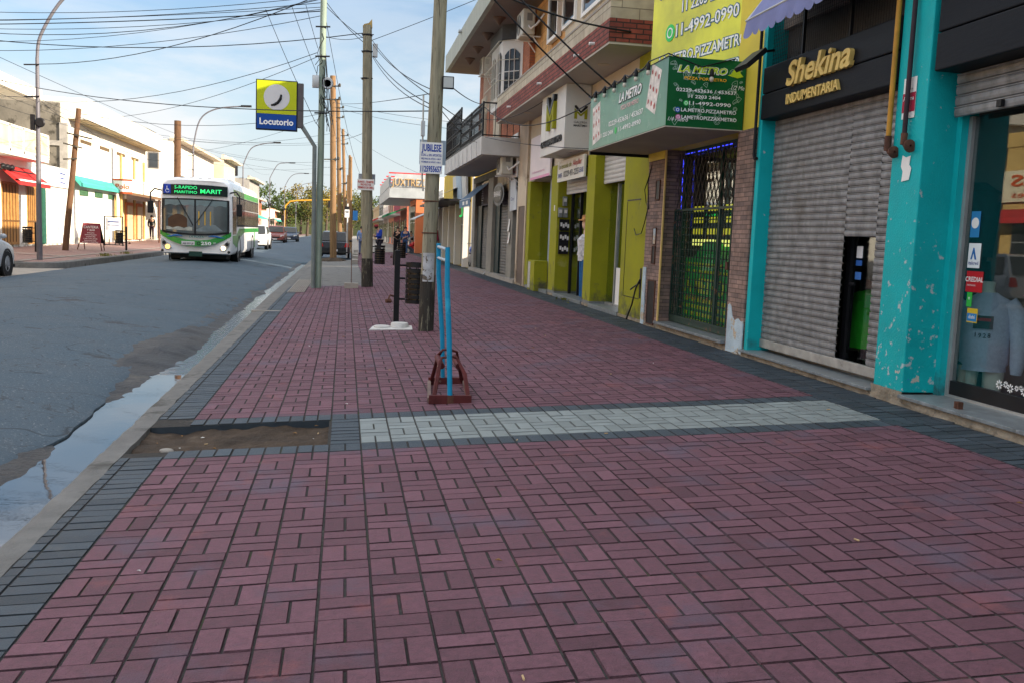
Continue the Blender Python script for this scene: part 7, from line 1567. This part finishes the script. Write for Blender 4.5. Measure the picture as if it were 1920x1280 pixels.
# ---------------------------------------------------------------- left side of the street
M_sunwhite = mat('sunlit white render', (.70, .66, .58), .9, .06, .6, .15, 20, spots=[((.52, .46, .38), .66, .10, .5), ((.30, .26, .20), .62, .15, 2.5, 0, .7, .2)], veins=[((.35, .31, .26), .5, .002)])
M_oldconc = mat('old grey concrete', (.15, .135, .11), .92, .35, .7, .5, 8, spots=[((.05, .045, .035), .53, .08, 1.2), ((.24, .22, .18), .66, .08, 2.5)])
M_varnish = mat('varnished timber', (.34, .17, .05), .5, .4, 5, stretch=(1, 3, .6)); M_teal_awn = mat('turquoise cloth', (.06, .36, .29), .85, .1, 2)
XW = -14.0
# near shop with red awning and balcony
t = thing('corner_shop', 'cream corner shop with red awning, timber doors and a balcony under a deep eave', 'shop', (XW, 43, .25))
mb = MB(); mb.box(XW-9, XW, 33.5, 51.2, 0, 3.95); mb.box(XW-9, XW-1.2, 33.5, 44.6, 3.95, 6.6); mb.build('wall', M_sunwhite, t)
mb = MB(); mb.box(XW-9.5, XW+.6, 33, 45.2, 6.6, 7.1); mb.build('eave_slab', M_sunwhite, t)
mb = MB(); mb.box(XW-1.2, XW+.9, 33.5, 45, 3.90, 4.05); mb.build('balcony_slab', M_sunwhite, t)
mb = MB()
for i in range(8): mb.box(XW+.82, XW+.9, 33.6+i*1.62, 33.74+i*1.62, 4.05, 5.1)
mb.box(XW+.82, XW+.9, 33.6, 45, 5.02, 5.12); mb.box(XW+.82, XW+.9, 33.6, 45, 4.05, 4.15); mb.build('balcony_rail', M_sunwhite, t)
mb = MB(); mb.box(XW+.84, XW+.87, 33.7, 45, 4.15, 5.02); mb.build('balcony_infill', mat('pale yellow sheet', (.60, .50, .32), .6, .15, 2), t)
for (a, b, z1) in ((41.6, 43.6, 2.9), (44.7, 46.2, 2.9)):
    mb = MB(); mb.box(XW, XW+.04, a-.08, b+.08, .25, z1+.08); f_ = mb.build('door', M_sunwhite, t)
    mb = MB(); mb.box(XW+.04, XW+.07, a, b, .28, z1); l_ = mb.build('leaf', M_varnish, f_)
    mb = MB()
    for k in range(5): mb.box(XW+.07, XW+.085, a+.1+k*(b-a-.2)/5, a+.1+k*(b-a-.2)/5+.06, .4, z1-.1)
    mb.box(XW+.07, XW+.09, a, b, 1.25, 1.32); mb.build('slat', mat('dark timber', (.12, .06, .02), .6, .3, 5), f_)
mb = MB(); mb.box(XW, XW+.06, 47.4, 50.6, .25, 2.75); g_ = mb.build('white_gate', mat('white gate', (.62, .60, .56), .6, .1, 2), t)
mb = MB()
for k in range(9): mb.box(XW+.06, XW+.075, 47.5+k*.34, 47.53+k*.34, .3, 2.7)
mb.build('gate_seam', M_alu, g_)
mb = MB(); mb.box(XW, XW+.1, 46.8, 47.2, .25, 3.0); mb.build('post', mat('dark green post', (.02, .09, .06), .6, .1), t)
mb = MB(); awning_geo(mb, -1, XW, 41.2, 45.2, 2.95, 3.6, .9); mb.build('awning', M_red_cloth, t)
mb = MB(); mb.box(XW+.72, XW+.94, 41.2, 45.2, 2.93, 3.0); mb.build('awning_stripe', M_white, t)
mb = MB(); mb.box(XW, XW+.12, 45.8, 51, 3.0, 3.95); sp_ = mb.build('sign_panel', mat('white sign sheet', (.66, .66, .64), .6, .05, 1), t)
for k in range(3): mb = MB(); mb.box(XW+.12, XW+.13, 49.4, 50.2-.2*(k % 2), 3.2+k*.22, 3.26+k*.22); mb.build('print', M_blue_l, sp_)
mb = MB()
for k in range(3): mb.ball((XW+.5, 40.5+k*.5, 3.45), (.12, .15, .12), 8, 6)
mb.bar((XW, 40.2, 3.4), (XW+.9, 43, 3.3), .05); mb.build('lamp_cluster', M_black, t)
# white long building with grey concrete side wall
t = thing('long_building', 'long white building with blank upper wall, deep eave slab and grey concrete side wall', 'building', (XW, 61, .28))
mb = MB(); mb.box(XW-9, XW, 51.3, 70, 0, 6.55); mb.build('wall', M_sunwhite, t)
mb = MB(); mb.box(XW-9, XW-.35, 51.16, 51.30, 0, 7.3); mb.box(XW-9, XW-5.2, 50.9, 51.16, 6.4, 7.2); mb.build('side_wall', M_oldconc, t, 'grey stained concrete side wall')
mb = MB(); mb.box(XW-9, XW-.35, 51.05, 51.157, 5.15, 5.4); mb.box(XW-.35, XW+.003, 51.06, 51.3, 0, 6.3); mb.build('concrete_beam', M_conc_pale, t)
mb = MB(); mb.box(XW-9, XW+.95, 51.3, 71, 6.55, 7.6); mb.build('eave_slab', M_sunwhite, t)
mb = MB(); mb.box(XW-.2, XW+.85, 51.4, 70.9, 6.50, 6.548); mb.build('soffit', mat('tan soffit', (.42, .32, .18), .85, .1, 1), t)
for k in range(4): mb = MB(); mb.box(XW, XW+.04, 53.5+k*4, 55.6+k*4, 5.55, 5.72); mb.build('vent_slot', mat('brown slot', (.12, .08, .04), .8, .2), t)
for y in (62.3, 66, 69): mb = MB(); mb.tube([(XW+.08, y, .3), (XW+.08, y, 5.6)], .09, 6); mb.build('drain_pipe', mat('ochre drain', (.42, .30, .12), .7, .2), t)
mb = MB(); awning_geo(mb, -1, XW, 51.8, 61.2, 3.35, 3.75, .45); mb.build('awning', M_teal_awn, t)
for a in (53.2, 56.3, 59.3): mb = MB(); mb.box(XW, XW+.05, a, a+1.6, 2.75, 3.05); mb.build('vent', mat('green vent', (.05, .12, .06), .6, .4, 9), t)
for a in (54.5, 58): mb = MB(); mb.box(XW, XW+.03, a, a+.6, 1.3, 2.4); mb.build('wall_panel', mat('chalky panel', (.55, .54, .50), .9, .1), t)
mb = MB(); mb.box(XW, XW+.06, 60.6, 61.2, .3, 3.0); mb.box(XW, XW+.06, 63.2, 64.0, .3, 2.9); mb.build('pier', MATS['ochre drain'], t)
# shop with cursive sign and tiled porch
t = thing('porch_shop', 'shop with red cursive sign, brown porch roof and orange door frames', 'shop', (XW, 67, .3))
mb = MB(); mb.box(XW+.06, XW+.35, 62.5, 71.5, 2.9, 4.2); mb.build('front', M_sunwhite, t)
mb = MB(); mb.prism([(XW, 61.8, 3.25), (XW+2.6, 61.8, 2.85), (XW+2.6, 61.8, 2.98), (XW, 61.8, 3.4)], (0, 10.4, 0)); mb.build('porch_roof', mat('brown roof sheet', (.20, .12, .07), .8, .3, 2), t)
mb = MB(); mb.box(XW+.08, XW+1.12, 60.3, 60.42, 3.25, 3.92); sg_ = mb.build('sign_panel', M_white, t)
for a, b in ((3.92, 4.02), (3.13, 3.25)): mb = MB(); mb.box(XW+.05, XW+1.15, 60.28, 60.44, a, b); mb.build('sign_edge', mat('brick red', (.40, .08, .03), .7, .1), t)
text('lettering', 'Polo', (XW+.60, 60.29, 3.43), *NEAR, mat('orange red letters', (.55, .10, .02), .5, 0), sg_, h=.30, w=.80, bold=.02, ex=.008)
for a in (63.5, 66.5): 
    mb = MB(); mb.box(XW+.02, XW+.14, a-.2, a+1.9, .3, 2.7); d_ = mb.build('door', mat('orange frame', (.45, .14, .04), .6, .15), t)
    mb = MB(); mb.box(XW+.14, XW+.17, a+.1, a+1.6, .32, 2.5); mb.build('leaf', mat('beige shutter', (.48, .38, .24), .6, .15, 3), d_)
for y in (62, 67, 72): mb = MB(); mb.tube([(XW+2.4, y, .2), (XW+2.4, y, 2.9)], .06, 8); mb.build('porch_post', M_rust, t)
# farther left-hand row
lrow = [('pale two storey house with flat roof beyond the cursive sign shop', 73, 86, 4.0, M_sunwhite, None), ('long grey white block with a small roof hut, rising behind the bus', 86.5, 112, 8.8, M_sunwhite, None),
        ('cream house with tiled eave above the rear of the bus', 113, 124, 9.2, M_cream, None), ('orange roofed low house behind the third street lamp', 125, 140, 6.5, M_tanw, None), ('grey block with rooftop tank far down the left row', 142, 158, 8.5, M_greyw, None), ('orange painted shop far down the left row', 160, 174, 6.2, M_orange, M_whitew), ('white low house before the trees on the left', 176, 192, 4.5, M_sunwhite, None), ('pink house at the end of the left row', 194, 215, 5.0, M_pink, None)]
for i, (lb, y0, y1, h, wm, aw) in enumerate(lrow):
    L_ = y1-y0; ops = []
    for k in range(3):
        a = y0+L_*(.08+.31*k); ops.append((a, a+L_*.2, .3 if k % 2 == 0 else 1.0, 2.7, M_gl_far, 'door' if k % 2 == 0 else 'window'))
        if h > 6: ops.append((a+.4, a+L_*.16, 4.2, 5.9, M_gl_far, 'window'))
    q = shop(lb, -1, XW-(1.0 if i % 2 else 0), y0, y1, h, wm, ops, parapet=(.45, wm), slab=(3.1, 3.3, 1.2, M_whitew) if i % 3 == 0 else (h-.1, h+.15, .9, M_cream), awn=[(y0+1, y1-1, 2.9, 3.5, 1.5, M_red_cloth if i % 2 else M_teal_awn)] if i in (2, 4, 6) else None)
    # blank gable ends facing the viewer get their own small windows
    for k in range(2 if h > 6 else 0):
        mb = MB(); xg = XW-(1.0 if i % 2 else 0)-1.2-2.2*k; mb.box(xg-.9, xg, y0-.04, y0, h-2.6, h-1.2); w_ = mb.build('window', MATS['door jamb'], q); mb = MB(); mb.box(xg-.8, xg-.1, y0-.05, y0-.041, h-2.5, h-1.3); mb.build('pane', M_gl_far, w_)
    if i == 1: mb = MB(); mb.box(XW-8, XW-4, y0+3, y0+7, h, h+1.1); mb.prism([(XW-8.3, y0+2.8, h+1.1), (XW-3.7, y0+2.8, h+1.1), (XW-6, y0+2.8, h+2.1)], (0, 4.4, 0)); mb.build('roof_hut', M_greyw, q)
    if i == 4: mb = MB(); mb.lathe((XW-3, y0+4, h+.5), [(.9, 0), (.95, .1), (.95, 1.5), (.5, 1.9), (.1, 2.0)], 14); mb.build('water_tank', M_black, q)
# opposite block just outside the picture: its sunlit front is what the shop glass mirrors
t = shop('ochre shop block with cream signboard across the street, mirrored in the shop window', -1, -13.8, 6, 30.4, 5.3, mat('ochre render', (.55, .38, .14), .85, .12, .7), [(9, 12, .3, 2.6, M_gl_far, 'door'), (15, 18, .9, 2.5, M_gl_far, 'window'), (21, 24.5, .3, 2.6, M_gl_far, 'door'), (26, 29.5, .3, 2.6, M_gl_far, 'door')], parapet=(.5, MATS['ochre render']), awn=[(7, 30, 2.75, 3.1, .9, M_red_cloth)], sign=[(20, 30.3, 3.35, 4.45, mat('cream signboard', (.68, .62, .45), .6, .05))])
text('lettering', 'LES', (-13.62, 28.6, 3.9), *LEFT, mat('red orange letters', (.55, .09, .02), .5, 0), t, h=.40, w=2.0, bold=.02, ex=.01); text('lettering', 'controles', (-13.62, 28.0, 3.5), *LEFT, MATS['red orange letters'], t, h=.22, w=3.0, ex=.01)

# pavement boards
ab = thing('menu_board', 'dark red folding menu board with white chalk lettering on the left pavement', 'menu board', (-11.2, 44.3, .14))
M_boardred = mat('dark red board', (.20, .035, .045), .6, .12, 4)
mb = MB(); mb.prism([(-11.66, 44.2, .42), (-10.76, 44.2, .42), (-10.84, 44.42, 1.30), (-11.56, 44.42, 1.30)], (0, .03, .006)); fb = mb.build('front_panel', M_boardred, ab)
mb = MB(); mb.prism([(-11.56, 44.46, 1.30), (-10.84, 44.46, 1.30), (-10.74, 44.75, .42), (-11.66, 44.75, .42)], (0, .03, .01)); mb.build('rear_panel', M_black, ab)
for a, b in (((-11.66, 44.19, .42), (-11.72, 44.12, .13)), ((-10.76, 44.19, .42), (-10.70, 44.12, .10)), ((-11.6, 44.75, .42), (-11.6, 44.85, .14)), ((-10.78, 44.75, .42), (-10.76, 44.85, .10))): mb = MB(); mb.bar(a, b, .035); mb.build('leg', M_rust, ab)
upv = Vector((0, .22, .88)).normalized()
for k, (tx, z, w, h) in enumerate((('CANTERIA', .68, .62, .12), ('Y BAR', .56, .34, .09), ('PIZZAS', .45, .30, .05), ('EMPANADAS', .36, .48, .05), ('TORTAS', .27, .40, .05), ('CAFE CON LECHE', .18, .58, .05), ('SANDWICHES', .09, .5, .05), ('PASTAS Y MINUTAS', .02, .66, .05))):
    o = Vector((-11.2, 44.2, .42))+upv*(z+.0)-Vector((0, .012, 0)); text('print', tx, o, (1, 0, 0), upv, M_white, fb, h=h, w=w, ex=.003)
eb = thing('easel_board', 'white easel board with blue heading beside the menu board', 'notice board', (-11.9, 51.4, .17))
mb = MB(); mb.box(-12.25, -11.5, 51.38, 51.42, .95, 1.62); pb = mb.build('panel', M_white, eb)
mb = MB(); mb.box(-12.15, -11.6, 51.37, 51.379, 1.38, 1.44); mb.box(-12.15, -11.6, 51.37, 51.379, 1.22, 1.26); mb.build('print', M_blue_l, pb)
for x in (-12.32, -11.43): mb = MB(); mb.bar((x, 51.4, .17), (x, 51.4, 1.7), .05, .05, (0, 1, 0)); mb.build('leg', M_black, eb)
mb = MB(); mb.bar((-12.4, 51.4, .22), (-11.35, 51.4, .22), .05); mb.bar((-12.32, 51.4, 1.68), (-11.43, 51.4, 1.68), .04)
for x in (-12.1, -11.8, -11.6): mb.bar((x, 51.4, .22), (x, 51.4, .5), .04, .04, (0, 1, 0))
mb.build('cross_bar', M_black, eb)
bn = thing('bench', 'dark bench frame beside the walking man on the left pavement', 'bench', (-14.3, 74, .27)); mb = MB(); mb.box(-14.9, -14.2, 73.9, 74.3, .75, .82); 
for x in (-14.88, -14.25): mb.box(x, x+.06, 73.95, 74.05, .2, 1.15)
mb.box(-14.9, -14.2, 73.95, 74.0, 1.05, 1.15); mb.build('frame', M_black, bn)
# grass tufts at the left kerb, a weed by the gallery step
def tuft(name, label, x, y, z, n, h, seed):
    rr = random.Random(seed); mb = MB()
    for i in range(n):
        a = rr.uniform(0, 6.28); r_ = abs(rr.gauss(0, .16)); b0 = Vector((x+r_*math.cos(a), y+2.2*r_*math.sin(a), z)); hh = h*rr.uniform(.4, 1); d_ = Vector((rr.gauss(0, .3), rr.gauss(0, .3), 1)).normalized(); s_ = Vector((math.cos(a+1), math.sin(a+1), 0))*.008
        mb.add([b0-s_, b0+s_, b0+d_*hh*.6+s_*.6, b0+d_*hh+Vector((rr.gauss(0, .03), rr.gauss(0, .03), 0))], [(0, 1, 2, 3)])
    tag(mb.build(name, mat('dry grass', (.13, .14, .03), .9, .4, 12), loc=(x, y, z), fix=False), label, 'grass')
tuft('grass_tuft', 'green tuft growing by the left kerb in front of the menu board', -9.3, 38.8, .05, 90, .16, 2)
tuft('grass_tuft', 'yellowish tuft at the left kerb nearer the bus', -9.3, 42.5, .06, 70, .13, 3)
tuft('weed', 'tiny green weed at the foot of the gallery step', 4.36, 18.1, .2, 26, .07, 5)

# ---------------------------------------------------------------- trees at the end of the street
M_leafs = [mat('foliage olive', (.085, .085, .018), .9, .35, 1.5), mat('foliage green', (.05, .075, .02), .9, .35, 1.5), mat('foliage yellow', (.16, .12, .02), .9, .35, 1.5)]
def tree(label, x, y, h, r, seed, m, group=None):
    rr = random.Random(seed); t = thing('tree', label, 'tree', (x, y, 0), group)
    mb = MB(); mb.tube([(x, y, -.3), (x+.1, y, h*.25), (x+.15, y, h*.5), (x+.1, y, h*.75)], [.35, .26, .18, .06], 8)
    for k in range(6): a = k*1.05+rr.random(); mb.tube([(x+.1, y, h*(.25+.06*k)), (x+r*.4*math.cos(a), y+r*.4*math.sin(a), h*(.45+.06*k)), (x+r*.75*math.cos(a), y+r*.75*math.sin(a), h*(.55+.06*k))], [.14, .09, .03], 6)
    mb.build('trunk', mat('bark', (.08, .06, .045), .9, .3, 4), t)
    mb = MB(); cl = []
    for i in range(26):
        a, u = rr.uniform(0, 6.28), rr.uniform(-1, 1); q = rr.random()**.5; cl.append((x+r*q*math.cos(a)*math.sqrt(1-u*u*.6), y+r*q*math.sin(a)*math.sqrt(1-u*u*.6), h*.66+u*h*.34, rr.uniform(.22, .42)*r))
    for (a, b, c, s) in cl:
        for k in range(60):
            d_ = Vector((rr.gauss(0, 1), rr.gauss(0, 1), rr.gauss(0, .8))).normalized()*s*rr.random()**.4; p = Vector((a, b, c))+d_; u_ = Vector((rr.gauss(0, 1), rr.gauss(0, 1), rr.gauss(0, 1))).normalized(); v_ = u_.cross(Vector((rr.gauss(0, 1), rr.gauss(0, 1), rr.gauss(0, 1)))).normalized(); z_ = rr.uniform(.16, .34)
            mb.add([p-u_*z_, p+v_*z_*.6, p+u_*z_, p-v_*z_*.6], [(0, 1, 2, 3)])
    mb.build('crown', m, t, fix=False)
    return t
for i, (x, y, h, r, m) in enumerate(((-8.5, 215, 9.5, 5.0, 0), (-4.5, 224, 11, 5.5, 2), (-13, 212, 8.5, 4.5, 1), (1.5, 232, 10, 5, 0), (-17, 222, 11, 5.5, 1), (-1, 240, 12, 6, 1), (-11, 238, 12, 6, 2), (6, 245, 10, 5, 1))):
    tree(('olive tree in front of the far grove', 'tall yellowish tree in the middle of the far grove', 'darker tree at the left of the far grove', 'olive tree beside the distant brown poles', 'tall dark tree behind the left houses', 'tall dark green tree behind the yellowish one', 'yellowish tree rearmost at the left of the grove', 'dark green tree behind the right row end')[i], x, y, h, r, 40+i, M_leafs[m])
mb = MB(); mb.grid(lambda u, v: (-220+440*u, 265+6*math.sin(u*40), 0 if v < .5 else 7+3*nzv(u*30, 0)+2*nzv(u*110, 2)), 260, 1, False); tag(mb.build('tree_line', mat('far trees', (.045, .055, .025), 1, .4, .2)), 'dark line of trees closing the horizon', 'trees', kind='stuff')
